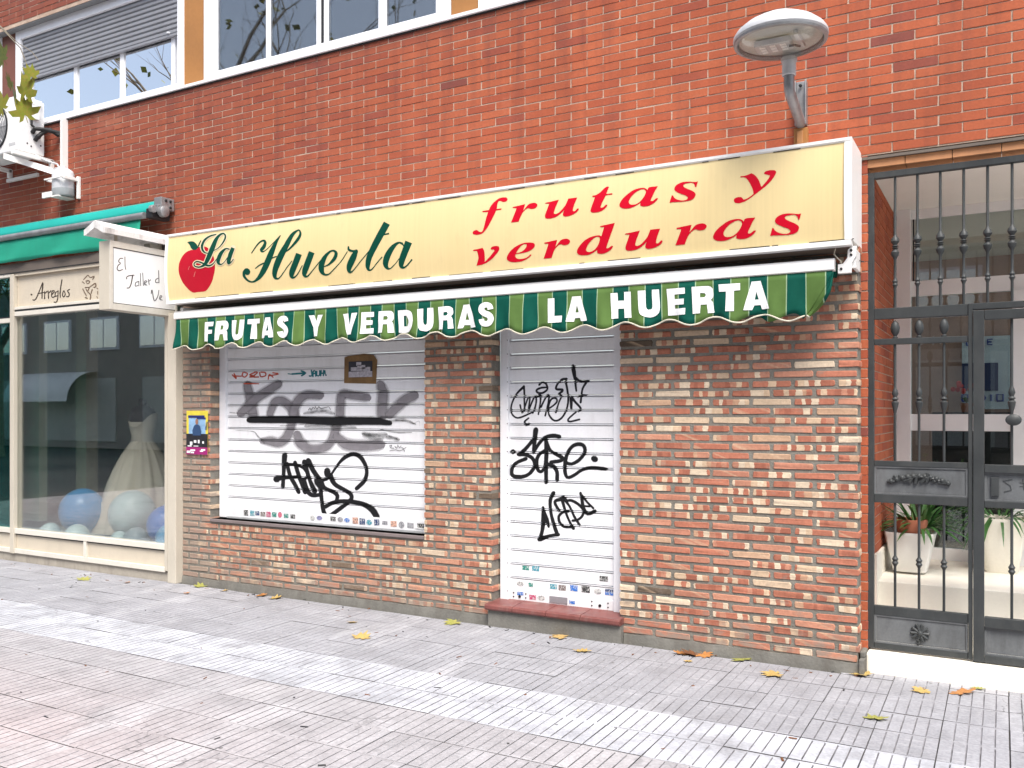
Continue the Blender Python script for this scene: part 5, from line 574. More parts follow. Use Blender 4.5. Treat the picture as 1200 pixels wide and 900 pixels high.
'taller':'s-5358 28192 -2 -17 -9 16 -7 -50 -23 6 -9 -65 -89 -4 -9 -64 -97 -6 5 -62 -95 -38 41 -46 -81 -90 65 -27 -64 -114 79 -13 -23 -110 86 27 66 -70 56 62 91 -35 50 59 32 -18 73 8 -35 -29 47 -45 -93 -59 49 -51 -89 -81 69 -37 -61 -107 80 -19 -45 -118 84 -5 -12 -106 87 21 36 -88 79 54 75 -67 59 79 109 -26 10 90 127 38 -27 75 130 73 -31 60 127 70 -26 49 16 16 -19 38 4 17 -7 13;s-5198 28371 19 3 -18 -13 56 9 -9 -22 74 12 3 -274 74 12 3 -275 73 13 9 -221 74 16 21 -132 72 22 27 -78 71 28 27 -75 71 29 15 -15 55 22 22 -2 18 7;s-4956 26496 -13 -14 5 20 -40 -41 -11 18 -52 -53 -36 25 -51 -53 -29 17 -65 -37 0 12 -70 12 34 45 -59 37 67 61 -48 54 100 56 -28 70 155 48 -14 75 197 44 -9 77 201 46 -10 76 28 15 -7 59 12 23 -3 20;s-4434 26924 31 0 -33 -17 91 -1 -21 -33 119 -2 -46 -245 114 -2 -46 -244 108 -4 -49 -206 101 -10 -54 -157 93 -19 -57 -122 82 -28 -56 -81 62 -47 -52 -32 22 -71 -64 -5 -1 -77 -75 -8 -2 -77 -29 -12 -1 -59 -15 -21 0 -20;s-3829 26450 6 -15 -17 11 17 -46 -26 -2 22 -60 -97 -38 22 -60 -103 -41 34 -54 -86 -69 63 -28 -46 -113 74 -5 -17 -128 76 11 28 -95 57 50 102 -2 -15 60 105 51 -27 53 100 49 -26 51 17 15 -20 40 4 18 -7 14;s-3833 26493 18 3 -17 -12 52 8 -7 -20 68 11 7 -201 69 11 8 -201 68 11 9 -18 52 9 17 -6 18 2;s-3680 27199 17 3 -17 -12 52 8 -8 -20 69 11 19 -536 69 10 19 -537 69 11 9 -17 53 8 18 -7 18 3;s-3436 27266 18 3 -17 -13 53 10 -7 -20 70 12 31 -536 69 12 31 -537 69 12 9 -17 53 9 18 -7 18 3;s-3227 26322 -13 10 20 -1 -37 27 22 11 -48 36 88 84 -48 36 91 86 -53 32 49 80 -70 -14 -72 46 -21 -61 -109 -3 8 -63 -100 -47 57 -37 -45 -98 76 -6 -18 -120 78 9 18 -100 70 38 78 -42 29 62 95 -3 14 62 88 -2 13 60 23 6 10 46 15 15 3 16;s-2875 26782 18 5 -15 -14 53 15 -5 -20 69 19 45 -226 73 21 45 -225 77 21 13 -18 59 16 22 -5 20 6;s-2801 26575 -12 10 20 -2 -36 29 22 11 -47 38 79 69 -48 38 78 70 -47 38 11 19 -36 29 -3 18 -13 9;s-1805 27005 9 -14 -21 8 27 -43 -27 -6 34 -55 -88 -46 34 -56 -94 -50 45 -50 -74 -71 69 -24 -32 -101 79 2 -1 -108 79 19 39 -83 57 54 98 -10 -2 65 103 32 -15 59 98 31 -15 57 20 13 -11 44 8 18 -4 15;s-1791 27698 20 3 -20 -14 61 10 -9 -23 80 13 20 -531 80 13 20 -531 80 12 10 -20 62 10 21 -8 21 4;s-2541 25510 -21 -1 21 11 -60 -2 12 22 -78 -2 21 160 -80 -2 21 155 -81 9 -44 8 82 32 59 -263 89 23 79 -411 92 27 101 -272 77 56 188 45 -62 46 136 205 -69 24 105 211 -67 13 58 179 -68 4 32 189 -70 0 32 187 -71 -1 -5 19 -55 0 -17 10 -18 0;s-1653 25186 -13 9 22 0 -41 26 22 11 -53 35 80 82 -53 35 82 84 -57 30 48 77 -72 -3 -44 63 -45 -53 -88 21 -8 -61 -91 -32 52 -37 -55 -95 70 -13 -41 -126 78 0 5 -111 74 34 86 -54 36 62 114 -15 22 63 108 -13 20 60 24 4 16 46 17 14 5 15',
'arreglos':'s-85940 27140 50 40 0 -50 120 100 60 -50 160 130 20 -10 160 130 20 -10 160 140 90 -20 130 100 80 20 40 30;s-85640 26550 0 30 10 -20 20 70 50 -20 20 90 150 -30 20 100 180 -20 -50 100 200 70 -130 80 190 180 -150 60 200 260 -150 50 190 280 -140 50 240 370 -140 40 250 380 -150 50 100 160 -40 100 -100 -110 190 -20 -80 -370 200 -20 -70 -350 210 -20 -10 -250 200 -20 0 -230 190 -10 0 -230 180 -10 20 -30 140 -10 40 -20 50 -10;s-84790 27120 0 20 30 -20 -20 60 40 -10 -20 80 510 30 -20 80 510 20 -20 80 40 10 -20 60 10 20 0 20;s-83660 27290 30 0 -30 -10 90 0 -20 -20 130 -10 0 -350 150 -10 0 -360 180 0 20 -30 140 -10 50 -20 50 0;s-83650 27030 -20 20 30 -10 -60 50 40 10 -80 60 220 90 -100 80 220 100 -120 90 30 30 -100 70 -10 30 -30 30;s-83060 27330 40 0 -30 -10 100 0 -10 -30 120 0 10 -370 150 0 10 -370 180 0 30 -30 130 -10 40 -20 50 0;s-83020 27030 -20 10 40 -10 -60 40 30 10 -80 50 200 90 -100 70 200 100 -120 90 30 30 -100 70 -20 40 -30 20;s-82530 26800 -20 10 30 0 -60 30 30 10 -80 40 190 120 -90 60 200 130 -110 60 120 110 -150 30 -90 110 -80 -70 -190 40 10 -90 -180 -40 120 -70 -90 -130 150 -30 -60 -160 150 -30 -20 -160 150 0 40 -120 140 20 80 -100 120 50 130 -70 40 90 140 10 -60 80 120 50 -80 70 100 50 -60 60 20 20 -50 40 -10 20 -10 10;s-81470 27170 20 -10 -30 20 40 -60 -40 0 50 -80 -140 -40 60 -70 -150 -30 80 -80 -120 -70 130 -50 -60 -130 150 -20 -10 -150 150 0 50 -120 120 50 160 -30 -40 90 140 40 -60 70 120 40 -50 60 20 10 -40 50 10 20 -20 20;s-81470 27260 30 0 -30 -10 100 -10 -10 -20 120 -10 -20 -270 130 -10 -20 -270 140 -10 -40 -220 150 -30 -60 -160 140 -40 -80 -120 130 -50 -80 -70 100 -70 -50 0 0 -100 -80 20 -50 -90 -110 30 -50 -100 -60 0 -40 -80 -40 -20 -10 -20;s-81200 26870 -30 0 30 0 -80 20 10 20 -90 20 160 540 -120 20 160 530 -150 30 90 290 -170 20 -210 -110 160 -30 -110 -400 150 -20 -90 -380 150 -20 -20 -280 140 -10 -10 -260 150 -10 0 -270 140 -10 10 -30 120 -10 40 -20 40 0;s-80580 27170 30 -10 -50 0 110 -30 -30 -20 140 -40 -70 -110 130 -50 -80 -120 140 -40 -40 -120 150 -10 20 -130 150 10 70 -120 130 30 130 -80 0 90 160 50 -110 70 120 110 -130 50 80 130 -150 20 -30 120 -140 -10 -80 130 -140 -20 -80 130 -140 -30 -40 20 -100 -20 -40 10 -30 -10;s-79610 27240 20 -20 -30 10 40 -50 -40 0 60 -70 -140 -30 70 -80 -140 -40 100 -80 -110 -80 170 -20 60 -120 150 40 120 -100 150 50 70 -90 160 20 10 -80 170 -10 -10 -90 150 -30 -30 -50 110 -70 -50 -10 20 -90 -110 10 -10 -90 -130 10 0 -90 -40 0 -10 -70 -30 -30 0 -20',
'cherub':'s-77550 27980 -20 20 40 0 -70 40 30 0 -80 60 130 70 -90 60 120 70 -100 70 120 60 -110 70 100 80 -110 60 80 60 -80 70 50 20 20 80 70 -50 90 50 110 -110 90 50 170 -90 20 80 240 0 -50 100 240 50 -60 100 70 20 90 80 -40 -10 140 -50 -100 -100 120 -50 -100 -110 100 -50 -10 -30 80 -30 20 -20 20 -10;s-77230 27820 -10 20 40 -20 -30 70 40 -10 -40 90 100 10 -40 100 90 10 -20 100 80 -10 20 110 100 -20 60 90 100 -40 100 70 30 -10 140 -20 -50 -40 100 -70 -130 -70 70 -70 -100 -20 0 -80 -50 20 -80 -40 -70 70 -80 -20 -80 90 -80 -30 -20 10 -60 -20 -30 0 -20 0;s-77760 27820 20 20 -10 -20 70 50 30 -30 90 60 150 -80 80 50 160 -80 60 40 30 -10 40 30 30 0 10 10;s-77690 27150 40 10 -20 -20 100 30 10 -30 130 30 90 -140 140 40 100 -130 140 30 90 -130 150 40 90 -100 140 40 80 -90 140 40 70 -90 140 40 50 -30 100 40 50 0 30 10;s-77350 27240 0 20 20 -30 0 70 40 -10 10 90 200 -20 10 80 210 -20 -10 80 200 10 -30 70 200 50 -60 70 190 70 -80 70 160 60 -80 80 160 60 -90 90 140 40 -80 110 20 10 90 100 10 -40 190 20 20 -110 190 -10 -10 -70 170 -60 -20 -20 70 -100 -90 -10 30 -100 -110 -10 30 -90 -40 -20 20 -60 -10 -20 0 -20;s-76690 27170 40 -10 -40 0 100 -30 -30 -20 130 -40 -80 -110 140 -50 -80 -110 140 -60 -30 -30 40 -110 0 10 -120 -50 -80 90 -120 -30 -80 100 -110 -30 -30 20 -80 -20 -40 0 -30 0;s-76930 26790 20 20 -10 -30 70 50 20 -30 100 60 150 -100 100 60 150 -110 120 60 80 -90 160 20 10 -120 170 -10 -50 -130 190 -30 -40 -130 200 -40 10 -50 160 -30 50 -30 50 -10;s-76230 27000 50 -10 -40 -10 120 -30 -40 -20 160 -40 -70 -190 130 -30 -80 -180 110 -30 0 -30 90 -20 30 -20 30 0;s-77350 26270 10 20 10 -30 30 70 30 -20 50 90 180 -50 50 90 180 -50 40 90 50 0 30 70 30 20 10 20;s-75590 27060 20 20 0 -20 50 40 30 -20 60 60 90 -40 50 50 90 -40 50 40 30 -10 40 40 20 10 20 10;s-75430 26770 30 0 -30 -10 80 0 -10 -20 110 0 10 -150 110 0 20 -150 100 0 10 -20 80 0 30 -10 20 0;s-75600 26260 30 10 -10 -20 80 20 10 -30 100 30 70 -80 100 40 70 -80 90 40 30 -10 70 20 30 -10 30 10',
}
def parse(key):
    out = []
    for it in PRINT[key].split(';'):
        k, rings = it[0], it[1:].split('|')
        if k == 's':
            a = [int(t) for t in rings[0].split()]; px = pz = 0; L = []
            for i in range(0, len(a), 4):
                px += a[i]; pz += a[i+1]; L.append((px/1e4, pz/1e4, (px+a[i+2])/1e4, (pz+a[i+3])/1e4))
            out.append(('s', L))
        else:
            R = []
            for rg in rings:
                a = [int(t) for t in rg.split()]; px = pz = 0; q = []
                for i in range(0, len(a), 2):
                    px += a[i]; pz += a[i+1]; q.append((px/1e4, pz/1e4))
                R.append(q)
            out.append(('p', R))
    return out
def printed(name, keys, mat, parent, f, cuts=(), d0=.001, xcuts=(), **pr):
    """flat print: strips and filled outlines laid on a surface; f(u, w, lift) -> xyz"""
    bm = bmesh.new(); uvl = bm.loops.layers.uv.new('UVMap'); lift = bm.verts.layers.float.new('lift'); q = 0
    for key in keys:
        for kind, dat in parse(key):
            q += 1
            if kind == 's':
                A = []; n = len(dat)
                for i, (a,b,c,d) in enumerate(dat):
                    h = d0 + .00012*(q % 12) + .0001*i/n
                    va = bm.verts.new((a,0,b)); vb = bm.verts.new((c,0,d)); va[lift] = h; vb[lift] = h; A.append((va,vb))
                for i in range(n-1):
                    try: fc = bm.faces.new((A[i][0],A[i][1],A[i+1][1],A[i+1][0]))
                    except ValueError: continue
                    e0 = min(1, (i)/2.0); e1 = 1
                    for lp, (uu, vv) in zip(fc.loops, ((i/n,0),(i/n,1),((i+1)/n,1),((i+1)/n,0))): lp[uvl].uv = (uu, vv)
            else:
                tri = tessellate_polygon([[Vector((u,w,0)) for u, w in rg] for rg in dat])
                vs = [bm.verts.new((u,0,w)) for rg in dat for u, w in rg]
                for v in vs: v[lift] = d0 + .00012*(q % 12)
                for t in tri:
                    try: fc = bm.faces.new([vs[i] for i in t])
                    except ValueError: continue
                    for lp in fc.loops: lp[uvl].uv = (.5,.5)
    for z in cuts:
        bmesh.ops.bisect_plane(bm, geom=bm.verts[:]+bm.edges[:]+bm.faces[:], plane_co=(0,0,z), plane_no=(0,0,1), dist=1e-6)
    for x in xcuts:
        bmesh.ops.bisect_plane(bm, geom=bm.verts[:]+bm.edges[:]+bm.faces[:], plane_co=(x,0,0), plane_no=(1,0,0), dist=1e-6)
    o3 = ORG[parent.name]
    for v in bm.verts:
        p = Vector(f(v.co.x, v.co.z, max(v[lift], d0))); v.co = p - o3
    me = bpy.data.meshes.new(name); bm.to_mesh(me); bm.free(); me.materials.append(mat)
    return link(name, me, parent, **pr)

# ------------------------------------------------------------------ big shop sign
sign = thing('shop_sign', (-3.5,0,2.75), 'long cream sign with La Huerta in green script, a red apple and red italic words', 'shop sign')
def bulge(z):
    t = (z-2.75)/.285; return .022*max(0, 1-t*t)
SX0, SX1 = -6.29, -.735
zs = [2.478 + (3.022-2.478)*i/10 for i in range(11)]
fb = MB()
fb.add([(x,-.25-bulge(z),z) for z in zs for x in (SX0+.02,SX1-.035)], [(2*i,2*i+1,2*i+3,2*i+2) for i in range(10)])
def signface():
    g = G('cream_sign_acrylic'); p = g.pos(); x, y, z = g.xyz(p)
    n = g.noise(g.scale(p, (1.0,1,.35)), 2.6, 4)
    c = g.mix(g.rng(n, .3, .7, 0, .55), (.775,.62,.325), (.71,.55,.27))
    st = g.noise(g.scale(p, (60,1,.6)), 1.0, 3)
    k = g.rng(st, .3, .7, .965, 1.02); c = g.mix(1.0, c, g.vec(k,k,k), 'MULTIPLY')
    dn = g.noise(g.scale(p, (2.0,1,.8)), 4.0, 5, .65)
    c = g.mix(g.math('MULTIPLY', g.rng(dn, .58, .78), .25), c, (.45,.34,.18))
    return g.fin(c, .33, 0, .45)
m_face = signface()
fb.build('face', m_face, sign, smooth=True)
sf = MB()
sf.add([(x,y,z) for x in (SX0,SX1) for y, z in ((-.255,3.022),(-.262,3.030),(-.262,3.046),(-.245,3.050),(.12,3.050),(.12,3.022))],
       [(i,(i+1)%6,(i+1)%6+6,i+6) for i in range(6)]+[(5,4,3,2,1,0),(6,7,8,9,10,11)])
sf.add([(x,y,z) for x in (SX0,SX1) for y, z in ((-.252,2.478),(-.268,2.474),(-.268,2.447),(-.20,2.447),(-.20,2.452),(-.245,2.478))],
       [(i,(i+1)%6,(i+1)%6+6,i+6) for i in range(6)]+[(5,4,3,2,1,0),(6,7,8,9,10,11)])
sf.build('frame', m_signwhite, sign)
for x0, x1 in ((SX0-.004,SX0+.020),(SX1-.036,SX1+.004)):
    prof = [(-.256-bulge(z)-.004, z) for z in zs] 
    poly = prof + [(.118,3.022),(.118,2.478)]
    MB().prism(poly, lambda u,v,d: (d,u,v), x0, x1).build('end_cap', m_signwhite, sign)
MB().box(SX0+.02,SX1-.02,-.20,.11,2.448,2.458).box(SX0+.02,SX1-.02,.10,.118,2.458,3.03).build('back_tray', m_brown, sign)
gap = MB()
r_ = random.Random(2)
for i in range(26):
    x = r_.uniform(SX0+.2, SX1-.2); gap.box(x, x+r_.uniform(.02,.16), -.2565, -.2545, 3.0195, 3.0235 + r_.uniform(0,.002))
    x = r_.uniform(SX0+.2, SX1-.2); gap.box(x, x+r_.uniform(.03,.25), -.2565, -.2535, 2.4765, 2.4800 + r_.uniform(0,.003))
gap.build('dirt_seam', m_dark, sign, kind='stuff')
mg = M('dark_green_vinyl', (.002,.058,.036), .5, .06, spec=.15); mr = M('red_vinyl', (.56,.003,.020), .5, .05, spec=.12); mcream = M('cream_outline_vinyl', (.72,.60,.40), .45, .04)
sg = lambda u, w, d: (u, -.25-bulge(w)-d, w)
sc_ = [2.5+.045*i for i in range(12)]
printed('apple_emblem', ['apple'], M('apple_red_vinyl', (.44,.006,.022), .5, .08, spec=.15), sign, sg, sc_, .0006, label='red apple emblem beside the word La')
printed('apple_shine', ['apple_shine'], M('apple_shine_vinyl', (.62,.20,.17), .5), sign, sg, sc_, .0016)
printed('leaf', ['leaf'], mg, sign, sg, sc_, .0012)
printed('letter_outline', ['La_outline'], mcream, sign, sg, sc_, .0022)
printed('lettering', ['La'], mg, sign, sg, sc_, .0036, label='green script word La')
printed('lettering', ['Huerta'], mg, sign, sg, sc_, .0006, label='green script word Huerta')
printed('lettering', ['frutas'], mr, sign, sg, sc_, .0012, label='red italic word frutas')
printed('lettering', ['y'], mr, sign, sg, sc_, .0012, label='red italic letter y')
printed('lettering', ['verduras'], mr, sign, sg, sc_, .0012, label='red italic word verduras')

# ------------------------------------------------------------------ striped awning
awn = thing('striped_awning', (-3.5,-.1,2.3), 'rolled up green striped awning with white block lettering on its scalloped valance', 'awning')
MB().add([(x,y,z) for x in (-6.245,-.831) for y, z in ((-.212,2.318),(-.224,2.324),(-.226,2.352),(-.222,2.376),(-.210,2.388),(-.175,2.388),(-.165,2.378),(-.165,2.325),(-.172,2.318))],
   [(k,(k+1)%9,(k+1)%9+9,k+9) for k in range(9)] + [tuple(range(8,-1,-1)), tuple(range(9,18))]).build('front_bar', m_signwhite, awn, smooth=True)
MB().tube([(-6.2,-.02,2.35),(-.85,-.02,2.35)], .045, 14).build('fabric_roll', m_stripe, awn, smooth=True)
def wave(x, z):
    k = max(0, min(1, (2.315-z)/.25))
    w = .013*sin(x*21.8+.6) + .009*sin(x*9.1+2) + .006*sin(x*47+z*12) + .005*sin(x*71-z*25)
    if x < -5.75: w += .016*(min(1, (-5.75-x)/.4))*sin(x*30+z*9)
    return -.215 - k*(.008 + w) 
vb = MB(); NX = 520
xe = lambda z: -.840 - .150*max(0, (2.318-z)/.25)**1.3
xs = [-6.225 + (6.225-.840)*i/NX for i in range(NX+1)]
def scal(x): return 2.066 - .0215*cos(2*pi*(x+2.813)/.2885)
NZ = 7
for x in xs:
    zb = scal(x) + (.004*sin(x*3))
    for j in range(NZ+1):
        z = 2.318 + (zb-2.318)*j/NZ; t = (x+6.225)/(6.225-.84); xx = x if x < -1.5 else -1.5 + (x+1.5)*(xe(z)+1.5)/(.66); vb.v.append((xx, wave(xx,z), z))
for i in range(NX):
    for j in range(NZ):
        a = i*(NZ+1)+j; vb.f.append((a,a+1,a+NZ+2,a+NZ+1)); vb.m.append(0)
val = vb.build('valance', m_stripe, awn, smooth=True)
sl = val.modifiers.new('thick', 'SOLIDIFY'); sl.thickness = .0012; sl.offset = 0
hem = MB(); hem.tube([(x, wave(x,scal(x))-.0005, scal(x)+.004*sin(x*3)) for x in xs if x < -.985], .0048, 6)
hem.build('hem', M('cream_hem_tape', (.62,.58,.47), .8, .1), awn, smooth=True)
# right corner of the valance curled forward on itself
cu = MB(); n = 12
for i in range(n+1):
    t = i/n; z = 2.312 - .238*t; xa = xe(z)
    wd_ = .014 + .13*sin(pi*min(1, t*.93))**1.2*(.30+.70*t)
    for j in range(7):
        a = j/6*2.3                                    # rolls toward the street and back over itself
        cu.v.append((xa + wd_*.55*sin(a) , wave(xa,z) - wd_*.42*(1-cos(a)), z - .012*t*sin(a)))
for i in range(n):
    for j in range(6):
        k = i*7+j; cu.f.append((k,k+7,k+8,k+1)); cu.m.append(0)
cc_ = cu.build('curled_corner', m_stripe, awn, smooth=True)
ch = MB(); ch.tube([cu.v[n*7+j] for j in range(7)], .0045, 6); ch.build('hem', bpy.data.materials['cream_hem_tape'], awn)
vf = lambda u, w, d: (u, wave(u,w)-.0034-d, w)
vx = [-5.9+.016*i for i in range(296)]; vz = [2.11+.02*i for i in range(9)]
for key, nm in (('w1','FRUTAS'),('w2','Y'),('w3','VERDURAS'),('w4','LA'),('w5','HUERTA')):
    printed('lettering', [key], m_white, awn, vf, vz, .0006, vx, label='white block word '+nm)
# end bracket, screws and its cable
br = MB(); br.prism([(-.815,2.300),(-.745,2.300),(-.742,2.355),(-.720,2.39),(-.716,2.448),(-.742,2.448),(-.762,2.43),(-.765,2.385),(-.790,2.352),(-.815,2.352)], lambda u,v,d: (u,d,v), -.205, -.175)
br.box(-.745,-.725,-.175,.01,2.33,2.44)
b_ = br.build('end_bracket', m_signwhite, awn, bevel=.003)
for x, z in ((-.797,2.325),(-.744,2.425),(-.744,2.40)): MB().lathe([(.0001,-.212),(.007,-.210),(.008,-.205)], (x,0,z), 8, 'y').build('bolt', m_black, b_)
MB().tube([(-.83,-.19,2.445),(-.835,-.205,2.41),(-.815,-.22,2.385),(-.80,-.21,2.37),(-.795,-.2,2.35)], .004, 6).build('cable', M('cream_cable', (.5,.45,.35), .6), awn, smooth=True)
MB().box(-6.20,-6.17,-.19,.0,2.32,2.42).build('end_bracket', m_signwhite, awn)
MB().tube([(-.752,-.02,2.405),(-.72,-.03,2.39),(-.70,-.02,2.385)], .003, 5).build('loose_wire', m_black, awn)

# ------------------------------------------------------------------ roller shutters
PROF = [(.0,.018),(.0010,.0),(.0822,.0),(.0832,.018),(.0897,.018),(.0905,-.0012),(.0952,-.0012),(.0962,.018)]
PITCH = .1005
def slat_mesh(x0, x1, name='slat'):
    pts = PROF + [(.0962,.024),(.0,.024)]; n = len(pts)
    v = [(x, y, z) for x in (x0,x1) for z, y in pts]
    f = [(i,(i+1)%n,(i+1)%n+n,i+n) for i in range(n)] + [tuple(range(n-1,-1,-1)), tuple(range(n,2*n))]
    me = bpy.data.meshes.new(name); me.from_pydata(v, [], f); me.materials.append(m_slat)
    bm = bmesh.new(); bm.from_mesh(me); bmesh.ops.recalc_face_normals(bm, faces=bm.faces); bm.to_mesh(me); bm.free()
    return me
def shutter(name, loc, label, x0, x1, zb, ph, ztop, rails):
    t = thing(name, loc, label, 'roller shutter')
    P0 = Vector(loc); me = slat_mesh(x0-loc[0], x1-loc[0]); k = 0
    while True:
        z = ph + PITCH*k; k += 1
        if z < zb + .03: continue
        if z > ztop: break
        o = bpy.data.objects.new('slat', me); COL.objects.link(o); o.parent = t
        o.location = (0, .125-loc[1]+random.uniform(-.0006,.0006), z-loc[2])
    for a, b in rails:
        MB().box(a,b,.098,.150,zb-.01 if name != 'door_shutter' else .165,ztop+.1).build('side_rail', m_whitealu, t, bevel=.003)
    return t
def shz(ph):
    def f(u, w, d):
        r = (w-ph) % PITCH; y = .018
        for (a,ya),(b,yb) in zip(PROF, PROF[1:]):
            if a-1e-7 <= r <= b+1e-7: y = ya+(yb-ya)*(r-a)/(b-a) if b > a else ya; break
        return (u, .125+y-d, w)
    return f
def shcuts(ph, z0, z1):
    c = []; k0 = int((z0-ph)/PITCH)-1; k1 = int((z1-ph)/PITCH)+2
    for k in range(k0, k1):
        for a, _ in PROF: 
            z = ph+k*PITCH+a
            if z0 < z < z1: c.append(z)
    return c
PW, PD = .585, .134
ws = shutter('window_shutter', (-4.9,.125,.6), 'wide white roller shutter with grey sprayed letters, a black bar and a black tag', -5.972, -3.79, .607, PW, 2.3, ((-6.044,-5.968),(-3.80,-3.786)))
MB().box(-5.966,-3.80,.118,.15,.607,.688).build('bottom_bar', m_slat, ws, bevel=.003)
MB().box(-5.966,-3.80,.108,.15,.592,.606).build('bottom_lip', m_rail, ws)
dsh = shutter('door_shutter', (-2.7,.125,.15), 'narrow white roller shutter door with three black graffiti tags above the red tiled step', -3.122, -2.302, .16, PD, 2.3, ((-3.186,-3.120),(-2.303,-2.221)))
MB().box(-3.12,-2.303,.117,.15,.168,.238).build('bottom_bar', m_slat, dsh, bevel=.003)
black = spray('black_spray_paint', (.008,.008,.009), 1.0, .14)
blackm = spray('black_marker_paint', (.010,.009,.014), 1.0, .10)
greys = spray('grey_spray_paint', (.235,.22,.235), .92, .30)
smud = spray('grey_smudged_paint', (.09,.09,.09), .75, .5, .6)
fW, fD = shz(PW), shz(PD)
cW, cD = shcuts(PW, .62, 1.95), shcuts(PD, .55, 1.95)
printed('graffiti', ['grey'], greys, ws, fW, cW, .0006, label='large grey sprayed letters')
printed('graffiti_smudge', ['grey_smudge','bar_smudge'], smud, ws, fW, cW, .0022)
printed('graffiti', ['bar'], black, ws, fW, cW, .0042, label='long black sprayed bar')
printed('graffiti', ['ands'], black, ws, fW, cW, .0008, label='black looping tag low on the shutter')
printed('graffiti', ['redtag'], spray('red_marker_paint', (.50,.07,.035), 1, .1), ws, fW, cW, .0008, label='thin red tag')
printed('graffiti', ['tealtag'], spray('teal_marker_paint', (.01,.16,.19), 1, .1), ws, fW, cW, .0008, label='teal arrow and letters')
printed('graffiti', ['smalltag'], blackm, ws, fW, cW, .0062, label='small black scribble')
printed('graffiti', ['omen'], blackm, dsh, fD, cD, .0008, label='thin black tag at the top of the door')
printed('graffiti', ['sore'], black, dsh, fD, cD, .0008, label='thick black tag in the middle of the door')
printed('graffiti', ['nape'], black, dsh, fD, cD, .0008, label='slanted black tag low on the door')
# stickers: small printed labels along the bottoms
stick_cols = {'k':(.05,.05,.05),'t':(.06,.30,.38),'n':(.03,.06,.16),'b':(.16,.12,.11),'p':(.50,.06,.16),'g':(.03,.24,.19),'r':(.75,.18,.26),'w':(.60,.60,.58),'u':(.04,.17,.55),'o':(.70,.42,.32),'s':(.40,.40,.42),'v':(.30,.30,.50)}
stick_m = {}
def sticker_mat(c):
    if c in stick_m: return stick_m[c]
    g = G('sticker_'+c); p = g.pos()
    lines = g.noise(g.scale(p, (130,1,60)), 1.0, 1)
    base = stick_cols[c]; ink = (.62,.62,.60) if sum(base) < 1.1 else (.12,.12,.13)
    stick_m[c] = g.fin(g.mix(g.rng(lines, .52, .58, 0, .75), base, ink), .45, 0, .35); return stick_m[c]
def sticker(par, x, z, w, h, c, y=.1165, round_=False, tilt=0):
    mb = MB(); n = 12 if round_ else 4; pts = []
    for k in range(n):
        if round_: a, b = cos(2*pi*k/n)*w/2, sin(2*pi*k/n)*h/2
        else: a, b = ((-1,1,1,-1)[k])*w/2, ((-1,-1,1,1)[k])*h/2
        pts.append((x+a*cos(tilt)-b*sin(tilt), z+a*sin(tilt)+b*cos(tilt)))
    mb.prism(pts, lambda u,v,d: (u,d,v), y-.0006, y+.0006).build('sticker', sticker_mat(c), par)
for x, c, w, h, rd in ((-5.74,'k',.05,.048,0),(-5.665,'t',.05,.045,0),(-5.605,'n',.047,.035,0),(-5.54,'b',.055,.038,0),(-5.475,'p',.05,.045,0),(-5.41,'g',.05,.04,0),(-5.345,'r',.045,.05,1),(-5.275,'g',.05,.036,0),(-5.20,'k',.05,.034,0),
   (-4.985,'w',.05,.045,1),(-4.91,'v',.06,.036,1),(-4.765,'k',.055,.036,0),(-4.69,'s',.055,.042,1),(-4.62,'u',.056,.036,1),(-4.535,'o',.056,.05,0),(-4.465,'n',.056,.05,0),(-4.395,'t',.056,.045,1),(-4.32,'n',.05,.046,0),(-4.24,'s',.05,.028,0),(-4.155,'o',.056,.045,0),(-4.08,'s',.055,.055,1),(-3.995,'s',.06,.04,0),(-3.90,'k',.062,.042,0)):
    sticker(ws, x, .649+random.uniform(-.004,.004), w, h, c, round_=rd, tilt=random.uniform(-.06,.06))
MB().prism([(-3.95,.628),(-3.875,.622),(-3.87,.630),(-3.94,.636)], lambda u,v,d: (u,d,v), .112, .116).build('torn_paper', m_white, ws)
for x, z, w, h, c, rd in ((-2.99,.402,.055,.03,'g',0),(-2.91,.405,.058,.036,'t',0),(-2.385,.380,.062,.036,'k',0),(-2.31+.0,.378,.002,.002,'w',0),
   (-3.035,.285,.06,.034,'w',1),(-2.95,.285,.035,.028,'g',0),(-2.77,.29,.055,.034,'t',0),(-2.70,.288,.055,.038,'b',0),(-2.61,.294,.056,.04,'u',0),(-2.52,.295,.062,.044,'k',0),(-2.43,.288,.058,.038,'w',1),(-2.345,.282,.06,.02,'u',0),(-2.345,.304,.06,.018,'n',0)):
    sticker(dsh, x, z, w, h, c, y=.1245 if z > .25 else .1165, round_=rd)
for x, z, w, h, c, rd in ((-3.03,.216,.05,.024,'u',0),(-2.93,.200,.055,.034,'p',0),(-2.86,.201,.06,.036,'w',1),(-2.62,.196,.045,.024,'u',0)):
    sticker(dsh, x, z, w, h, c, y=.1160, round_=rd)
MB().box(-2.795,-2.655,.1125,.117,.178,.225).build('lock_plate', M('grey_steel_plate', (.36,.36,.38), .4, .1, metal=.5), dsh, bevel=.002)
dots = MB()
for x in (-3.085,-2.985,-2.47,-2.35):
    for z in (.190,.218): dots.lathe([(.0001,.113),(.005,.1135),(.0055,.117)], (x,0,z), 8, 'y')
for x in (-3.035,-2.41): dots.lathe([(.0001,.1105),(.010,.112),(.011,.117)], (x,0,.195), 10, 'y')
for k in range(20): dots.lathe([(.0001,.095),(.0035,.0955),(.004,.099)], (-3.126,0,.23+PITCH*k), 6, 'y')
dots.build('rivets', m_black, dsh)

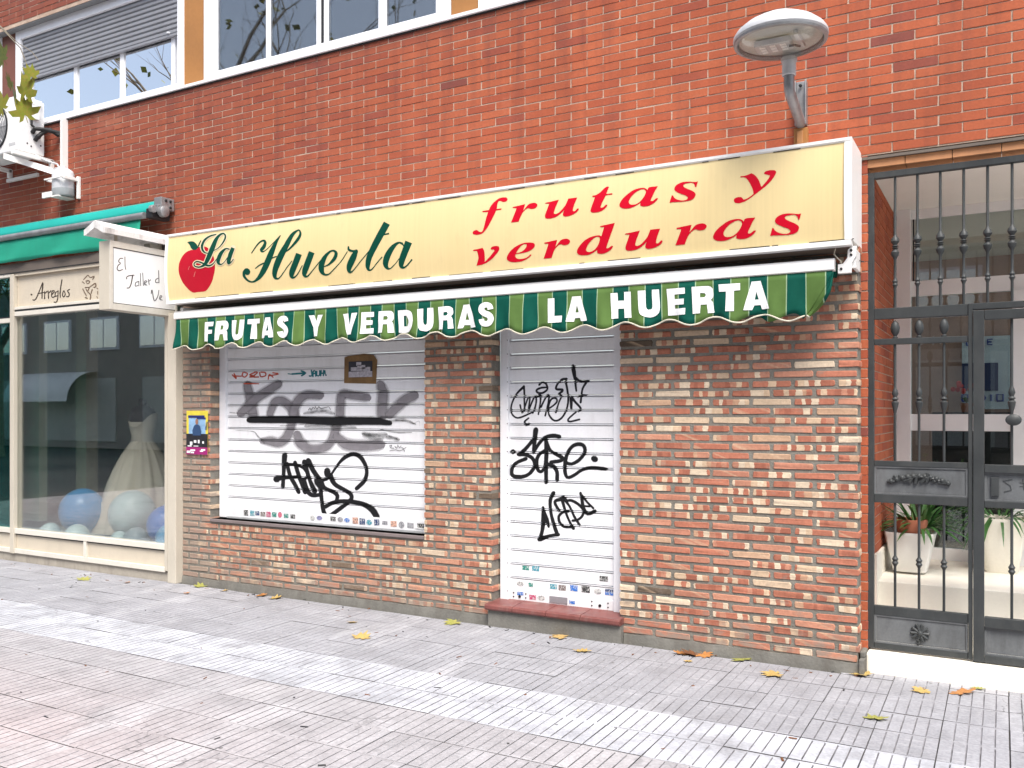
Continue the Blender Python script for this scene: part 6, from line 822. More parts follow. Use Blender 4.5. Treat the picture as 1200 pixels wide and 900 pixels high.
# door step: concrete riser, red nosing tiles
stp = thing('door_step', (-2.7,0,0), 'low concrete door step topped with worn dark red tiles', 'step')
MB().box(-3.200,-2.190,-.055,.12,-.01,.118).build('riser', m_conc, stp, bevel=.006)
tx = [-3.215,-2.99,-2.73,-2.47,-2.185]
for a, b in zip(tx, tx[1:]):
    pts = [(-.075,.119),(-.082,.130),(-.080,.150),(-.066,.160),(.155,.172),(.155,.119)]
    MB().prism(pts, lambda u,v,d: (d,u,v), a+.002, b-.002).build('tile', m_terr, stp, bevel=.002)

# taped photo on the window shutter, poster on the wall
ph = thing('taped_photo', (-4.48,.12,1.86), 'small black and white photo taped with brown packing tape on the wide white shutter', 'photo')
MB().prism([(-4.652,1.755),(-4.33,1.744),(-4.318,1.93),(-4.352,1.972),(-4.45,1.985),(-4.61,1.972),(-4.648,1.962)], lambda u,v,d: (u,d,v), .1185, .1215).build('tape_frame', M('brown_packing_tape', (.20,.115,.045), .35, .25, 14, 60, .1), ph)
MB().box(-4.603,-4.365,.1165,.1184,1.800,1.926).build('print', M('dark_photo_print', (.035,.035,.045), .35), ph)
pw = MB().box(-4.603,-4.365,.1155,.1165,1.800,1.845)
for x, z, w, h in ((-4.50,1.905,.05,.03),(-4.475,1.88,.08,.03),(-4.55,1.865,.06,.03),(-4.44,1.862,.05,.03),(-4.40,1.862,.03,.035),(-4.49,1.858,.06,.02)):
    pw.box(x-w/2,x+w/2,.1156,.1165,z-h/2,z+h/2)
pw.build('print_highlight', M('pale_photo_print', (.42,.40,.44), .35, .35, 60), ph)
po = thing('event_poster', (-6.2,0,1.34), 'colourful yellow, blue and magenta event poster pasted on the brick left of the shutter', 'poster')
def flat(mb, x0, x1, z0, z1, y): return mb.box(x0,x1,y,y+.0012,z0,z1)
PY = -.010
flat(MB(), -6.335,-6.067,1.148,1.533, PY).build('sheet', M('poster_yellow', (.72,.60,.07), .4, .12, 12), po)
flat(MB(), -6.305,-6.095,1.31,1.47, PY-.0014).build('print_field', M('poster_sky_blue', (.25,.42,.62), .4, .25, 14), po)
flat(MB(), -6.335,-6.067,1.205,1.33, PY-.0028).build('print_field', M('poster_black', (.02,.02,.025), .4, .3, 30), po)
flat(MB(), -6.335,-6.067,1.148,1.212, PY-.0042).build('print_field', M('poster_magenta', (.33,.02,.16), .4), po)
fg = MB()
fg.prism([(-6.25,1.315),(-6.255,1.36),(-6.235,1.40),(-6.215,1.412),(-6.185,1.412),(-6.16,1.40),(-6.145,1.355),(-6.15,1.315)], lambda u,v,d: (u,d,v), PY-.0056, PY-.0044)
fg.build('printed_jacket', M('poster_navy', (.03,.07,.16), .4), po)
MB().lathe([(.0001,-.0056+PY),(.022,-.0055+PY),(.022,-.0044+PY)], (-6.20,0,1.437), 12, 'y', sx=.8, sy=1.2).build('printed_face', M('poster_skin', (.30,.16,.11), .5), po)
tp = MB(); flat(tp, -6.31,-6.105,1.472,1.492, PY-.0044); flat(tp, -6.20,-6.09,1.46,1.474, PY-.0044)
for k in range(6): flat(tp, -6.10+.004*k,-6.075+.002*k,1.37+.012*k,1.375+.012*k, PY-.0044)
tp.build('printed_title', M('poster_dark_blue', (.02,.03,.16), .4), po)
tw = MB()
for x, z, w, h in ((-6.27,1.245,.03,.03),(-6.22,1.262,.03,.022),(-6.175,1.262,.02,.03),(-6.12,1.255,.02,.02),(-6.29,1.222,.05,.010),(-6.21,1.222,.06,.006),(-6.30,1.17,.05,.02),(-6.25,1.185,.06,.012),(-6.26,1.165,.05,.014),(-6.12,1.19,.05,.014),(-6.14,1.178,.04,.01)):
    flat(tw, x-w/2,x+w/2,z-h/2,z+h/2, PY-.0058)
tw.build('printed_text', m_white, po)

# ------------------------------------------------------------------ bridal shop on the left
bs = thing('bridal_shop_front', (-7.6,-.03,0), 'beige metal shop front of the dressmaker with a wide glass pane and Arreglos over it', 'shop front')
MB().box(-6.505,-6.398,-.075,.05,.0,2.40).build('post', m_beige, bs, bevel=.006)
MB().box(-6.520,-6.507,-.045,.03,.02,2.40).build('gasket', m_dark, bs)
fr = MB()
fr.box(-6.560,-6.521,-.062,.03,.10,2.52).box(-8.880,-8.815,-.062,.03,.08,2.93)
fr.build('mullion', m_beige, bs, bevel=.004)
m_prail = M('pale_beige_rail', (.70,.66,.58), .4, .05)
for x0, x1, z0, z1 in ((-8.813,-6.562,.285,.335),(-8.813,-6.562,.085,.13),(-8.813,-6.562,2.50,2.545),(-13.6,-8.882,.285,.335),(-13.6,-8.882,.085,.13),(-13.6,-8.882,2.44,2.485),(-13.6,-8.882,2.905,2.94),(-8.813,-6.562,2.565,2.592),(-7.715,-7.675,.132,.283)):
    MB().box(x0,x1,-.055 if x1-x0 > .1 else -.052,.03,z0,z1).build('rail', m_prail, bs, bevel=.003)
dk = MB(); dk.box(-8.813,-6.562,-.05,.02,2.545,2.565); dk.box(-8.813,-6.562,-.04,.02,.272,.285); dk.box(-13.6,-8.882,-.05,.02,2.485,2.50)
dk.build('dark_gap', m_dark, bs)
for a, b in ((-8.813,-7.715),(-7.675,-6.562),(-13.6,-8.882)): MB().box(a,b,-.030,.02,.13,.272).build('lower_panel', m_cream, bs, bevel=.004)
MB().box(-11.6,-6.52,-.035,.05,-.01,.080).build('plinth', M('shop_plinth', (.40,.36,.30), .7, .15, dirt=.4), bs)
pn = MB().box(-8.813,-6.56,-.020,.02,2.592,2.905).build('fascia_panel', m_cream, bs, bevel=.002)
ink = M('brown_script_ink', (.045,.032,.022), .6)
printed('lettering', ['arreglos'], ink, pn, lambda u,w,d: (u,-.0205-d,w), (), .001, label='dark script word Arreglos')
printed('cherub_drawing', ['cherub'], M('faded_brown_ink', (.16,.11,.07), .6), pn, lambda u,w,d: (u,-.0205-d,w), (), .001)
MB().box(-11.6,-6.56,-.05,.03,2.908,2.94).build('rail', m_cream, bs)
MB().box(-11.6,-6.50,-.058,.03,2.945,3.035).build('brown_strip', m_brown, bs)
MB().box(-11.6,-6.5,-.06,.0,2.937,2.946).build('dark_gap', m_dark, bs)
MB().box(-8.815,-6.56,-.022,-.014,.33,2.505).build('pane', m_glass, bs, label='wide shop window pane')
MB().box(-13.6,-8.88,-.022,-.014,.33,2.445).build('pane', m_glasst, bs, label='teal tinted pane at the left edge')
MB().box(-13.6,-8.88,-.022,-.014,2.50,2.91).build('pane', m_glasst, bs, label='small teal transom pane')
# room behind the glass
rm = MB()
rm.box(-13.6,-6.40,2.60,2.66,.0,3.0); rm.box(-6.46,-6.40,.13,2.6,.0,3.0); rm.box(-13.66,-13.6,.02,2.6,0,3.0); rm.box(-13.6,-6.40,.02,2.6,2.93,3.0)
rm.build('shop_room_walls', m_dim, kind='structure')
MB().box(-13.6,-6.46,.03,2.6,.0,.19).build('shop_room_floor', M('dim_grey_carpet', (.45,.44,.42), .9, .15), kind='structure')
MB().box(-10.15,-9.66,.75,.85,.27,2.93).build('shop_partition', m_dimbeige, kind='structure')
MB().box(-9.43,-9.24,1.05,1.2,.27,2.93).build('shop_column', M('shop_column_paint', (.42,.41,.31), .8), kind='structure')
MB().box(-12,-9.62,.35,.40,.27,2.9).build('shop_teal_curtain', M('teal_curtain', (.02,.22,.20), .8), kind='structure')
# wedding dress on a form
wd = thing('wedding_dress', (-7.95,.80,.27), 'strapless ivory wedding dress with a full tulle skirt on a dark dress form', 'dress')
DX, DY = -7.95, .80
sk = MB(); prof = [(.52,.27),(.50,.40),(.44,.60),(.37,.78),(.30,.94),(.23,1.07),(.16,1.17),(.125,1.215)]
n = 96
for r0, z in prof:
    for j in range(n):
        t = 2*pi*j/n; rr = r0*(1+.085*sin(9*t+z*2.2)*min(1,(1.25-z)*1.3) + .045*sin(19*t+1.3*sin(z*5)) + .03*sin(4*t+2))
        sk.v.append((DX+rr*cos(t), DY+rr*.8*sin(t), z))
sk.f = [(i*n+j,i*n+(j+1)%n,(i+1)*n+(j+1)%n,(i+1)*n+j) for i in range(len(prof)-1) for j in range(n)]; sk.m = [0]*len(sk.f)
m_tulle = M('ivory_tulle', (.62,.575,.475), .85, .1, 5, 120, .15)
sk.build('skirt', m_tulle, wd, smooth=True)
bo = MB(); bp = [(.132,1.21),(.128,1.26),(.145,1.34),(.168,1.42),(.175,1.47)]; n = 28
for i, (r0, z) in enumerate(bp):
    for j in range(n):
        t = 2*pi*j/n; zz = z
        if i == len(bp)-1: zz = z + .045*abs(cos(t+.2))**.7 - .13*max(0, cos((t+pi/2-.25)))**3
        bo.v.append((DX+r0*cos(t), DY+r0*.72*sin(t), zz))
bo.f = [(i*n+j,i*n+(j+1)%n,(i+1)*n+(j+1)%n,(i+1)*n+j) for i in range(len(bp)-1) for j in range(n)]; bo.m = [0]*len(bo.f)
bo.build('bodice', m_tulle, wd, smooth=True)
MB().lathe([(.10,1.2),(.115,1.3),(.155,1.42),(.165,1.50),(.12,1.56),(.05,1.60),(.045,1.66),(.0001,1.665)], (DX,DY,0), 20, 'z', sy=.72).build('dress_form', m_black, wd, smooth=True)
def balloon(x, y, z, r, mat, label):
    b = MB(); b.ball((x,y,z), r, 20, 14, sz=1.06); b.lathe([(.0001,0),(.012,-.004),(.018,-.02),(.0001,-.022)], (x,y,z-r*1.06+.004), 8)
    one(b, 'balloon', mat, label, 'balloon', 'balloons on the shop window floor', smooth=True)
mb1 = M('blue_balloon_rubber', (.035,.24,.50), .3, .05); mb2 = M('pale_mint_balloon_rubber', (.46,.60,.60), .3, .05); mb3 = M('deep_blue_balloon_rubber', (.02,.16,.50), .3, .05); mb4 = M('grey_balloon_rubber', (.25,.32,.34), .3, .05)
balloon(-8.32,.36,.495,.225, mb1, 'large blue balloon, left of the big pale one'); balloon(-7.54,.36,.510,.225, mb2, 'largest pale mint balloon, in front of the ivory dress')
balloon(-8.56,.16,.275,.105, mb2, 'small pale balloon at the left end of the row'); balloon(-8.09,.14,.270,.125, mb2, 'small pale balloon in front of the large blue one')
balloon(-7.20,.14,.300,.12, mb4, 'small grey balloon in front of the big pale one'); balloon(-6.88,.22,.460,.175, mb3, 'deep blue balloon beside the right window post')
balloon(-7.42,.12,.290,.085, mb2, 'tiny pale balloon at the foot of the big pale one'); balloon(-6.70,.11,.36,.125, M('sky_balloon_rubber', (.16,.40,.62), .3), 'sky blue balloon against the right post')
balloon(-7.06,.52,.54,.16, M('pale_blue_balloon_rubber', (.25,.45,.60), .3), 'pale blue balloon behind the deep blue one')
# projecting sign with its little roof
ps = thing('projecting_sign', (-6.55,-.3,2.65), 'white projecting box sign reading El Taller de in grey script, under a small white roof', 'sign')
bx = MB(); frame_ = lambda: None
bx.box(-6.63,-6.500,-.665,.02,2.378,2.952)
bx.build('case', m_beige, ps, bevel=.004)
cf = MB(); X = -6.498
for y0, y1, z0, z1 in ((-.665,-.635,2.378,2.952),(-.0,.02,2.378,2.952),(-.635,0,2.378,2.430),(-.635,0,2.90,2.952)): cf.box(X,X+.010,y0,y1,z0,z1)
cf.build('trim', M('sign_trim', (.62,.59,.52), .4), ps, bevel=.002)
dg_ = MB()
for y0, y1, z0, z1 in ((-.635,-.628,2.43,2.90),(-.635,0,2.43,2.437),(-.635,0,2.893,2.90)): dg_.box(X,X+.004,y0,y1,z0,z1)
dg_.build('gasket', m_dark, ps)
MB().box(-6.4995,-6.4945,-.628,.0,2.437,2.893).build('face', m_white, ps)
printed('lettering', ['taller'], M('grey_script_ink', (.06,.05,.05), .5), ps, lambda u,w,d: (-6.4945+d,u,w), (), .001, label='grey script words El Taller de Ve')
ro = MB()
ro.prism([(-6.73,3.00),(-6.73,3.045),(-6.59,3.115),(-6.46,3.045),(-6.46,3.00),(-6.48,3.0),(-6.59,3.055),(-6.71,3.0)], lambda u,v,d: (u,d,v), -.735, .12)
ro.build('roof', M('old_white_roof_paint', (.78,.77,.75), .6, .08, 6, 60, .1, dirt=.6, dcol=(.12,.10,.09)), ps)
MB().tube([(-6.57,-.55,2.95),(-6.57,-.55,3.05)], .014, 8).tube([(-6.57,-.1,2.95),(-6.57,-.1,3.05)], .014, 8).build('roof_strut', m_beige, ps)
MB().box(-6.61,-6.53,-.24,-.14,2.955,3.0).build('clamp', M('clamp_paint', (.45,.42,.36), .5), ps)
# teal awning, rolled up
ta = thing('teal_awning', (-9,-.1,3.2), 'retracted teal green awning over the dressmaker shop front', 'awning')
def wavy(name, x0, x1, pf, mat, amp, n=90):
    mb = MB(); k = len(pf)
    for i in range(n+1):
        x = x0+(x1-x0)*i/n
        for j, (y, z) in enumerate(pf):
            a = amp*(j/(k-1))
            mb.v.append((x, y + a*(sin(x*7+j)+.6*sin(x*17+j*.7)), z + a*.35*sin(x*5.3+1)))
    for i in range(n):
        for j in range(k-1):
            a = i*k+j; mb.f.append((a,a+1,a+k+1,a+k)); mb.m.append(0)
    o = mb.build(name, mat, ta, smooth=True); s_ = o.modifiers.new('thick','SOLIDIFY'); s_.thickness = .0015; return o
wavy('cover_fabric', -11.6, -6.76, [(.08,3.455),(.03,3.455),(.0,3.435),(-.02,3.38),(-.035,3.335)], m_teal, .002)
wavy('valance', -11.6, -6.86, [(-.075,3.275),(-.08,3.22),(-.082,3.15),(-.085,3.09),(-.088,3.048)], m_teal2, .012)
MB().tube([(-11.6,-.08,3.305),(-6.80,-.08,3.305)], .030, 14).build('front_bar', m_galv, ta, smooth=True)
me_ = MB(); me_.box(-6.74,-6.64,-.03,.115,3.36,3.47).box(-6.70,-6.655,-.055,.0,3.33,3.40)
mk = me_.build('arm_bracket', m_galv, ta, bevel=.008)
MB().lathe([(.0001,-6.60),(.035,-6.602),(.05,-6.615),(.05,-6.66)], (0,-.01,3.335), 16, 'x').build('gear', m_galv, mk, smooth=True)
MB().lathe([(.0001,-6.655),(.03,-6.658),(.036,-6.67),(.036,-6.70)], (0,-.085,3.35), 12, 'x').build('gear', m_galv, mk, smooth=True)
for y, z in ((.07,3.44),(.07,3.385),(.02,3.44)): MB().lathe([(.0001,-6.630),(.012,-6.632),(.014,-6.64)], (0,y,z), 8, 'x').build('bolt', m_black, mk)
MB().box(-6.76,-6.68,-.10,.10,3.27,3.36).build('dark_housing', m_black, ta, bevel=.01)
# ------------------------------------------------------------------ air conditioner, drain jug
ac = thing('air_conditioner', (-8.9,-.1,4.36), 'white outdoor air conditioner unit on wall brackets beside the upper left window', 'air conditioner')
AX = -8.46
MB().box(AX-.86,AX,-.235,.04,4.10,4.64).build('case', m_acwhite, ac, bevel=.012)
fc = AX-.165-.235
MB().lathe([(.235,-.246),(.235,-.2365),(.218,-.2365),(.218,-.246),(.235,-.246)], (fc,0,4.37), 36, 'y', caps=False).build('fan_ring', m_black, ac)
fg = MB()
for k in range(1, 9): fg.tube([(fc+.026*k*cos(t), -.240, 4.37+.026*k*sin(t)) for t in [2*pi*j/24 for j in range(25)]], .0025, 4, cap=False)
for k in range(8): fg.tube([(fc,-.243,4.37),(fc+.22*cos(k*pi/4),-.243,4.37+.22*sin(k*pi/4))], .003, 4)
fg.build('fan_grille', m_rail, ac)
MB().lathe([(.0001,-.2365),(.217,-.2365),(.217,-.235)], (fc,0,4.37), 30, 'y').build('fan_opening', M('fan_shadow', (.22,.22,.23), .6), ac)
MB().box(AX-.002,AX+.035,-.13,-.03,4.44,4.58).box(AX,AX+.028,-.17,.0,4.585,4.64).build('valve_cover', m_acwhite, ac, bevel=.006)
MB().box(AX-.15,AX-.04,-.2365,-.2355,4.155,4.185).build('badge', M('pale_grey_badge', (.55,.55,.55), .5), ac)
MB().tube([(AX+.015,-.10,4.44),(AX+.02,-.11,4.38),(AX+.03,-.07,4.345)], .012, 8).build('cable', m_black, ac, smooth=True)
for q, (z0, y0) in enumerate(((4.31,-.09),(4.24,-.06),(4.275,-.03))):
    MB().tube([(AX+.005,y0,z0),(AX+.05,y0+.0,z0+.03),(AX+.09,y0+.07,4.345+.008*q),(AX+.13,.10,4.34-.012*q),(AX+.15,.13,4.335)], .021, 10).build('hose', m_black, ac, smooth=True)
vt = MB()
for y, z in ((-.14,4.19),(-.10,4.17),(.0,4.20)): vt.lathe([(.0001,AX+.004),(.008,AX+.003),(.008,AX-.002)], (0,y,z), 8, 'x')
vt.build('screws', m_black, ac)
bk = MB()
for x in (AX+.01, AX-.70):
    bk.box(x-.02,x+.02,.09,.128,3.99,4.08); bk.box(x-.02,x+.02,-.30,.12,4.045,4.085)
bk.box(AX-.75,AX-.22,.10,.128,3.95,3.985)
bk.build('bracket', m_signwhite, ac, bevel=.003)
MB().box(AX+.185,AX+.215,.085,.129,3.90,4.44).box(AX+.225,AX+.25,.06,.129,3.88,4.46).build('pipe_channel', m_signwhite, ac, bevel=.003)
MB().hexa([(AX-.18,-.27,4.03),(AX+.2,.10,3.88),(AX+.2,.128,3.88),(AX-.18,-.24,4.03)], [(AX-.18,-.27,4.085),(AX+.2,.10,3.945),(AX+.2,.128,3.945),(AX-.18,-.24,4.085)]).build('bracket_arm', m_signwhite, ac)
jg = thing('drain_jug', (-8.2,.05,3.75), 'milky plastic drain jug strapped to the brick below the air conditioner', 'jug')
JX, JY, JZ = -8.165, .045, 3.66
MB().lathe([(.0001,0),(.112,.0),(.122,.014),(.122,.215),(.11,.25),(.065,.278),(.034,.282),(.034,.30),(.0001,.302)], (JX,JY,JZ), 4*6, 'z', sx=1, sy=.75).build('bottle', m_plastic, jg, smooth=True)
MB().lathe([(.0001,.001),(.114,.001),(.1238,.014),(.1238,.075),(.0001,.076)], (JX,JY,JZ-.0015), 24, 'z', sx=1, sy=.75).build('water_level', M('stained_water', (.33,.36,.37), .4), jg, smooth=True)
MB().tube([(JX-.09,JY-.03,JZ+.20),(JX-.04,JY-.05,JZ+.275),(JX+.05,JY-.04,JZ+.275),(JX+.085,JY,JZ+.225)], .013, 8).build('handle', m_plastic, jg, smooth=True)
hb = MB(); hb.box(JX-.145,JX+.135,-.064,-.048,JZ+.160,JZ+.174); hb.box(JX+.115,JX+.150,-.045,.129,JZ+.150,JZ+.180); hb.box(JX-.135,JX-.115,-.045,.129,JZ+.150,JZ+.178)
hb.box(JX-.16,JX-.02,-.075,-.055,JZ-.02,JZ+.035); hb.box(JX-.06,JX+.06,-.055,.129,JZ-.016,JZ-.003); hb.box(JX+.125,JX+.155,.1,.129,JZ-.02,JZ+.20)
hb.build('holder', m_signwhite, jg, bevel=.003)
MB().tube([(AX-.02,-.05,4.10),(AX+.08,.02,4.04),(JX-.06,.02,3.99),(JX-.03,.03,JZ+.285)], .010, 8).build('drain_hose', m_rail, jg, smooth=True)

# ------------------------------------------------------------------ lamp over the sign
sl_ = thing('street_lamp', (-1.09,.13,3.4), 'pale grey disc shaped street lamp on a bent bracket above the cream sign', 'street lamp')
HX, HY, HZ_ = -1.078, -.46, 3.585
MB().lathe([(.246,-.012),(.254,.0),(.252,.016),(.236,.040),(.195,.074),(.15,.098),(.10,.122),(.05,.132),(.0001,.134)], (HX,HY,HZ_), 48, caps=False).build('hood', m_lamp, sl_, smooth=True)
MB().lathe([(.240,-.008),(.252,-.013),(.249,-.024),(.232,-.026),(.226,-.012)], (HX,HY,HZ_), 48, caps=False).build('rim', m_galv, sl_, smooth=True)
def lens():
    g = G('clear_lamp_bowl')
    tr = g.n('BsdfTransparent'); g.set(tr.inputs[0], (.86,.86,.83)); gl = g.n('BsdfGlossy'); gl.inputs['Roughness'].default_value = .12
    df = g.n('BsdfDiffuse'); g.set(df.inputs[0], (.62,.61,.57))
    m1 = g.n('MixShader'); m1.inputs[0].default_value = .10; g.t.links.new(tr.outputs[0], m1.inputs[1]); g.t.links.new(df.outputs[0], m1.inputs[2])
    m2 = g.n('MixShader'); m2.inputs[0].default_value = .10; g.t.links.new(m1.outputs[0], m2.inputs[1]); g.t.links.new(gl.outputs[0], m2.inputs[2])
    g.t.links.new(m2.outputs[0], g.out.inputs[0]); return g.m
MB().lathe([(.229,-.018),(.218,-.034),(.185,-.052),(.13,-.064),(.06,-.070),(.0001,-.071)], (HX,HY,HZ_), 40, caps=False).build('bowl', lens(), sl_, smooth=True)
MB().lathe([(.0001,.0),(.224,.0),(.224,.006),(.0001,.006)], (HX,HY,HZ_-.004), 32).build('reflector_plate', M('lamp_inner_white', (.52,.51,.47), .5, .10), sl_)
MB().box(HX-.13,HX+.06,HY-.06,HY+.06,HZ_-.045,HZ_-.012).box(HX+.09,HX+.115,HY-.1,HY+.1,HZ_-.035,HZ_-.01).build('led_block', m_lamp, sl_, bevel=.004)
led = MB()
for i in range(3):
    for j in range(3): led.box(HX-.105+.055*i,HX-.075+.055*i,HY-.045+.035*j,HY-.020+.035*j,HZ_-.0485,HZ_-.0455)
led.build('led_chips', m_white, sl_)
MB().tube([(HX+.05,HY,HZ_-.05),(HX+.085,HY-.02,HZ_-.06),(HX+.10,HY+.03,HZ_-.05),(HX+.07,HY+.06,HZ_-.03)], .006, 6).build('wire', m_black, sl_, smooth=True)
PX, PYY = -1.075, -.245
MB().lathe([(.036,3.450),(.039,3.453),(.039,3.520),(.046,3.540),(.044,3.552),(.0001,3.553)], (PX,PYY,0), 20).build('sleeve', m_lamp, sl_, smooth=True)
MB().tube([(PX,PYY,3.49),(PX,PYY,3.395),(PX,PYY+.008,3.375),(PX+.0,PYY+.03,3.358),(PX+.0,.05,3.285),(PX,.10,3.270)], .0300, 16).build('arm', m_galv, sl_, smooth=True)
MB().box(PX-.026,PX+.026,.095,.128,3.262,3.53).box(PX-.034,PX-.026,.075,.128,3.262,3.53).box(PX+.026,PX+.034,.075,.128,3.262,3.53).build('wall_plate', m_galv, sl_, bevel=.003)
nb = MB()
for z in (3.29,3.50): nb.lathe([(.0001,.072),(.010,.074),(.011,.085)], (PX,0,z), 6, 'y')
nb.build('bolt', m_black, sl_)
jb = thing('junction_box', (-1.075,.1,3.19), 'small ochre junction box on the brick right under the street lamp', 'junction box')
MB().box(-1.115,-1.035,.085,.128,3.05,3.245).build('box', m_ochre, jb, bevel=.003)
MB().box(-1.095,-1.060,.072,.086,3.10,3.225).build('cover', M('ochre_cover', (.42,.20,.08), .5), jb, bevel=.003)
MB().tube([(-1.075,.11,3.24),(-1.075,.11,3.27)], .008, 6).build('cable', m_black, jb)

# ------------------------------------------------------------------ entrance gate
gt = thing('entrance_gate', (.3,.17,.12), 'dark grey wrought iron entrance gate with fixed side leaf and turned bars', 'gate')
GY0, GY1 = .150, .190
fr = MB()
fr.box(-.704,-.668,GY0,GY1,.122,2.935); fr.box(-.668,1.30,GY0,GY1,2.898,2.935); fr.box(1.30,1.34,GY0,GY1,.122,2.935)
fr.build('outer_frame', m_iron, gt, bevel=.003)
f2 = MB()
for z0, z1 in ((2.066,2.130),(1.915,1.950),(1.200,1.232),(.985,1.034),(.322,.376),(.122,.157)): f2.box(-.667,-.173,GY0+.003,GY1-.003,z0,z1)
f2.box(-.172,-.150,GY0-.003,GY1,.122,2.130); f2.box(-.172,1.299,GY0+.001,GY1-.002,2.095,2.131)
f2.build('fixed_leaf_frame', m_iron, gt, bevel=.003)
dr = MB()
dr.box(-.147,-.092,GY0-.012,GY1,.118,2.088); dr.box(.62,.675,GY0-.012,GY1,.118,2.088)
for z0, z1 in ((2.035,2.088),(1.180,1.225),(.985,1.022),(.315,.372),(.118,.160)): dr.box(-.091,.619,GY0-.010,GY1-.004,z0,z1)
dr = dr.build('door_leaf', m_iron, gt, bevel=.003, label='hinged door leaf of the gate')
for a, b, z0, z1, par in ((-.655,-.185,1.046,1.190,gt),(-.655,-.185,.168,.312,gt),(-.080,.60,1.032,1.170,dr),(-.080,.60,.170,.305,dr)):
    MB().box(a,b,GY0+.012,GY1-.012,z0,z1).box(a-.012,b+.012,GY0+.006,GY0+.014,z0-.012,z0).box(a-.012,b+.012,GY0+.006,GY0+.014,z1,z1+.012).box(a-.012,a,GY0+.006,GY0+.014,z0,z1).box(b,b+.012,GY0+.006,GY0+.014,z0,z1).build('panel', m_ironp, par, bevel=.002)
def bar_prof(kind, z0, z1, r=.0075):
    p = [(r, z0)]
    def bump(zc, hs, rs):
        for h, q in zip(hs, rs): p.append((q, zc+h))
    if kind == 'top':
        bump(2.275, (-.03,-.018,-.01,0,.01,.018,.03), (r,.011,.016,.0115,.016,.011,r))
        bump(2.485, (-.07,-.058,-.048,-.030,-.012,-.004,0,.006,.014,.034,.052,.062,.074), (r,.013,.020,.023,.0105,.019,.0105,.019,.0105,.024,.021,.012,r))
    if kind == 'mid':
        bump(1.595, (-.085,-.07,-.045,-.02,-.010,0,.012,.03,.048,.06,.07), (r,.010,.0165,.021,.0105,.0195,.0105,.018,.0145,.010,r))
    if kind == 'low':
        bump(.645, (-.032,-.022,-.012,0,.012,.022,.032), (r,.012,.0185,.0125,.0185,.012,r))
    p.append((r, z1)); return p
def bar(kind, x, z0, z1, par):
    MB().lathe(bar_prof(kind, z0, z1), (x,.170,0), 12).build('bar', m_iron, par, smooth=True)
for i in range(16):
    bar('top', -.554+.1195*i, 2.131, 2.898, gt)
for x in (-.554,-.426,-.296):
    bar('mid', x, 1.232, 1.915, gt); bar('low', x, .376, .985, gt)
    MB().lathe([(.013,1.949),(.016,1.956),(.009,1.964),(.022,1.985),(.026,2.010),(.020,2.036),(.009,2.052),(.0001,2.058)], (x,.17,0), 12).build('finial', m_iron, gt, smooth=True)
for x in (.042,.168,.294,.42,.54):
    bar('mid', x, 1.225, 2.035, dr); bar('low', x, .372, .985, dr)
MB().lathe([(.0001,.115),(.02,.117),(.032,.128),(.032,.142),(.014,.150),(.014,.165)], (.050,0,1.475), 16, 'y', sx=1.25).build('door_knob', m_iron, dr, smooth=True)
# cast ornaments
og = MB(); r_ = random.Random(4)
for k in range(11):
    t = -1+2*k/10; x = -.425+.150*t; z = 1.112+.036*(1-t*t)
    og.tube([(x,.160,z),(x+.02*cos(k*2.1),.152,z+.016*sin(k*1.3)),(x-.02,.157,z-.045*(1-abs(t)))], .012, 6)
    og.ball((x, .155, z), .016, 8, 6)
og.tube([(-.56,.158,1.115),(-.50,.152,1.135),(-.425,.150,1.147),(-.35,.152,1.135),(-.28,.158,1.110)], .009, 6)
og.build('cast_garland', m_iron, gt, smooth=True)
ro_ = MB()
for k in range(10):
    t = 2*pi*k/10; ro_.tube([(-.42+.012*cos(t),.155,.240+.012*sin(t)),(-.42+.046*cos(t),.152,.240+.046*sin(t)),(-.42+.052*cos(t+.2),.158,.24+.052*sin(t+.2))], [.010,.009,.003], 6)
ro_.ball((-.42,.152,.24), .017, 10, 8); ro_.tube([(-.42,.158,.20),(-.43,.156,.175)], .007, 6)
ro_.build('cast_rosette', m_iron, gt, smooth=True)
lk = MB().box(-.06,-.02,GY0-.004,GY0+.013,1.05,1.155).build('lock_case', m_iron, dr, bevel=.003)
sc_m = blackm
mkk = MB()
mkk.tube([(.045,.1605,1.145),(.0,.1605,1.135),(.035,.1605,1.11),(.04,.1605,1.085),(.005,.1605,1.075)], .0022, 5)
mkk.tube([(.095,.1605,1.15),(.10,.1605,1.09)], .002, 5); mkk.tube([(.115,.1605,1.15),(.12,.1605,1.09)], .002, 5); mkk.tube([(.08,.1605,1.13),(.135,.1605,1.125)], .002, 5); mkk.tube([(.08,.1605,1.11),(.135,.1605,1.106)], .002, 5)
mkk.build('scratched_mark', m_iron, dr)

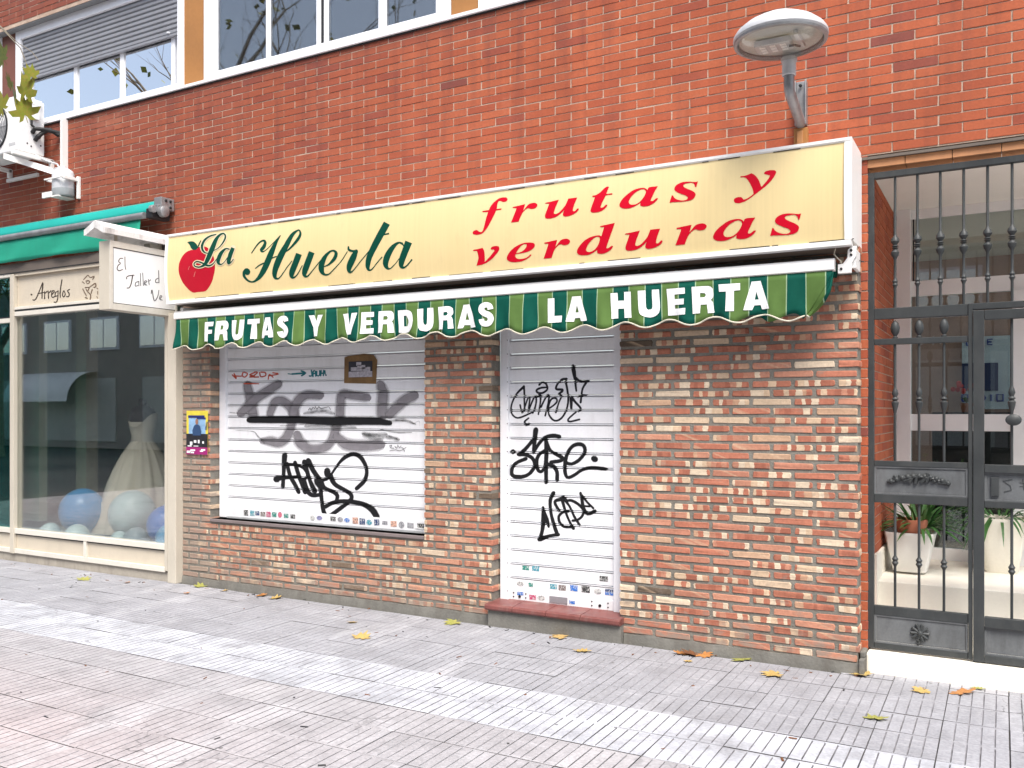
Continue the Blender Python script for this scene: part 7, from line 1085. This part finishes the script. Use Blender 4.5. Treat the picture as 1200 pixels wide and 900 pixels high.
# ------------------------------------------------------------------ entrance hall behind the gate
th = MB().box(-.698,6.2,.055,.52,-.01,.112).build('entrance_threshold', m_stone, None, bevel=.010, kind='structure')
hl = MB()
hl.box(-.70,6.2,.50,1.62,.112,.46); hl.build('entrance_upper_step', m_stone, None, bevel=.004, kind='structure')
MB().box(-.95,1.3,.24,6.2,2.99,3.05).build('entrance_ceiling', m_plaster, kind='structure')  # stops short on the right, left open so sky light brightens the hall
MB().box(9.2,9.4,.24,6.2,0,3.0).build('entrance_right_wall', m_plaster, kind='structure')  # unseen, set far out to let more daylight into the hall
lw = thing('entrance_brick_wall', (-.7,.7,0), 'red brick side wall of the entrance hall seen through the gate bars', 'wall')
MB().box(-.90,-.7045,.24,1.62,0,3.0).build('mortar', m_mup, lw)
lb = MB()
for k in range(-65, -14):
    z = 3.814 + .0574*k
    if z < .08: continue
    y = .245 - (0 if k % 2 else .12)
    while y < 1.61:
        a, b = max(y+.004, .245), min(y+.2395, 1.61)
        if b-a > .03: lb.box(-.72,-.7005+random.uniform(-.001,.001),a,b,z-.0245,z+.0245)
        y += .2435
lb.build('brick', m_bup, lw, kind='stuff')
MB().box(-.70,-.685,.46,1.3,.46,.63).build('skirting', m_stone, lw, bevel=.002)
MB().box(-.70,-.683,.42,.51,.112,.635).build('skirting', m_stone, lw)
gd = thing('glazed_entrance_front', (.6,1.6,.46), 'white framed glass door and transom at the back of the entrance hall', 'glass door')
gf = MB()
gf.box(-.70,-.585,1.54,1.66,.46,2.99); gf.box(-.585,2.2,1.56,1.62,2.36,2.47); gf.box(-.585,.055,1.56,1.61,1.385,1.505); gf.box(-.585,.055,1.56,1.62,.46,.545); gf.box(-.585,2.2,1.57,1.62,2.92,2.99)
gf.box(.055,.50,1.54,1.62,.46,2.36)
gf.build('white_frame', M('white_gloss_frame', (.88,.875,.86), .35, .03), gd, bevel=.004)
MB().box(-.56,2.2,1.585,1.591,2.47,2.92).build('transom_pane', m_glassd, gd)
MB().box(-.585,.055,1.585,1.591,1.505,2.36).build('pane', m_glassd, gd)
MB().box(-.585,.055,1.585,1.591,.545,1.385).build('pane', m_glassd, gd)
gp = MB(); gp.box(-.575,-.565,1.575,1.60,2.47,2.93); gp.build('gasket', m_dark, gd)
for w_, px_, ht in (('A',-.51,.065),('N',-.415,.07)):
    pass
lt = MB(); zc = 2.005
lt.tube([(-.545,1.582,zc+.02),(-.52,1.582,zc+.05),(-.50,1.582,zc+.015),(-.53,1.582,zc+.0),(-.548,1.582,zc+.02)], .006, 5)
lt.tube([(-.44,1.582,zc),(-.44,1.582,zc+.06),(-.39,1.582,zc+.005),(-.39,1.582,zc+.065)], .006, 5)
lt.build('door_lettering', M('grey_glass_film', (.25,.25,.25), .5), gd)
# inner hall
ih = MB(); ih.box(-2.2,-2.1,1.7,6.2,.3,3.0); ih.box(-2.1,2.2,6.1,6.2,.3,3.0); ih.box(-2.2,-.72,1.64,1.70,.3,3.0)
ih.build('inner_hall_walls', m_dim, kind='structure')
MB().box(-2.2,2.2,1.62,6.2,.30,.455).build('inner_hall_floor', M('dark_hall_floor', (.10,.095,.09), .3), kind='structure')
MB().box(-.55,.30,3.2,3.3,.46,1.52).build('inner_hall_counter', M('black_counter', (.02,.02,.022), .35), kind='structure')
cb = thing('notice_board', (.0,3.9,2.0), 'pale notice board with a navy square and blue capital letters behind the glass door', 'notice board')
MB().box(-.34,.40,3.90,3.93,1.55,2.23).build('board', M('pale_blue_board', (.62,.72,.80), .5), cb)
MB().box(-.34,-.04,3.885,3.899,1.72,1.98).build('navy_square', M('navy_print', (.03,.05,.14), .5), cb)
nl = MB()
def blk(x, s, w=.05, h=.06, z=1.625, y=3.893, r=.008):
    T = {'O':[[(0,0),(1,0),(1,1),(0,1),(0,0)]],'N':[[(0,0),(0,1),(1,0),(1,1)]],'D':[[(0,0),(0,1),(.7,1),(1,.5),(.7,0),(0,0)]],'I':[[(.5,0),(.5,1)]],'F':[[(0,0),(0,1),(1,1)],[(0,.5),(.8,.5)]],'L':[[(0,1),(0,0),(1,0)]],'E':[[(1,1),(0,1),(0,0),(1,0)],[(0,.5),(.8,.5)]]}
    for ch in s:
        for st_ in T[ch]: nl.tube([(x+a*w, y, z+b*h) for a, b in st_], r, 5)
        x += w*1.45
blk(-.34, 'ONDIO'); blk(-.30, 'LINE', .04, .05, 2.15, 3.893, .006)
nl.build('board_lettering', M('blue_board_print', (.02,.06,.35), .5), cb)
MB().box(.16,.24,3.885,3.899,1.85,1.93).build('yellow_square', M('yellow_print', (.65,.45,.08), .5), cb)
pk = MB()
for i in range(9):
    for j in range(12): pk.box(-.9+.2435*j+(.12 if i%2 else 0), -.9+.2435*j+.235+(.12 if i%2 else 0), 3.97, 4.0, 2.25+.0574*i, 2.30+.0574*i)
MB().box(-1.6,2.2,4.0,4.1,.46,3.0).build('inner_brick_wall', M('pink_lime_wall', (.55,.36,.30), .8), kind='structure')
# planters
def planter(x, y, z, w, h, label, mat, flutes=True):
    t = thing('planter', (x,y,z), label, 'planter', 'planters in the entrance hall')
    mb = MB(); n = 32
    for i, (s, q) in enumerate(((.62,0),(.66,.02),(.86,.55),(.97,.90),(1.0,.94),(1.0,1.0),(.92,1.0),(.88,.90))):
        for j in range(n):
            a = 2*pi*j/n; cx, cy = cos(a), sin(a); k = 1/max(abs(cx)**6+abs(cy)**6, 1e-6)**(1/6)
            k = k*(1-.02*(1 if (j % 2 and flutes and .02 < q < .9) else 0))
            mb.v.append((x+cx*k*s*w/2, y+cy*k*s*w/2, z+q*h))
    mb.f = [(i*n+j,i*n+(j+1)%n,(i+1)*n+(j+1)%n,(i+1)*n+j) for i in range(7) for j in range(n)] + [tuple(range(n-1,-1,-1)), tuple(7*n+j for j in range(n))]; mb.m = [0]*len(mb.f)
    mb.build('pot', mat, t, smooth=True); return t
def leafstrip(mb, p, d, L, w, droop, m=0):
    n = 5; side = Vector((-d[1], d[0], 0)).normalized() if abs(d[0])+abs(d[1]) > .01 else Vector((1,0,0))
    for i in range(n):
        t = i/(n-1); q = Vector(p) + Vector(d)*L*t + Vector((0,0,-droop*t*t*L)); ww = w*(.25+1.5*t*(1-t)+.2*(1-t))*(0 if i == n-1 else 1)
        mb.v.append(tuple(q - side*ww + Vector((0,0,.2*ww)))); mb.v.append(tuple(q)); mb.v.append(tuple(q + side*ww + Vector((0,0,.2*ww))))
    b = len(mb.v)-n*3
    for i in range(n-1):
        for k in (0,1): mb.f.append((b+i*3+k,b+i*3+k+1,b+i*3+k+4,b+i*3+k+3)); mb.m.append(m)
m_leafg = M('potted_leaf_green', (.05,.14,.035), .45, .3, 8, 60, .05); m_leafv = M('variegated_leaf', (.13,.22,.07), .45, .35, 14, 60, .05); m_soil = M('potting_soil', (.05,.035,.025), .95)
p1 = planter(-.535,.93,.475,.31,.26, 'white fluted square planter with a terracotta pot and spiky green plant', M('white_glazed_pot', (.80,.79,.76), .35, .04))
MB().lathe([(.075,.70),(.10,.76),(.105,.80),(.092,.80),(.09,.775),(.0001,.77)], (-.53,.88,.02), 20).build('inner_pot', M('terracotta', (.42,.15,.085), .8), p1, smooth=True)
lf = MB(); r_ = random.Random(9)
for k in range(120):
    a = r_.uniform(0,2*pi); e = r_.uniform(.15,1.2); d = (cos(a)*cos(e), sin(a)*cos(e), sin(e)); leafstrip(lf, (-.48+.06*cos(a),.97+.06*sin(a),.76), d, r_.uniform(.20,.40), .014, r_.uniform(.15,.6))
lf.build('foliage', m_leafg, p1, smooth=True)
lf = MB()
for (x,y,z,a,e,L) in ((-.56,.80,1.10,2.6,.5,.15),(-.54,.80,1.06,.3,.1,.17),(-.55,.82,1.16,1.4,.6,.13),(-.52,.8,.98,.6,-.2,.14),(-.58,.84,1.0,3.0,.0,.12)):
    leafstrip(lf, (x,y,z), (cos(a)*cos(e), sin(a)*cos(e)*.6, sin(e)), L, .035, .35)
lf.tube([(-.50,.82,.74),(-.53,.82,.95),(-.55,.81,1.16)], .006, 6)
lf.build('tall_leaves', m_leafv, p1, smooth=True)
p2 = planter(-.01,1.27,.46,.30,.36, 'cream square planter with ferny leaves in front of the glass door', m_stone, False)
lf = MB()
for k in range(46):
    a = r_.uniform(0,2*pi); e = r_.uniform(.1,1.1); d = (cos(a)*cos(e), sin(a)*cos(e), sin(e)); leafstrip(lf, (-.02+.08*cos(a),1.27+.08*sin(a),.82), d, r_.uniform(.18,.34), .012, r_.uniform(.6,1.3))
lf.build('foliage', m_leafg, p2, smooth=True)
ip = thing('indoor_plant', (-.35,2.0,.46), 'dark leafy plant in a black tub behind the lower pane of the glass door', 'plant')
MB().lathe([(.12,.455),(.16,.70),(.165,.72),(.0001,.715)], (-.33,2.05,0), 20).build('pot', m_black, ip, smooth=True)
lf = MB()
for k in range(150):
    a = r_.uniform(0,2*pi); e = r_.uniform(.0,1.4); d = (cos(a)*cos(e), sin(a)*cos(e), sin(e)); leafstrip(lf, (-.33+.1*cos(a),2.05+.1*sin(a),.72+r_.uniform(0,.35)), d, r_.uniform(.15,.32), .014, r_.uniform(.3,1))
lf.build('foliage', m_leafg, ip, smooth=True)
rf = thing('red_flower_pot', (-.26,3.2,1.52), 'small pot of red flowers standing on the black counter inside', 'flower pot')
MB().lathe([(.04,1.52),(.055,1.60),(.0001,1.60)], (-.28,3.25,0), 14).build('pot', M('terracotta_small', (.35,.13,.07), .8), rf, smooth=True)
fl = MB(); gl_ = MB()
for k in range(14): fl.ball((-.28+r_.uniform(-.11,.12),3.25+r_.uniform(-.06,.06),1.72+r_.uniform(-.03,.06)), .022, 7, 5)
for k in range(20):
    a = r_.uniform(0,2*pi); leafstrip(gl_, (-.28,3.25,1.6), (cos(a)*.5,sin(a)*.5,.8), r_.uniform(.08,.15), .015, .4)
fl.build('blooms', M('red_petals', (.6,.03,.03), .5), rf, smooth=True); gl_.build('foliage', m_leafg, rf, smooth=True)

# ------------------------------------------------------------------ plane leaves: fallen ones and the twig at the top left
def leaf_outline():
    R = []
    lob = [(-90,.10),(-62,.42),(-40,.62),(-28,.40),(-8,.72),(12,.88),(24,.52),(44,.66),(62,1.0),(74,.62),(90,1.12)]
    pts = [(r*cos(radians(a)), r*sin(radians(a))) for a, r in lob]
    left = [(-x, y) for x, y in pts[-2:0:-1]]
    return pts + left
LO = leaf_outline()
def leaf_mesh(seed, mat):
    r = random.Random(seed); bm_v = [(0,.02,0)]; c1, c2 = r.uniform(.03,.22), r.uniform(-.05,.25); ph = r.uniform(0,6)
    for i, (x, y) in enumerate(LO):
        x2, y2 = x*(1+r.uniform(-.12,.12)), y*(1+r.uniform(-.1,.1)); d = hypot(x2, y2)
        bm_v.append((x2, y2, c1*d*d*(.6+.5*sin(3*atan2(y2,x2)+ph)) + c2*abs(x2)*.35))
    n = len(LO); f = [(0, i+1, (i+1) % n + 1) for i in range(n)]
    k = len(bm_v); bm_v += [(-.02,-.02,0),(.02,-.02,0),(.03,-.5,.10),(-.005,-.5,.10)]; f.append((k,k+1,k+2,k+3))
    me = bpy.data.meshes.new('leaf_blade'); me.from_pydata([(a*.065,b*.065,c*.065) for a,b,c in bm_v], [], f); me.materials.append(mat)
    me.polygons.foreach_set('use_smooth', [True]*len(me.polygons)); return me
def leafmat(name, c1, c2, c3):
    g = G(name); p = g.pos(); n = g.noise(p, 45, 4, .6); n2 = g.noise(p, 140, 3)
    c = g.mix(g.rng(n, .35, .65), c1, c2); c = g.mix(g.rng(n2, .58, .72, 0, .8), c, c3)
    g.bump(n2, .4, .003); return g.fin(c, .6, 0, .3)
lm = {'y': leafmat('yellow_leaf', (.50,.37,.12), (.42,.28,.10), (.20,.11,.04)), 'g': leafmat('green_yellow_leaf', (.24,.27,.06), (.38,.34,.10), (.17,.13,.04)),
      'o': leafmat('orange_brown_leaf', (.50,.22,.06), (.36,.15,.05), (.16,.07,.03)), 't': leafmat('tan_leaf', (.55,.40,.18), (.45,.28,.10), (.22,.12,.05)), 'd': leafmat('dark_brown_leaf', (.14,.06,.03), (.20,.08,.03), (.06,.03,.02))}
def ground_pt(px, py):
    zd = 1.513*1034/(py-484); u = (px-600)/1034; a = radians(29.1)
    return zd*(-sin(a)+u*cos(a)), zd*(cos(a)+u*sin(a))-5.45
FL = [  # metres on the pavement: x, y, kind, size, turn, label
 (97,680,'g',.9,.4,'pale green leaf on the pavement in front of the bridal window'),(150,683,'o',.45,2,'small orange scrap of leaf below the bridal shop plinth'),
 (235,688,'g',.9,1.1,'yellow green leaf near the foot of the beige post'),(218,696,'o',.4,0,'tiny brown leaf on the paving by the beige post'),
 (263,693,'t',.5,.7,'small tan leaf against the wall left of the window shutter'),(309,698,'o',.85,2.4,'brown leaf of the pair under the wide shutter'),(322,702,'y',.9,.5,'yellow leaf of the pair under the wide shutter'),
 (413,730,'y',.55,1.0,'small yellow leaf on open paving below the wide shutter'),(423,748,'y',.95,.2,'larger yellow leaf on open paving below the wide shutter'),
 (533,730,'g',.95,2.8,'olive yellow leaf against the wall left of the door step'),(659,747,'t',1.0,1.9,'tan leaf leaning on the concrete door step'),(682,764,'y',.8,.4,'pale yellow leaf in front of the door step'),
 (799,767,'o',.75,.3,'curled orange leaf in the group right of the step'),(812,767,'d',.9,2,'dark brown leaf in the group right of the step'),(825,768,'o',.8,4,'rusty leaf at the right of the group by the brick wall'),(806,776,'y',.4,0,'small yellow scrap below the leaf group by the brick wall'),
 (871,774,'g',.95,.9,'bright green leaf near the foot of the brick wall'),(909,791,'y',.95,2.2,'spotted yellow leaf on the tiles before the brick wall'),
 (1013,792,'y',.9,1.2,'yellow leaf at the corner of the white threshold'),(1025,843,'g',.85,.1,'green leaf lying alone on the tiles before the gate'),(1080,810,'y',.72,2.6,'small folded yellow leaf before the white threshold'),
 (1128,813,'o',1.05,.6,'large orange leaf before the white threshold'),(1146,808,'g',.5,0,'small yellow green leaf touching the large orange one')]
for i, (px, py, k, s, a, lb_) in enumerate(FL):
    x, y = ground_pt(px, py); x, y = round(x, 3), round(y, 3)
    o = link('fallen_leaf', leaf_mesh(50+i, lm[k]), None, label=lb_, cat='leaf', group='fallen plane leaves on the pavement')
    o.location = (x, y, .006); o.scale = (s*1.4,)*3; o.rotation_euler = (random.uniform(-.15,.15), random.uniform(-.15,.15), a)
lit = MB(); r_ = random.Random(21)
for k in range(170):
    x, y = r_.uniform(-9, .4), (-r_.random()**1.6*3.0 if k % 3 else -r_.uniform(.02,.16)); a = r_.uniform(0, pi); L = r_.uniform(.005,.020); w_ = r_.uniform(.002,.006)
    if x > -.72 and y > -.1: continue
    if x < -6.5: y -= .1
    dx, dy = cos(a)*L, sin(a)*L; ex, ey = -sin(a)*w_, cos(a)*w_; z0 = .0008; z1 = z0+r_.uniform(.001,.004)
    lit.hexa([(x-dx-ex,y-dy-ey,z0),(x+dx-ex,y+dy-ey,z0),(x+dx+ex,y+dy+ey,z0),(x-dx+ex,y-dy+ey,z0)], [(x-dx-ex*.6,y-dy-ey*.6,z1),(x+dx-ex*.6,y+dy-ey*.6,z1),(x+dx+ex*.6,y+dy+ey*.6,z1),(x-dx+ex*.6,y-dy+ey*.6,z1)], r_.randrange(2))
lit.build('ground_litter', [lm['d'], m_black], None, kind='stuff', label='scattered crumbs of dead leaf and grit on the pavement', cat='litter')
# street tree just outside the left edge; one twig reaches into view
m_bark = M('mottled_plane_bark', (.22,.19,.145), .9, .3, 7, 50, .4)
m_tl = leafmat('tree_leaf', (.20,.25,.025), (.28,.24,.04), (.30,.12,.03)); m_tl2 = leafmat('tree_leaf_dark', (.09,.13,.025), (.15,.16,.03), (.2,.1,.03))
def limb(mb, p, d, L, r, depth, ends, rr):
    pts = [Vector(p)]; rs = [r]; d = Vector(d).normalized()
    for i in range(4):
        d = (d + Vector((rr.uniform(-.16,.16), rr.uniform(-.16,.16), rr.uniform(-.05,.14)))).normalized(); pts.append(pts[-1]+d*L/4); rs.append(r*(1-.13*(i+1)))
    mb.tube(pts, rs, 8 if depth < 2 else 5)
    if depth >= 3: ends.append((pts[-1], d)); ends.append((pts[2], d)); return
    for k in range(3 if depth < 2 else 2):
        a = rr.uniform(0, 2*pi); t = Vector((cos(a), sin(a), rr.uniform(.1,.7)))
        limb(mb, pts[-1] if k else pts[3], d*.75+t*.75, L*rr.uniform(.58,.76), rs[-1]*.72, depth+1, ends, rr)
def plane_tree(x, y, h, seed, label, clump=26, group=None, trim=None):
    rr = random.Random(seed); t = thing('plane_tree', (x,y,0), label, 'tree', group)
    tr = MB(); tr.tube([(x,y,-.02),(x+.01,y,.25),(x+.03,y+.02,h*.5),(x+.05,y,h)], [.21,.17,.145,.125], 12)
    tr.build('trunk', m_bark, t, smooth=True)
    lm_ = MB(); ends = []
    for k in range(4):
        a = k*pi/2+rr.uniform(-.4,.4); limb(lm_, (x+.05,y,h-.05*k), (cos(a)*.7, sin(a)*.7, 1), h*.42, .085, 0, ends, rr)
    lm_.build('limbs', m_bark, t, smooth=True)
    cr_ = MB()
    for p, d in ends:
        for q in range(clump):
            c = p + Vector((rr.gauss(0,.45), rr.gauss(0,.45), rr.gauss(0,.36))); s = rr.uniform(.028,.055)
            if trim and trim(c): continue
            a, b = Vector((rr.gauss(0,1),rr.gauss(0,1),rr.gauss(0,.5))).normalized(), Vector((rr.gauss(0,1),rr.gauss(0,1),rr.gauss(0,1)))
            n_ = a.cross(b).normalized()
            cr_.add([c-a*s*1.3, c+n_*s, c+a*s*1.3, c-n_*s], [(0,1,2,3)], rr.randrange(2))
    cr_.build('crown', [m_tl, m_tl2], t); return t
ct = plane_tree(-8.9,-2.5,4.1, 3, 'street plane tree at the left whose leafy twig hangs before the air conditioner', 1, 'street plane trees', trim=lambda c: seen(tuple(c)) is not None or c.z < 4.4)
tw = MB(); TW = [(-8.86,-2.45,3.95),(-8.2,-2.0,4.45),(-7.4,-1.55,4.75),(-6.98,-1.35,4.63),(-6.70,-1.3,4.36),(-6.62,-1.3,4.22)]
tw.tube(TW, [.03,.022,.012,.006,.004,.003], 6)
tw.tube([TW[3],(-6.72,-1.3,4.40),(-6.55,-1.3,4.30),(-6.47,-1.3,4.22)], .003, 5)
tw.build('twig', m_bark, ct, smooth=True)
def cpt(px, py, y=-1.3):
    u = (px-600)/1034; a = radians(29.1); phi = atan2(px-600, 1034.); th_ = phi - a; D = 5.45+y
    zd = D*cos(phi)/cos(th_); return (D*math.tan(th_), y, 1.513-(py-484)*zd/1034)
for i, (px, py, s, rz, ry) in enumerate(((3,68,1.15,2.9,.5),(36,88,.75,3.6,.3),(30,108,1.35,3.2,-.3),(17,118,1.2,2.6,.2),(29,132,1.25,3.5,.1),(2,125,1.1,3.0,.6),(12,100,.8,2.3,-.5))):
    me = leaf_mesh(200+i, m_tl if i % 3 else m_tl2)
    o = link('leaf', me, ct); x, y, z = cpt(px, py, -1.3+.02*i); P0 = ORG[ct.name]
    o.location = (x-P0[0], y-P0[1], z-P0[2]); o.scale = (s*1.9,)*3; o.rotation_euler = (radians(80), ry, rz)
# ------------------------------------------------------------------ the other side of the street (seen only as reflections in the panes)
ob = thing('opposite_building', (-12,-19,0), 'brick apartment building across the street reflected in the shop panes', 'building')
MB().box(-46,22,-20,-19,0,13).build('wall', M('opposite_render', (.34,.29,.255), .85, .15), ob)
wn_ = MB(); wg = MB()
for f_ in range(4):
    for i in range(21):
        x = -44+3.2*i; z = 4.2+2.9*f_
        if z+1.4 > 13: continue
        wn_.box(x,x+1.9,-19.02,-18.94,z,z+1.4); wg.box(x+.1,x+.92,-18.945,-18.92,z+.1,z+1.3); wg.box(x+.98,x+1.8,-18.945,-18.92,z+.1,z+1.3)
wn_.build('window_frames', m_whitealu, ob); wg.build('window_panes', m_glassup, ob)
gs = MB()
for i in range(10): gs.box(-44+6.5*i,-39.2+6.5*i,-19.02,-18.95,.3,3.0)
gs.build('shop_fronts', m_dim, ob)
oa = thing('opposite_awning', (-36,-18,2.6), 'rounded pale awning over the shop across the street, seen in reflection', 'awning')
MB().add([(x,-19+1.4*sin(t),2.0+1.3*cos(t)) for x in (-38.5,-34.0) for t in [pi/2*k/8 for k in range(9)]], [(k,k+1,k+10,k+9) for k in range(8)]).build('canopy', m_signwhite, oa, smooth=True)
for i, (x, y, sd_) in enumerate(((-22,-13,11),(-15,-13,12),(-31,-13,14))):
    plane_tree(x, y, 3.9, sd_, ('thin leaved plane tree across the street, middle of three reflected','plane tree across the street, nearest to the gate side','plane tree across the street, farthest left of three')[i], 45, 'street plane trees')
